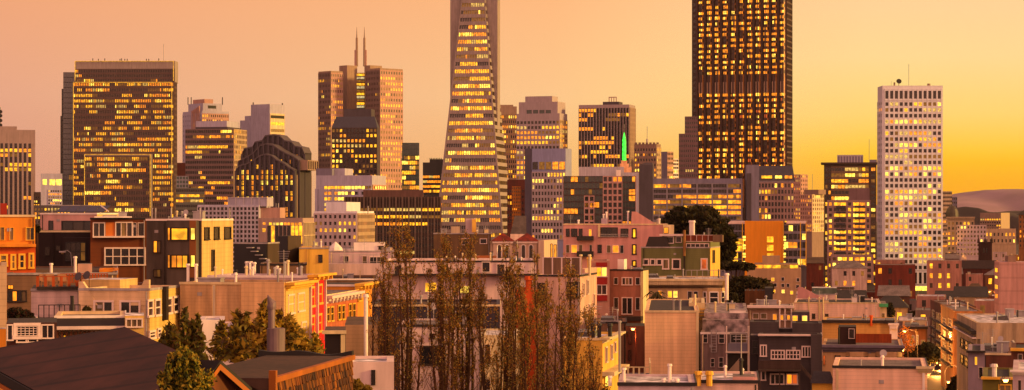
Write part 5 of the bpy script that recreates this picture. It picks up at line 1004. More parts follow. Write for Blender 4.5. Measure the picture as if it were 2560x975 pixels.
# M12 + long
v = B('house', 'long pink block wall house with a dark roof edge and a green corniced end', 'house', 1985, 2200, None, 340, 3, 757, PAL, ROOFD, .15, depth=16); v.bandbox('A', 2046, 758, 2050, 800, .2, CREAM, 'pipe'); wins(v, 'A', [(2030, 784, 2038, 797), (2063, 785, 2071, 797)], 'd', DTR); clutter(v, 9, 6)
t = v.sub(2200, 2217, 760, -.1, 12, 0, wall=CREAM, name='end_wing'); t.bandbox('A', 2198, 759, 2220, 767, .8, C('verdigris_paint', (.10, .42, .22), .6, .1), 'cornice'); t.win('A', 2204, 783, 2212, 795, 'm', PTR)
for X in (2022, 2048, 2058): tubeof(v, X, 745, 800, .1, CREAM, 'flue', -.5)
v = B('house', 'white stucco house with a long sloping pink parapet and greenhouse glass roof', 'house', 1990, 2092, None, 400, 3, 735, PAL, ROOFL, .1, depth=12)
q = MB(); pts = [v.uv('A', X, Y) for X, Y in ((1994, 752), (1994, 718), (2006, 718), (2066, 750), (2070, 755))]; q.face([v.p3('A', u, .1, z) for u, z in pts[::-1]], RP); q.face([v.p3('A', u, -.2, z) for u, z in pts], RP)
for a, c in zip(pts, pts[1:]): q.face([v.p3('A', a[0], .1, a[1]), v.p3('A', a[0], -.2, a[1]), v.p3('A', c[0], -.2, c[1]), v.p3('A', c[0], .1, c[1])], RP)
q.build('sloping_parapet', v.root); t = v.sub(2030, 2092, 720, 3, 6, wall=C('greenhouse_glass', (.14, .18, .15), .3, .2), name='greenhouse', roof=ROOFL); clutter(v, 3, 2)
# M10, M11
v = B('house', 'yellow sided house with a brown roof cabin and rust railing on its deck', 'house', 2056, 2242, None, 245, 3, 806, C('yellow_siding', (.66, .45, .20), .75, .1, S, step=.3), C('roof_patchy', (.40, .36, .40), .85, .3, 'messy'), .1, depth=12); clutter(v, 5, 8); v.bandbox('A', 2054, 800, 2236, 807, .4, DTR, 'eave')
t = v.sub(2224, 2244, 808, -.6, 4, 0, wall=WHT, name='corner_tower'); cornice(t, 'A', 2224, 2244, 808, 822, .5, WHT, teeth=4); tubeof(v, 2178, 792, 815, .15, ORGR, 'flue', -.3)
v = B('house', 'cream bow fronted house with a blue-grey cornice and a rust railed roof deck', 'house', 2056, 2256, None, 226, 3, 864, C('cream_bow', (.62, .44, .28), .8, .12), ROOF, .1, depth=12)
cornice(v, 'A', 2056, 2256, 862, 880, .8, C('blue_grey_trim', (.24, .21, .27), .7, .1)); wins(v, 'A', [(2058, 889, 2063, 912, 'r'), (2087, 889, 2101, 909, 'm')], 'm', DTR); bay(v, 'A', 2114, 2170, 879, 940, 1.0, C('cream_bow'), [(892, 912, 'm')], frm=DTR); bay(v, 'A', 2188, 2255, 879, 940, 1.2, C('cream_bow'), [(893, 912, 'd')], frm=DTR)
t = v.sub(2096, 2140, 817, 3, 4, wall=C('umber_siding', (.07, .03, .025), .8, .2), name='roof_cabin', roof=ROOFD); t.win('A', 2122, 822, 2136, 846, 'm', PTR); rail(v, 'A', 2141, 2228, 837, 860, RST, 24, -2, r=.06, solid=C('rust_planting', (.13, .035, .025), .9, .4)); tubeof(v, 2097, 822, 860, .08, DRK, 'pipe', 1)
v = B('house', 'long pale pink wall house with a grey flat roof at the bottom right of centre', 'house', 2082, 2318, None, 145, 4, 917, C('pale_salmon_siding', (.80, .60, .50), .8, .1, S, step=.25), ROOF, .15, depth=9)
cornice(v, 'A', 2296, 2330, 916, 932, .5, CREAM); v.bandbox('A', 2306, 932, 2312, 985, .25, WHT, 'post'); v.bandbox('A', 2093, 925, 2096, 985, .15, CREAM, 'pipe'); clutter(v, 2, 4)
v = B('shed', 'small dark roofed shed with a yellow base left of the long pale pink wall', 'shed', 2030, 2080, None, 150, 4, 958, YEL, ROOFD, 0, depth=6)
q = MB(); q.hexa([(v.x0-.1,-.3,v.z1),(v.x1+.1,-.3,v.z1),(v.x1+.1,3,v.z1),(v.x0-.1,3,v.z1),(v.x0+.1,2.4,v.z1+.6),(v.x1-.1,2.4,v.z1+.6),(v.x1-.1,2.6,v.z1+.6),(v.x0+.1,2.6,v.z1+.6)], ROOFD); q.build('pitched_roof', v.root)
# bottom centre-right roofs
v = B('house', 'flat lilac roof with several vents at the bottom edge right of the bare trees', 'house', 1545, 1738, None, 108, 3, 953, C('lilac_white'), ROOFL, .1, depth=5, name='x') if False else B('house', 'flat lilac roof with several vents at the bottom edge right of the bare trees', 'house', 1545, 1738, None, 108, 3, 958, C('lilac_white'), ROOFL, .1, depth=6)
for X, y0 in ((1559, 925), (1674, 915), (1525, 945), (1692, 952), (1660, 950)): tubeof(v, X, y0, 965, .09, WHT, 'flue', 1.5)
v = B('house', 'pinkish roof with small parapet boxes and two cream chimneys at the bottom edge', 'house', 1738, 1895, None, 118, 3, 952, PAL, ROOFL, .1, depth=7); t = v.sub(1832, 1888, 942, .5, 2.2, wall=PNK, name='roof_box')
for X in (1745, 1773): tubeof(v, X, 937, 965, .16, YTR, 'chimney', -.3)
clutter(v, 3, 9)
v = B('house', 'yellow house with a golden side, small lit arch and curved awning by the alley', 'house', 1402, 1506, 1546, 150, 10, 846, YEL, ROOFL, .15); clutter(v, 3, 21)
wins(v, 'B', [(1512, 868, 1516, 905, 'm'), (1525, 862, 1529, 898, 'm'), (1534, 855, 1538, 880, 'm')], fr=PTR); wins(v, 'B', [(1510, 938, 1521, 968, 'b')], fr=YTR); v.bandbox('B', 1506, 920, 1545, 930, .8, CREAM, 'awning'); cornice(v, 'B', 1506, 1546, 836, 850, .5, CREAM)
for X in (1498, 1482, 1525): tubeof(v, X, 815, 850, .14, DRK, 'flue', 1.5)
tubeof(v, 1549, 806, 930, .09, GAL, 'standpipe', -.5)
v = B('terrace', 'small roof terrace with a white open railing below the windowless beige block', 'terrace', 1555, 1628, None, 128, 3, 948, C('roof_brown'), ROOF, 0, depth=5); rail(v, 'A', 1556, 1626, 917, 948, CREAM, 5, -.2, r=.05); q = MB(); v.fbox(q, 'B', .1, 4.8, -.1, -.02, v.z1, v.z1+.9, CREAM); q.build('side_panel', v.root)
ALY = C('alley_wall', (.20, .09, .06), .85, .25)
v = B('house', 'shadowy brick house down the red lit alley', 'house', 1560, 1612, None, 232, 3, 815, ALY, ROOFD, 0, depth=6); wins(v, 'A', [(1570, 835, 1578, 860), (1570, 875, 1578, 900)], 'm', DTR); v.bandbox('A', 1560, 828, 1570, 832, 1, DTR, 'pipe'); 
v = B('house', 'dark low house with a rooftop pergola left of the alley', 'house', 1490, 1565, None, 205, 3, 805, BRS, ROOFD, .1, depth=8); clutter(v, 4, 5)
# M14 street side on the right
v = B('apartment_building', 'big beige stained block with a flat roof and balconied left side by the street', 'apartment building', 2392, 2441, 2640, 205, 96, 807, C('stained_stucco', (.60, .48, .35), .85, .25), ROOFL, .12)
clutter(v, 7, 10); LS = v; 
for yy in (806, 830, 856):
    pass
for k_, (xa, xb) in enumerate(((2424, 2436), (2412, 2421), (2402, 2409))):
    for j, y0 in enumerate((858, 898)): v.win('A', xa, y0-k_*6, xb, y0+26-k_*8, 'mi'[j], DTR, ny=2)
v.bandbox('A', 2396, 815, 2441, 824, .5, DTR, 'balcony'); rail(v, 'A', 2397, 2440, 806, 818, DRK, 14, .5); v.bandbox('A', 2392, 830, 2441, 833, .4, PTR, 'moulding'); v.bandbox('B', 2476, 868, 2530, 885, .05, PAL, 'plaster_patch')
q = MB(); a = v.uv('B', 2528, 850); c_ = v.uv('B', 2552, 885); q.tube([v.p3('B', a[0], .8, a[1]), v.p3('B', c_[0], .8, c_[1])], .14, GAL, 5); q.build('duct', v.root); v.win('B', 2432-2432+2444, 848, 2450, 870, 'c', DTR)
v = B('apartment_building', 'pink plain tower block with a lit corner at the right edge', 'apartment building', 2486, 2498, 2640, 430, 96, 655, C('pink_block_wall', (.58, .38, .36), .85, .1, 'panel', step=2.5), ROOFL, .1); wins(v, 'A', [(2488, 670, 2494, 680, 'l'), (2488, 690, 2494, 696, 'b'), (2488, 712, 2494, 722, 'l'), (2488, 735, 2494, 745, 'a')], fr=None); t = v.subB(2520, 2540, 640, 4, 5, wall=C('tan_precast')); t = v.subB(2546, 2640, 648, 0, 12, wall=RED, name='penthouse') if False else None
for i, (xl, xc, xr, D_, yt, lab, wl) in enumerate([
    (2352, 2386, 2398, 262, 778, 'ochre bay fronted flats up the street left of the big beige stained block', C('ochre_brick', (.36, .20, .10), .85, .2)),
    (2336, 2362, 2380, 310, 765, 'dark brown flats with stacked iron balconies, third house up the right side of the street', C('umber_brick', (.18, .09, .06), .85, .2)),
    (2326, 2345, 2362, 360, 758, 'dull red brick flats at the far end of the balconied row', C('dull_red_brick', (.22, .07, .05), .85, .2))]):
    v = B('apartment_building', lab, 'apartment building', xl, xc, xr+60, D_, 96, yt, wl, ROOF, .1, depth=None); clutter(v, 3, 60+i)
    for j in range(4):
        y0 = yt+18+j*30*262/D_
        v.win('A', xl+6, y0, xl+14, y0+16, 'di'[j % 2], CREAM, ny=2); v.win('A', xc-14, y0+2, xc-5, y0+20, 'dm'[j % 2], CREAM, ny=2); v.bandbox('A', xl+4, y0+20, xc-4, y0+23, .45, DTR, 'balcony')
v = B('house', 'orange lit bay windowed house at the corner behind the street lamps', 'house', 2256, 2318, None, 330, 4, 815, C('peach_siding', (.50, .26, .13), .8, .15, S, step=.3), ROOF, .1, depth=14); wins(v, 'A', [(2302, 850, 2312, 872, 'd')], fr=PTR); bay(v, 'A', 2262, 2296, 822, 900, 1, C('peach_siding'), [(838, 862, 'i')], frm=PTR); clutter(v, 4, 33); v.bandbox('A', 2258, 816, 2320, 822, .5, DTR, 'eave')
v = B('house', 'pale flat roofed house behind the orange lit bay windowed corner', 'house', 2244, 2316, None, 375, 4, 802, WST, ROOFL, .1, depth=14); clutter(v, 3, 34)
v = B('house', 'grey house with one lit window and a dark doorway below the big beige stained block', 'house', 2420, 2462, None, 165, 4, 878, C('lilac_grey', (.36, .30, .36), .8, .15), ROOFD, .1, depth=9); wins(v, 'A', [(2437, 892, 2443, 912, 'l'), (2447, 918, 2457, 945, 'd')], fr=PTR); v.bandbox('A', 2416, 876, 2464, 881, .5, DTR, 'eave')
v = B('house', 'dark roofed shed row against the foot of the big beige stained block', 'house', 2430, 2530, None, 185, 4, 884, ALY, ROOFD, .1, depth=9); clutter(v, 6, 91)
v = B('house', 'small olive green house with a black roof and warm porch lamp, bottom right', 'house', 2456, 2536, None, 140, 4, 944, C('olive_green_paint', (.22, .20, .06), .8, .1), ROOFD, .1, depth=9); v.bandbox('A', 2453, 942, 2538, 948, .4, YTR, 'eave'); tubeof(v, 2486, 917, 944, .15, WHT, 'flue', 2); wins(v, 'A', [(2497, 962, 2528, 985, 'c', 2)], fr=YTR)
v = B('house', 'white corniced house at the bottom right corner', 'house', 2532, 2600, None, 125, 4, 926, C('lilac_white'), ROOFL, .1, depth=9); cornice(v, 'A', 2532, 2600, 925, 938, .5, WHT); wins(v, 'A', [(2545, 950, 2553, 985)], 'm', PTR)
v = B('house', 'brown eaved house front at the right edge above the white corniced corner', 'house', 2528, 2600, None, 150, 4, 872, ALY, ROOFD, .1, depth=7); v.bandbox('A', 2526, 870, 2600, 877, .4, YTR, 'eave'); wins(v, 'A', [(2545, 885, 2556, 905)], 'm', PTR)
# M1, M2
v = B('civic_building', 'large orange-tan hall flanked by dark glass wings with columns of lit lamps', 'public building', 1862, 1958, None, 610, 5, 553, C('orange_tan_panel', (.72, .36, .06), .75, .06), ROOFL, .2, depth=20)
wins(v, 'A', [(1917, 591, 1934, 606, 'l'), (1917, 612, 1934, 627, 'l'), (1917, 633, 1934, 641, 'l')], fr=YTR)
t = v.sub(1815, 1860, 556, 4, 14, 0, wall=DARKST, name='glass_wing'); t.grid('A', 6, nf=6, Yt=560, Yb=665, mode='cell', pf=.1, sf=.2, dep=.3, lit=.08, glass=GD, m_=GREYV); t.bandbox('A', 1812, 552, 1862, 560, .8, PTR, 'roof_edge')
t = v.sub(1960, 2016, 556, 3, 14, 0, wall=DARKST, name='glass_wing'); t.grid('A', 5, nf=5, Yt=560, Yb=665, mode='cell', pf=.1, sf=.3, dep=.3, lit=.55, lits=[L1, L3, L2], m_=GREYV); t.bandbox('A', 1966, 552, 2016, 559, .8, PTR, 'roof_edge')
for X in (1860.5, 1961):
    for yy in (590, 597, 611, 618, 632, 639, 653): v.win('A', X-3.5, yy, X+3.5, yy+5, 'b', None, name='lit_lamp')
    for i_ in range(7): o_ = v.root.children[-1-i_]; 
for X in (1855, 1957, 2000, 2014): v.bandbox('A', X, 556, X+2, 665, .6, YTR, 'column', .0)
v = B('apartment_building', 'low beige flats with a glowing top terrace in front of the orange-tan hall', 'apartment building', 1868, 2003, None, 470, 4, 672, C('beige_render', (.48, .35, .24), .8, .1), ROOFL, .15, depth=14)
t = v.sub(1886, 1996, 659, 2, 8, wall=C('beige_render'), name='terrace_storey'); t.grid('A', 5, nf=1, Yt=662, Yb=671, mode='cell', pf=.08, sf=.1, dep=.3, lit=.9, lits=[L3, L5, L1]); t2 = t.sub(1906, 1950, 640, 2, 4, wall=C('beige_render'))
for X0, Y0, g_ in ((1928, 694, 'l'), (1953, 693, 'd'), (1991, 695, 'm'), (1934, 708, 'd'), (1953, 709, 'm'), (1931, 724, 'l'), (1954, 724, 'b'), (1975, 727, 'l'), (1966, 709, 'd'), (1990, 712, 'm')): v.win('A', X0, Y0, X0+8, Y0+9, g_, PTR)
# ---- dense blocks on the right: many small houses
cols = [('cream', (.50, .38, .25)), ('pink', (.46, .28, .24)), ('brown', (.16, .09, .07)), ('brick red', (.20, .06, .045)), ('ochre', (.42, .25, .10)), ('grey', (.24, .19, .19)), ('white', (.58, .48, .46))]
fill = {n: C('stucco_'+n.replace(' ', '_'), c, .85, .18) for n, c in cols}
near = {0: 'among the dense roofs left of the brown church tower', 1: 'between the white gridded tower and the street with lamps', 2: 'right of the brown church tower', 3: 'below the rose stone apartment tower'}
rf = random.Random(21); used_l = {}
def filler(X, D, wpx, hm):
    n, _ = rf.choice(cols); m_ = fill[n]; top = gz((X-1280)/F*D, D)+hm; Yt = HY-(top-CZ)/D*F
    zone = 'beside the orange lit downtown street' if X < 2066 else 'below the rose stone apartment tower' if X < 2195 else 'below the white gridded tower' if X < 2345 else 'round the brown church tower'
    kind_ = rf.choice(['flat', 'flat', 'gabled', 'hipped']); far = 'far' if D > 700 else 'nearer'
    tall = 'tall' if hm > 11 else 'low'
    lab = f'{far} {tall} {n} house with a {kind_} roof {zone}'
    v = B('house', lab, 'house', X-wpx/2, X+wpx/2, None, D, rf.uniform(2, 14), Yt, m_, rf.choice([ROOF, ROOFL, ROOFD]), .1 if kind_ == 'flat' else 0, depth=12, group=f'{far} {tall} {n} {kind_} roofed houses {zone}'[:80])
    if kind_ != 'flat':
        q = MB(); h = 2.2; i_ = (v.x1-v.x0)*.3 if kind_ == 'hipped' else 0; a = .3
        q.hexa([(v.x0-a,-a,v.z1+.01),(v.x1+a,-a,v.z1+.01),(v.x1+a,12+a,v.z1+.01),(v.x0-a,12+a,v.z1+.01),(v.x0+i_,5.8,v.z1+h),(v.x1-i_,5.8,v.z1+h),(v.x1-i_,6.2,v.z1+h),(v.x0+i_,6.2,v.z1+h)], rf.choice([ROOF, ROOFD, C('roof_brown')])); q.build('pitched_roof', v.root)
    W_ = v.W('A'); nbx = max(2, int(W_/2.6)); 
    for j in range(min(3, int(hm/3.1))):
        for i in range(nbx):
            if rf.random() < .25: continue
            u = (i+.5)*W_/nbx; z = v.z1-2.4-j*3.1; g_ = rf.choice([GD, GD, GM, GM, L3, L1, L5, L1]); k = MB(); k.face([v.p3('A',u-.45,.03,z),v.p3('A',u+.45,.03,z),v.p3('A',u+.45,.03,z+1.5),v.p3('A',u-.45,.03,z+1.5)], g_); k.build('window', v.root)
    if rf.random() < .6: clutter(v, 2, int(X))
for D in (455, 510, 570, 640, 720, 800, 900, 1000, 1120, 1240, 1360, 1480):
    X = 2085 if D < 750 else 2362
    while X < 2570:
        wpx = rf.uniform(6, 10)/D*F
        xr = 118+8*((D-560)/340) if D >= 560 else 999
        if not (D < 640 and 2480 < X) and not (abs((X-1280)/F*D-124) < 13 and D > 550): filler(X+wpx/2, D, wpx*.95, rf.uniform(5.5, 8) if D < 750 else rf.uniform(8, 13) if D < 1100 else rf.uniform(10, 24))
        X += wpx*rf.uniform(1.0, 1.25)
for D in (620, 720, 840, 980):
    for sgn in (-1, 1):
        xx = np.interp(D, [560, 900, 1150], [118, 126, 134])+sgn*15
        filler(1280+xx/D*F, D, 11/D*F, rf.uniform(10, 18))
# named far-right landmarks
v = B('domed_building', 'ornate cream building with a small dark dome right of the white gridded tower', 'public building', 2368, 2436, None, 1450, 5, 543, BEIGE, ROOF, .2, depth=20); v.grid('A', 7, fp=13, Yt=552, Yb=640, mode='cell', pf=.5, sf=.45, dep=.4, lit=.35, lits=[L3, L1, L5]); cornice(v, 'A', 2368, 2436, 542, 550, 1.5, BEIGE)
q = MB(); cx = v.x0+v.W('A')*.18; pts = [(v.z1, 4.2), (v.z1+3, 4.1), (v.z1+5.2, 3.3), (v.z1+7, 1.8), (v.z1+7.6, .3), (v.z1+10, .12)]; q.tube([(cx, 6, z) for z, _ in pts], [r for _, r in pts], C('dome_copper', (.10, .08, .07), .5, .2), 14); q.build('dome', v.root)
v = B('apartment_building', 'five-storey cream building with rows of lit windows left of the brown church tower', 'apartment building', 2392, 2466, None, 1250, 5, 563, C('pinkish_precast'), ROOFL, .2, depth=18); v.grid('A', 9, fp=11, Yb=640, mode='cell', pf=.5, sf=.5, dep=.3, lit=.3, lits=[L1, L2, L3])
v = B('office_building', 'pale block with two lit rows against the hills at the far right', 'office building', 2450, 2502, 2524, 1700, 16, 532, C('deco_stone'), ROOF, .1); v.grid('A', 9, nf=4, Yt=545, Yb=575, mode='band', pf=.4, sf=.5, dep=.3, lit=.6); q = MB(); v.fbox(q, 'B', .02, v.W('B'), 0, .1, 0, v.z1, BEIGE); q.build('side_cladding', v.root)
v = B('office_building', 'long low golden block with round lamps behind the brown church tower', 'office building', 2462, 2540, None, 1350, 4, 572, BEIGE, ROOF, .2, depth=20); v.grid('A', 8, nf=2, Yt=578, Yb=610, mode='cell', pf=.6, sf=.5, dep=.3, lit=.3); 
v = B('apartment_tower', 'orange tower with a dark cap cut off by the right edge', 'tower', 2547, 2600, None, 900, 5, 537, C('ochre_brick'), ROOFD, 0, depth=14); v.grid('A', 6, fp=12, Yb=620, mode='cell', pf=.6, sf=.5, dep=.3, lit=.1, lits=[L3]); q = MB(); q.hexa([(v.x0-1,-1,v.z1+.02),(v.x1+1,-1,v.z1+.02),(v.x1+1,14,v.z1+.02),(v.x0-1,14,v.z1+.02),(v.x0+3,4,v.z1+2.5),(v.x1-3,4,v.z1+2.5),(v.x1-3,9,v.z1+2.5),(v.x0+3,9,v.z1+2.5)], ROOFD); q.build('hipped_roof', v.root)
UM = C('umber_stone', (.075, .035, .03), .85, .2)
v = B('church', 'dark brown church with a square pinnacled tower and long slate nave', 'church', 2446, 2480, None, 900, 4, 605, UM, ROOFD, 0, depth=6)
for a in (0, .5, 1):
    for c in (0, 1): q = MB(); x_ = v.x0+a*v.W('A'); y_ = c*6; q.tube([(x_, y_, v.z1-.5), (x_, y_, v.z1+.8), (x_, y_, v.z1+2)], [.5, .4, .05], UM, 4); q.build('pinnacle', v.root)
for X in (2458, 2465): v.win('A', X, 620, X+3.5, 632, 'd', None, name='louvre_window')
t = v.sub(2402, 2492, 672, -9, 8.5, 0, wall=C('church_brick', (.13, .04, .035), .85, .2), name='nave'); q = MB(); h = v.uv('A', 2440, 650)[1]; q.hexa([(t.x0-.4,t.y0-.4,t.z1+.01),(t.x1+.4,t.y0-.4,t.z1+.01),(t.x1+.4,t.y1,t.z1+.01),(t.x0-.4,t.y1,t.z1+.01),(t.x0,t.y0+4,h),(t.x1,t.y0+4,h),(t.x1,t.y0+4.4,h),(t.x0,t.y0+4.4,h)], C('nave_slate', (.06, .035, .04), .8, .15)); q.build('nave_roof', v.root)
# ================================================================== FOREGROUND ROOFS
RD = C('brown_roll_roofing', (.11, .05, .036), .85, .5, 'roll', .6, step=.95); RD2 = C('brown_shingle_roof', (.10, .055, .042), .9, .35, 'gravel', .5)
TAR = C('tar_edge', (.02, .014, .014), .7, .2); GTR = C('gold_trim_wood', (.42, .17, .02), .7, .15); SHG = C('cedar_shingle', (.22, .085, .016), .85, .4)
def inter(n, o, X, Y):
    d_ = Vector(((X-1280)/F, 1, -(Y-HY)/F)); c0 = Vector((0, 0, CZ)); return c0+d_*((o-c0).dot(n)/d_.dot(n))
# big hipped roof: its near slope is one plane
A_ = P(312, 817, 49); B_ = P(0, 868, 50.5); C_ = P(200, 975, 44)
n_ = (B_-A_).cross(C_-A_).normalized(); n_ = n_ if n_.z > 0 else -n_
root = empty('shingled_house', (A_.x, A_.y-4, 47), 0, 'dark brown foreground house with a broad roll-roofed slope and a small gabled dormer', 'house')
ex = (A_-B_).normalized(); ey = ex.cross(n_).normalized(); 
if ey.y > 0: ey = -ey
ez = ex.cross(ey).normalized(); ez = ez if ez.z > 0 else -ez
Mx = Matrix(((ex.x, ey.x, ez.x, A_.x), (ex.y, ey.y, ez.y, A_.y), (ex.z, ey.z, ez.z, A_.z), (0, 0, 0, 1)))
if Mx.determinant() < 0: ex = -ex; Mx = Matrix(((ex.x, ey.x, ez.x, A_.x), (ex.y, ey.y, ez.y, A_.y), (ex.z, ey.z, ez.z, A_.z), (0, 0, 0, 1)))
Mi = Mx.inverted()
poly = [inter(n_, A_, X, Y) for X, Y in ((-40, 875), (312, 817), (470, 889), (620, 1080), (130, 1000), (0, 928), (-60, 895))]
def slab(name, pts, th_, mt, parent, M_=None, side=None):
    b = MB(); L = [(M_.inverted() @ p) if M_ else (p-parent.location) for p in pts]; dn = Vector((0, 0, -th_)) 
    b.face(L, mt) if (L[1]-L[0]).cross(L[2]-L[1]).z > 0 else b.face(L[::-1], mt)
    lo = [p+dn for p in L]; b.face(lo, side or mt)
    for i in range(len(L)): j = (i+1) % len(L); b.face([L[i], L[j], lo[j], lo[i]], side or mt)
    o = b.build(name, parent)
    if M_: o.matrix_local = Matrix.Translation(-parent.location) @ M_
    return o
slab('main_roof', poly, .18, RD, root, Mx, TAR)
# laps of the roll roofing: slightly raised courses
for i in range(1, 9):
    b = MB(); y_ = i*.95
    e0 = inter(n_, A_, -60, 900); 
    pass
# back slope and body below
bk = [inter(n_, A_, -40, 875), A_.copy(), inter(n_, A_, 470, 889)]
b = MB(); L0 = root.location
b.face([bk[0]-L0, bk[0]+Vector((0, 6, -2.6))-L0, A_+Vector((0, 5, -2.6))-L0, A_-L0], RD); b.face([A_-L0, A_+Vector((0, 5, -2.6))-L0, bk[2]+Vector((3, 4, -2))-L0, bk[2]-L0], RD); b.build('back_roof', root)
b = MB(); b.box(-7.6, -.2, -2, 1.7, 6, 8.4, BRS); b.build('wall', root)
# eave boards lower left
e0, e1 = inter(n_, A_, -20, 917), inter(n_, A_, 140, 1005); b = MB()
for dz, th_, mt, off in ((-.02, .20, TAR, 0), (-.24, .10, GTR, .05)):
    p, q_ = e0-L0, e1-L0; o1 = Vector((0, -.12+off, dz)); o2 = Vector((0, -.04+off, dz))
    b.hexa([p+o1+Vector((0,0,-th_)), q_+o1+Vector((0,0,-th_)), q_+o2+Vector((0,0,-th_)), p+o2+Vector((0,0,-th_)), p+o1, q_+o1, q_+o2, p+o2], mt)
b.build('eave_board', root)
# dormer
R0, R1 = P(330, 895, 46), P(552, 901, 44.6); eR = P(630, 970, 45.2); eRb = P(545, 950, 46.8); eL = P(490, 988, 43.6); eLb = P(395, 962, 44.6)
dr = [slab('dormer_roof', [R0, R1, eR, eRb], .10, C('shaded_dark_shingle', (.028, .015, .014), .9, .4, 'gravel', .6), root, None, TAR), slab('dormer_roof', [R1, R0, eLb, eL], .10, C('shaded_dark_shingle', (.028, .015, .014), .9, .4, 'gravel', .6), root, None, TAR)]  # the dormer's shade is put into this near-black shingle colour
b = MB(); sh = Vector((0, -.08, -.02)); 
for a, c in ((R1, eR), (R1, eL)):
    a, c = a-L0+sh, c-L0+sh; d3 = Vector((0, 0, -.16)); b.hexa([a+d3, c+d3, c+d3+Vector((0,.05,0)), a+d3+Vector((0,.05,0)), a+Vector((0,0,-.05)), c+Vector((0,0,-.05)), c+Vector((0,.05,-.05)), a+Vector((0,.05,-.05))], GTR)
b.build('barge_board', root)
b = MB(); a, c, d3 = R1-L0+Vector((0, .25, -.1)), eR-L0+Vector((-.06, .25, -.05)), eL-L0+Vector((.06, .25, -.05)); dn = Vector((0, 0, -1.2)); b.face([d3+dn, c+dn, c, a, d3], SHG); b.build('gable_wall', root)
# brown flat roofed neighbour with cedar shingle side
v = B('shingle_house', 'flat brown roofed foreground house with a golden cedar shingle side wall', 'house', 440, 682, 880, 46, 8.6, 946, C('brown_siding', (.16, .10, .08), .85, .2, S, step=.2), RD2, 0)
b = MB(); rr = random.Random(2); T_ = v.W('B'); nr = 12; ch = .17
for j in range(nr):
    u = rr.uniform(-.1, 0); z = v.z1-.10-(j+1)*ch
    while u < T_:
        wd = rr.uniform(.05, .12); dz = rr.uniform(-.02, .015); dp = rr.uniform(.018, .04)
        a0, a1 = max(u, 0), min(u+wd-.012, T_)
        if a1-a0 > .02:
            p = [v.p3('B',a0,dp+.012,z+dz), v.p3('B',a1,dp+.012,z+dz), v.p3('B',a1,0,z+dz), v.p3('B',a0,0,z+dz), v.p3('B',a0,.008,z+ch+.03), v.p3('B',a1,.008,z+ch+.03), v.p3('B',a1,0,z+ch+.03), v.p3('B',a0,0,z+ch+.03)]
            b.hexa(p, rr.choice([SHG, SHG, C('cedar_shingle_dark', (.07, .022, .006), .85, .3), C('cedar_shingle_pale', (.36, .16, .03), .85, .3)]))
        u += wd
b.build('shingle_cladding', v.root)
b = MB(); v.fbox(b, 'B', -.05, T_+.05, -.05, .07, v.z1-.09, v.z1+.02, GTR); v.fbox(b, 'A', v.W('A')-.07, v.W('A')+.075, -.08, .06, 0, v.z1+.16, GTR); b.build('corner_trim', v.root)
b = MB(); xs = np.linspace(v.x0-.2, v.x1+.02, 26)
for i in range(25):
    h0 = .09+.03*math.sin(xs[i]*2.1)+.035*math.sin(xs[i]*4.7+1); h1 = .09+.03*math.sin(xs[i+1]*2.1)+.035*math.sin(xs[i+1]*4.7+1); y0_ = v.y1-.12
    b.hexa([(xs[i],y0_,v.z1-.05),(xs[i+1],y0_,v.z1-.05),(xs[i+1],v.y1+.1,v.z1-.05),(xs[i],v.y1+.1,v.z1-.05),(xs[i],y0_+.03,v.z1+h0),(xs[i+1],y0_+.03,v.z1+h1),(xs[i+1],v.y1+.1,v.z1+h1),(xs[i],v.y1+.1,v.z1+h0)], TAR)
b.build('tar_parapet', v.root)
# gas flue: wide drum, narrow pipe, slanted cap
VS = C('weathered_zinc', (.30, .23, .25), .55, .3, sc_=3); base = P(690, 905, 56)
root = empty('chimney_flue', base, 0, 'tall zinc flue with a wide drum base and a slanted pointed cowl', 'chimney')
z_ = lambda Y: CZ-(Y-HY)/F*56-base.z
b = MB(); b.tube([(0,0,-1), (0,0,z_(821)), (0,0,z_(820))], [.225,.225,.19], VS, 20); b.build('drum', root, smooth=False)
b = MB(); b.tube([(-.11,0,z_(822)), (-.11,0,z_(770))], .088, VS, 14); b.build('pipe', root)
b = MB(); b.tube([(-.11,0,z_(772)), (-.11,0,z_(766)), (-.105,0,z_(758)), (-.16,-.02,z_(748)), (-.2,-.02,z_(737))], [.11,.12,.115,.06,.01], VS, 12); b.build('cowl', root)
# ================================================================== FOLIAGE
def leaves(name, pts, size, mats, parent, seed, up=0.0, elong=1.8):
    g = np.random.default_rng(seed); n = len(pts); pts = np.asarray(pts, dtype=np.float64)
    a = g.normal(size=(n, 3)); a[:, 2] += up*1.5; a /= np.linalg.norm(a, axis=1)[:, None]
    c = g.normal(size=(n, 3)); c -= (c*a).sum(1)[:, None]*a; c /= np.linalg.norm(c, axis=1)[:, None]
    s_ = size*g.uniform(.6, 1.4, n)[:, None]; A, Bv = a*s_*elong/2, c*s_/2
    V = np.stack([pts-A, pts-A*.1+Bv, pts+A, pts-A*.1-Bv], 1).reshape(-1, 3)
    me = bpy.data.meshes.new(name); me.vertices.add(4*n); me.vertices.foreach_set('co', V.ravel()); me.loops.add(4*n); me.loops.foreach_set('vertex_index', np.arange(4*n, dtype=np.int32))
    me.polygons.add(n); me.polygons.foreach_set('loop_start', np.arange(0, 4*n, 4, dtype=np.int32)); me.polygons.foreach_set('loop_total', np.full(n, 4, dtype=np.int32))
    for m_ in mats: me.materials.append(m_)
    me.polygons.foreach_set('material_index', g.integers(0, len(mats), n).astype(np.int32)); me.update(calc_edges=True); me.validate()
    o = bpy.data.objects.new(name, me); sc.collection.objects.link(o)
    if parent: o.parent = parent
    return o
LF = lambda n, c: C(n, c, .65, .25, 'leaf', 1.0, spec=.25)
POPL = [LF('poplar_leaf_brown', (.32, .19, .045)), LF('poplar_leaf_olive', (.20, .155, .035)), LF('poplar_leaf_dark', (.10, .06, .022)), LF('poplar_leaf_rust', (.38, .17, .035))]
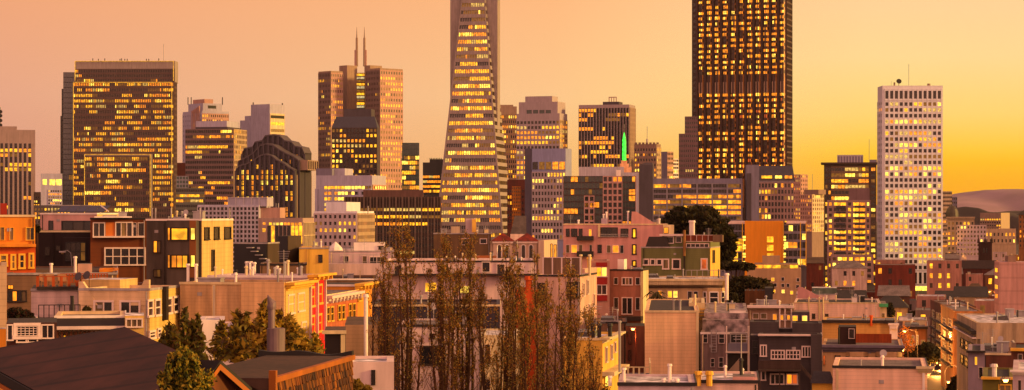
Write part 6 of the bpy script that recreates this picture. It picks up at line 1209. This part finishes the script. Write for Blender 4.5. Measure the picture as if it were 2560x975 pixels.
BARK = C('bark_warm', (.12, .055, .03), .9, .3); BARKR = C('twig_russet', (.17, .08, .035), .9, .3)
def poplar(X, D, Ytop, wpx, seed, label, ns=9, lean=0, leafy=1.0):
    x0 = (X-1280)/F*D; g = gz(x0, D); root = empty('poplar_tree', (x0, D, g), 0, label, 'tree', 'bare upright trees in the middle foreground')
    H = CZ-(Ytop-HY)/F*D-g; Rw = 1.18*wpx/F*D/2; rr = random.Random(seed)
    tb = MB(); b = MB(); P_ = []; tb.tube([(0,0,-.5), (0,0,H*.12), (lean*.2,0,H*.3)], [.34,.26,.16], BARK, 8)
    for s_ in range(ns):
        an = 6.283*s_/ns+rr.uniform(-.3, .3); rad = Rw*rr.uniform(.2, .95) if s_ else 0; hs = H*(1-.30*(rad/Rw)**1.2*rr.uniform(.3, 1.2)) if s_ else H; ca, sa = math.cos(an), math.sin(an); z0 = H*rr.uniform(.10, .28)
        pl = []; wx = rr.uniform(0, 6); 
        for k in range(10):
            t = k/9; r_ = rad*(1-(1-t)**2.0)*(1-.12*t); z = z0+(hs-z0)*t; l_ = lean*t; pl.append((l_+ca*r_+.10*math.sin(t*6+wx), sa*r_+.1*math.cos(t*7+wx), z))
        tb.tube(pl, [.11*(1-t/9)**.8+.008 for t in range(10)], BARK, 5)
        nb_ = int(30*H/20)
        for i in range(nb_):
            t = rr.uniform(.12, .97); j_ = min(8, int(t*9)); f_ = t*9-j_; p = [pl[j_][q]+(pl[j_+1][q]-pl[j_][q])*f_ for q in range(3)]; a2 = rr.uniform(0, 6.283); L_ = rr.uniform(1.1, 3.0)*(1-.55*t); o_ = L_*rr.uniform(.14, .42)*(.6+.5*(Rw/1.4))
            q1 = (p[0]+math.cos(a2)*o_*.6, p[1]+math.sin(a2)*o_*.6, p[2]+L_*.35); q2 = (p[0]+math.cos(a2)*o_*.95, p[1]+math.sin(a2)*o_*.95, p[2]+L_*.7); e = (p[0]+math.cos(a2)*o_*1.1, p[1]+math.sin(a2)*o_*1.1, p[2]+L_)
            b.tube([p, q1, q2, e], [.024, .017, .011, .005], BARKR, 3, cap=False)
            for tw in range(4):
                u_ = rr.uniform(.2, .95); s0 = [p[q]+(e[q]-p[q])*u_ for q in range(3)]; a3 = rr.uniform(0, 6.283); l3 = rr.uniform(.25, .6); s1 = (s0[0]+math.cos(a3)*l3*.4, s0[1]+math.sin(a3)*l3*.4, s0[2]+l3); b.tube([s0, s1], [.009, .004], BARK, 3, cap=False)
                hi = max(0, min(1, (p[2]/H-.38)/.4)); nl = int(rr.uniform(0, 3)+hi*rr.uniform(9, 18)*leafy)
                for q in range(nl): w_ = rr.random(); P_.append((s0[0]+(s1[0]-s0[0])*w_+rr.gauss(0, .06), s0[1]+(s1[1]-s0[1])*w_+rr.gauss(0, .06), s0[2]+(s1[2]-s0[2])*w_+rr.gauss(0, .06)))
    tb.build('trunk', root); b.build('branches', root); leaves('crown', P_, .062, POPL, root, seed, up=.3)
poplar(1012, 132, 574, 165, 1, 'tall bare poplar farthest left of the group, its top against the dark office block', lean=.1, ns=9)
poplar(962, 128, 640, 90, 11, 'shorter bare poplar on the left flank of the leftmost tall poplar', ns=6, leafy=.6)
poplar(1108, 128, 592, 112, 2, 'poplar with a feathery top in front of the olive brown block house', lean=.1, ns=9)
poplar(1172, 130, 586, 108, 3, 'poplar close to the left of the tiled turrets', ns=8)
poplar(1270, 124, 607, 150, 4, 'poplar standing before the red tiled turrets, thick with brown leaves', ns=11, leafy=1.2)
poplar(1340, 121, 650, 130, 5, 'poplar in front of the glass fenced roof terrace', ns=9)
poplar(1422, 118, 662, 150, 6, 'poplar before the pale golden side wall, rightmost of the tall ones', ns=9)
poplar(1482, 112, 872, 110, 7, 'small low poplar at the right end of the group beside the yellow house', ns=6)
# broad dark trees
DKL = [LF('dark_leaf', (.022, .022, .010)), LF('dark_leaf_brown', (.035, .024, .011)), LF('olive_leaf', (.05, .042, .014)), LF('near_black_leaf', (.012, .012, .007))]
def cloud(blobs, n, rg):
    """points on lumpy shells: blobs = (x,y,z,rx,ry,rz)"""
    out = []; w_ = np.array([b[3]*b[5]+b[3]*b[4] for b in blobs]); w_ = w_/w_.sum()
    for bl, k in zip(blobs, (w_*n).astype(int)):
        d_ = rg.normal(size=(k, 3)); d_ /= np.linalg.norm(d_, axis=1)[:, None]; lump = 1+.16*np.sin(d_[:, 0]*7+bl[0])*np.sin(d_[:, 1]*6)*1.0+.1*np.sin(d_[:, 2]*11+bl[2])
        r_ = (rg.uniform(0.62, 1.06, k)**.6)*lump; out.append(np.array(bl[:3])+d_*r_[:, None]*np.array(bl[3:]))
    return np.concatenate(out)
def tree(label, D, blobs_px, n, size, mats, seed, trunk_px=None, name='tree', cat='tree', group=None):
    X0 = sum(b[0] for b in blobs_px)/len(blobs_px); x0 = (X0-1280)/F*D; g = gz(x0, D); root = empty(name, (x0, D, g), 0, label, cat, group); m = D/F; rg = np.random.default_rng(seed)
    bl = [((X-X0)*m, rg.uniform(-.5, .5)*rx*m, CZ-(Y-HY)*m-g, rx*m, rx*m*.9, ry*m) for X, Y, rx, ry in blobs_px]
    leaves('crown', cloud(bl, n, rg), size, mats, root, seed)
    b = MB(); cx = sum(q[0] for q in bl)/len(bl); zb_ = min(q[2]-q[5]*.3 for q in bl); tx = ((trunk_px-X0)*m) if trunk_px else cx; r_ = max(.12, bl[0][3]*.09)
    b.tube([(tx, 0, -.4), (tx+.1, 0, zb_*.6), (cx, 0, max(zb_, .5))], [r_, r_*.8, r_*.6], BARK, 7)
    for q in bl: b.tube([(tx+.05, 0, zb_*.75), ((tx+q[0])/2, q[1]/2, (zb_+q[2])/2), (q[0], q[1], q[2]+q[5]*.3)], [r_*.55, r_*.4, r_*.12], BARK, 5)
    b.build('trunk', root); return root
tree('big dark spreading tree behind the olive green house', 380, [(1725, 552, 58, 30), (1700, 545, 34, 24), (1770, 570, 50, 34), (1805, 600, 36, 34), (1755, 540, 40, 22), (1680, 565, 24, 22), (1740, 590, 50, 34), (1815, 630, 24, 26)], 15000, .42, DKL, 20)
tree('flat topped umbrella pine right of the olive green house', 320, [(1815, 666, 26, 9), (1842, 664, 30, 9), (1868, 667, 20, 8)], 4500, .28, DKL, 21, 1838, name='pine_tree')
tree('round dense dark tree below the umbrella pine', 300, [(1858, 715, 38, 24), (1890, 718, 38, 22), (1838, 730, 26, 24), (1915, 725, 18, 18), (1870, 735, 40, 22)], 8000, .28, DKL, 22)
tree('small round shrub beside the rounded bay of the cream Victorian house', 262, [(1832, 745, 13, 12)], 700, .2, DKL, 23, name='shrub', cat='shrub')
tree('dark street tree over the lamps at the top of the side street', 300, [(2290, 888, 28, 16), (2318, 880, 30, 20), (2340, 892, 20, 16), (2300, 900, 30, 14)], 5000, .26, DKL, 24)
tree('round dark street tree beside the kerb near the parked car', 235, [(2403, 955, 26, 18), (2395, 970, 28, 18)], 2600, .22, DKL, 25)
tree('small dark conifer by the green corniced end wall', 420, [(2225, 782, 11, 14), (2225, 768, 6, 12)], 900, .3, DKL, 26, name='conifer', cat='tree')
tree('long dark row-like park tree left of the small conifer, under the far lamps', 460, [(2262, 790, 26, 10), (2290, 788, 22, 10)], 1600, .3, DKL, 27)
tree('far dark tree in the park right of its twin under the far lamps', 470, [(2320, 790, 16, 9), (2305, 795, 16, 8)], 1000, .3, DKL, 37)
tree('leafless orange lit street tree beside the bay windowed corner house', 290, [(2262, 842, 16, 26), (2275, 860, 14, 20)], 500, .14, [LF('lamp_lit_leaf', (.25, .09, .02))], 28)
tree('tuft of dark shrubs between the orange house and the pink modern house', 195, [(93, 572, 8, 8)], 500, .16, DKL, 29, name='shrub', cat='shrub')
tree('dark leafy bush in the yard below the low brown house', 135, [(40, 785, 24, 14), (62, 790, 20, 12)], 2200, .14, [LF('red_brown_leaf', (.06, .02, .012)), DKL[0]], 30, name='shrub', cat='shrub')
tree('potted bush on the terrace beside the sliding doors of the cream house', 147, [(216, 776, 10, 8)], 500, .12, [LF('olive_leaf', (.05, .042, .014))], 31, name='shrub', cat='shrub')
tree('low pale weeds at the foot of the curved white garden wall', 80, [(890, 965, 16, 16), (915, 975, 14, 10)], 1200, .08, [LF('golden_leaf', (.20, .13, .02))], 32, name='shrub', cat='shrub')
# palm
root = empty('palm_tree', P(1642, 800, 240), 0, 'small palm with drooping fronds in front of the cream Victorian house', 'tree'); m = 240/F; L0 = root.location
root.location.z = gz(L0.x, 240); zt = CZ-(742-HY)*m-root.location.z; b = MB(); b.tube([(0,0,-.2), (.1,0,zt*.5), (0,0,zt)], [.2,.16,.15], BARK, 7); b.build('trunk', root); rr = random.Random(5)
for i in range(16):
    an = i*2.4; L_ = rr.uniform(1.0, 1.6); u = rr.uniform(.1, .8); b = MB(); ca, sa = math.cos(an), math.sin(an); prev = None
    for k in range(7):
        t = k/6; r_ = L_*t; z = zt+u*math.sin(t*2.6)-.5*t*t; w_ = .16*math.sin(.3+t*2.6); p = ((ca*r_-sa*w_, sa*r_+ca*w_, z-w_*.5), (ca*r_+sa*w_, sa*r_-ca*w_, z-w_*.5), (ca*r_, sa*r_, z))
        if prev: b.face([prev[0], prev[2], p[2], p[0]], DKL[2]); b.face([prev[2], prev[1], p[1], p[2]], DKL[2])
        prev = p
    b.build('frond', root)
# bamboo-like shoots behind the foreground roof
BAM = [LF('bamboo_leaf_gold', (.42, .27, .03)), LF('bamboo_leaf_olive', (.20, .155, .02)), LF('bamboo_leaf_dark', (.08, .075, .02)), LF('bamboo_leaf_brown', (.10, .05, .014))]
def bush(label, D, shoots, seed, size, mats, Ybase=960, droop=.12, dens=130):
    X0 = sum(s_[0] for s_ in shoots)/len(shoots); x0 = (X0-1280)/F*D; m = D/F; zb_ = CZ-(Ybase-HY)*m; g = min(gz(x0, D), zb_); root = empty('bamboo_clump', (x0, D, g), 0, label, 'shrub', 'feathery shrubs behind the foreground roof'); rr = random.Random(seed); b = MB(); P_ = []
    for X, Yt, wpx in shoots:
        x = (X-X0)*m; zt = CZ-(Yt-HY)*m-g; y = rr.uniform(-1.2, 1.2); b.tube([(x*.8, y, 0), (x, y, zt)], [.03, .008], BARK, 4); n_l = int(dens*.85*(880-Yt)/60)
        for k in range(n_l):
            t = rr.random()**.8; z = zt-(zt-(CZ-(895-HY)*m-g))*t; r_ = wpx*m*1.35*(.16+.84*min(1, t*2.0))*rr.uniform(.15, 1); an = rr.uniform(0, 6.283)
            tier = .5+.5*abs(math.sin(z*9+x)); P_.append((x+math.cos(an)*r_*tier, y+math.sin(an)*r_*tier, z-r_*droop))
    b.build('stems', root); leaves('foliage', P_, size, mats, root, seed, elong=2.6)
bush('feathery dark shrub left of the golden clumps, thin shoots against the beige wall', 66, [(412, 830, 14), (430, 800, 16), (447, 812, 16), (465, 770, 15), (480, 800, 18), (497, 785, 14), (512, 812, 16)], 41, .095, [BAM[1], BAM[2], BAM[2], BAM[3]], dens=150)
bush('golden feathery shrub between the thin shoots and the zinc flue', 63, [(540, 830, 20), (560, 800, 24), (585, 775, 26), (610, 785, 24), (632, 800, 28), (650, 755, 24), (598, 810, 30)], 42, .095, BAM, dens=240)
bush('golden feathery shrub rising just behind the zinc flue', 61, [(668, 760, 24), (690, 765, 22), (705, 772, 26), (722, 790, 30), (740, 800, 28), (678, 800, 30), (715, 815, 32), (650, 790, 26)], 43, .10, [BAM[0], BAM[0], BAM[1], BAM[3]], dens=260)
bush('golden rounded shrub right of the zinc flue below the scarlet front', 60, [(745, 815, 26), (762, 820, 26), (780, 838, 20), (795, 852, 14), (730, 805, 24)], 44, .085, [BAM[0], BAM[0], BAM[1], BAM[2]], dens=280)
# near bush in front of the roof
D = 37; m = D/F; rg = np.random.default_rng(50); pts = []; rr = random.Random(50)
root = empty('shrub', ((462-1280)*m, D, CZ-(1100-HY)*m), 0, 'golden green upright shrub in front of the foreground roof', 'shrub')
for i in range(110):
    X = 462+rr.gauss(0, 30); X = min(520, max(404, X)); e_ = abs(X-458)/62; Yt = 866+95*e_**2+rr.uniform(0, 90)*rr.random(); y = rr.uniform(-.35, .35)
    k = 70; q = rg.random((k, 1)); L_ = rr.uniform(26, 50)
    base = np.array([(X-462)*m, y, CZ-(Yt-HY)*m-root.location.z]); pts.append(base+np.c_[rg.normal(0, 3.6*m, k)*np.sin(.4+q[:, 0]*2.5), rg.normal(0, 3.6*m, k), -q[:, 0]*L_*m])
for i in range(90):
    X = rr.uniform(405, 522); k = 60; base = np.array([(X-462)*m, rr.uniform(-.3, .3), CZ-(rr.uniform(935, 1010)-HY)*m-root.location.z]); pts.append(base+rg.normal(0, 6*m, (k, 3)))
leaves('foliage', np.concatenate(pts), .038, [LF('privet_gold', (.24, .17, .02)), LF('privet_green', (.10, .11, .018)), LF('privet_dark', (.03, .04, .01)), LF('privet_green')] if False else [LF('privet_gold', (.42, .30, .03)), LF('privet_green', (.18, .19, .025)), LF('privet_dark', (.03, .036, .01))], root, 51, up=.6)
b = MB()
for i in range(9): b.tube([(0, 0, -2), (rr.uniform(-.1, .1), 0, .3), (rr.uniform(-.32, .32), rr.uniform(-.2, .2), .9)], [.03, .02, .008], BARK, 5)
b.build('stems', root)
# ================================================================== STREET LAMPS, CARS, LIGHTS
LH = C('lamp_glow', (.3, .2, .1), .5, emit=(1.0, .42, .08), es=14)
def lamp(X, Y, D, arm, label, en=350, col=(1, .36, .06), lit=True, r=.055):
    p = P(X, Y, D); g = gz(p.x, p.y); h = p.z-g; root = empty('street_lamp', (p.x+arm, p.y, g), 0, label, 'street lamp', 'sodium street lamps' if lit else None); b = MB()
    b.tube([(0,0,0), (0,0,h*.9), (-arm*.15,0,h*1.0), (-arm*.55,0,h+.22), (-arm*.95,0,h+.12)], [r,r*.7,r*.55,r*.5,r*.5], C('lamp_post_paint', (.12, .09, .08), .7, .2) if lit else GAL, 7); b.build('pole', root)
    b = MB(); b.box(-arm-.3, -.12, h+.03, -arm+.25, .12, h+.15, GAL); b.build('lamp_head', root); b = MB(); b.tube([(-arm-.02, 0, h+.028), (-arm-.02, 0, h-.12)], [.17, .1], LH if lit else GC, 8); b.build('bulb', root)
    if lit:
        l = bpy.data.lights.new('lamp_light', 'POINT'); l.energy = en; l.color = col; l.shadow_soft_size = .25; lo = bpy.data.objects.new('lamp_light', l); sc.collection.objects.link(lo); lo.parent = root; lo.location = (-arm-.02, -.0, h-.7)
lamp(2262, 828, 285, 1.6, 'street lamp glowing orange over the bay windowed corner house, highest on the near street', 5200)
lamp(2257, 875, 262, -1.2, 'street lamp just above the dark street tree at the end of the cream bow front', 4400)
lamp(2344, 906, 300, .9, 'left lamp of the bright pair over the street behind the dark tree', 3200)
lamp(2352, 912, 312, -.9, 'right lamp of the bright pair over the street behind the dark tree', 3200)
lamp(2396, 918, 250, -1.5, 'street lamp on a long arm in front of the balconied flats', 4800)
lamp(2372, 955, 240, 2.2, 'lowest street lamp, its long arm over the parked car', 2600)
lamp(2515, 950, 133, -.4, 'small porch lamp in front of the olive green house at the bottom right', 120, r=.04)
lamp(2237, 796, 420, .8, 'far lamp left of the park trees', 1500); lamp(2276, 795, 430, .8, 'far lamp in the middle of the park trees', 1500); lamp(2302, 795, 440, .8, 'far lamp at the right of the park trees', 1500)
lamp(157, 632, 196, .8, 'tall unlit street lamp with a curved arm before the near-black house', lit=False)
lamp(1583, 822, 215, .25, 'alley lamp casting red light on the brick wall', 900, (1, .10, .02), r=.05)
for i, (D, sx_) in enumerate(((600, 1), (680, -1), (760, 1), (850, -1), (940, 1), (1040, -1))):
    xr = float(np.interp(D, [560, 900, 1150], [118, 126, 134])); g = gz(xr, D); X = 1280+(xr+sx_*7)/D*F
    lamp(X, HY-(g+8-CZ)/D*F, D, sx_*1.4, ['nearest', 'second', 'third', 'fourth', 'fifth', 'farthest'][i]+' lamp down the bright orange downtown street', 9000, (1, .26, .03))
for nm_, X, Y, D, en, col in (('downtown', 2408, 640, 1150, 30000, (1, .4, .06)), ('dome', 2350, 640, 1250, 30000, (1, .42, .05)), ('church', 2520, 640, 1000, 20000, (1, .3, .04))):
    lamp(X, Y, D, 1.2, f'lone bright lamp among the roofs near the {nm_} end of the right hand blocks', en, col)
CARP = [C('car_paint_dark', (.03, .025, .03), .3, .05, spec=.6), C('car_paint_red', (.3, .02, .02), .3, .05, spec=.6), C('car_paint_silver', (.4, .37, .36), .35, .05, metal=.3)]
TL = C('tail_light', (.3, .01, .01), .4, emit=(1, .06, .01), es=5); HL = C('head_light', (.5, .4, .3), .4, emit=(1, .62, .22), es=9)
def car(x, y, rz, label, paint, first=None, lit=0, group='parked cars along the street'):
    g = gz(x, y)+.03; root = empty('parked_car' if not lit else 'car', (x, y, g), rz, label, 'car', group)
    b = MB(); prof = [(-2.15,.35),(-2.2,.75),(-1.9,.92),(-1.3,.98),(1.2,1.0),(1.95,.88),(2.2,.7),(2.2,.35)]
    for w_, pr_ in ((.88, prof),):
        n = len(pr_); b.face([(-w_, a, c) for a, c in pr_], paint); b.face([(w_, a, c) for a, c in pr_[::-1]], paint)
        for i in range(n): a, c = pr_[i], pr_[(i+1) % n]; b.face([(-w_, *a), (w_, *a), (w_, *c), (-w_, *c)], paint)
    b.build('body', root); b = MB(); b.hexa([(-.8,-1.5,.97),(.8,-1.5,.97),(.8,1.0,.99),(-.8,1.0,.99),(-.62,-.95,1.42),(.62,-.95,1.42),(.62,.35,1.44),(-.62,.35,1.44)], GD); b.build('windows', root)
    b = MB(); b.box(-.6,-.93,1.425,.6,.33,1.47,paint); b.build('car_roof', root)
    for a in (-.85, .85):
        for c in (-1.35, 1.35):
            b = MB(); b.tube([(a-.1, c, .33), (a+.1, c, .33)], .33, DRK, 12); wv = b.build('wheel', root); b = MB(); b.tube([(a-.12, c, .33), (a+.12, c, .33)], .18, GAL, 8); b.build('rim', wv)
    for a in (-.62, .62):
        b = MB(); b.box(a-.18, -2.24, .6, a+.18, -2.17, .74, TL if lit else C('tail_lens', (.3, .02, .02), .4, .1)); b.build('tail_light', root); b = MB(); b.box(a-.2, 2.17, .55, a+.2, 2.23, .72, HL if lit else GC); b.build('headlight', root)
    return root
car(57.5, 292, R(-10), 'dark parked car under the lowest street lamp', CARP[0]); car(62.2, 322, R(-10), 'red parked car farther up the side street behind the dark one', CARP[1]); car(71.5, 350, R(-10), 'silver parked car by the balconied flats on the side street', CARP[2])
nn = 0
for D in range(600, 1120, 40):
    for sgn in (-1, 1):
        nn += 1; xr = float(np.interp(D, [560, 900, 1150], [118, 126, 134])); car(xr+sgn*2.6, D+sgn*9, R(-2) if sgn > 0 else R(178), 'car heading away with glowing red tail lights on the bright downtown street' if sgn > 0 else 'car coming towards the viewer with white headlights on the bright downtown street', CARP[nn % 3], lit=1, group='cars going away downtown' if sgn > 0 else 'cars coming up from downtown')
for o in list(sc.objects):
    if '_n' in o: del o['_n']

# ================================================================== AIR
hm = bpy.data.materials.new('haze_air'); hm.use_nodes = True; t_ = hm.node_tree; t_.nodes.remove(t_.nodes['Principled BSDF']); pv = t_.nodes.new('ShaderNodeVolumePrincipled'); pv.inputs['Density'].default_value = 0.000009; pv.inputs['Color'].default_value = (1, .84, .76, 1); pv.inputs['Anisotropy'].default_value = .2
t_.links.new(pv.outputs[0], t_.nodes['Material Output'].inputs['Volume']); b = MB(); b.box(-9500, -150, -25, 9500, 19000, 420, hm); tag(b.build('haze'), None, None, kind='stuff')
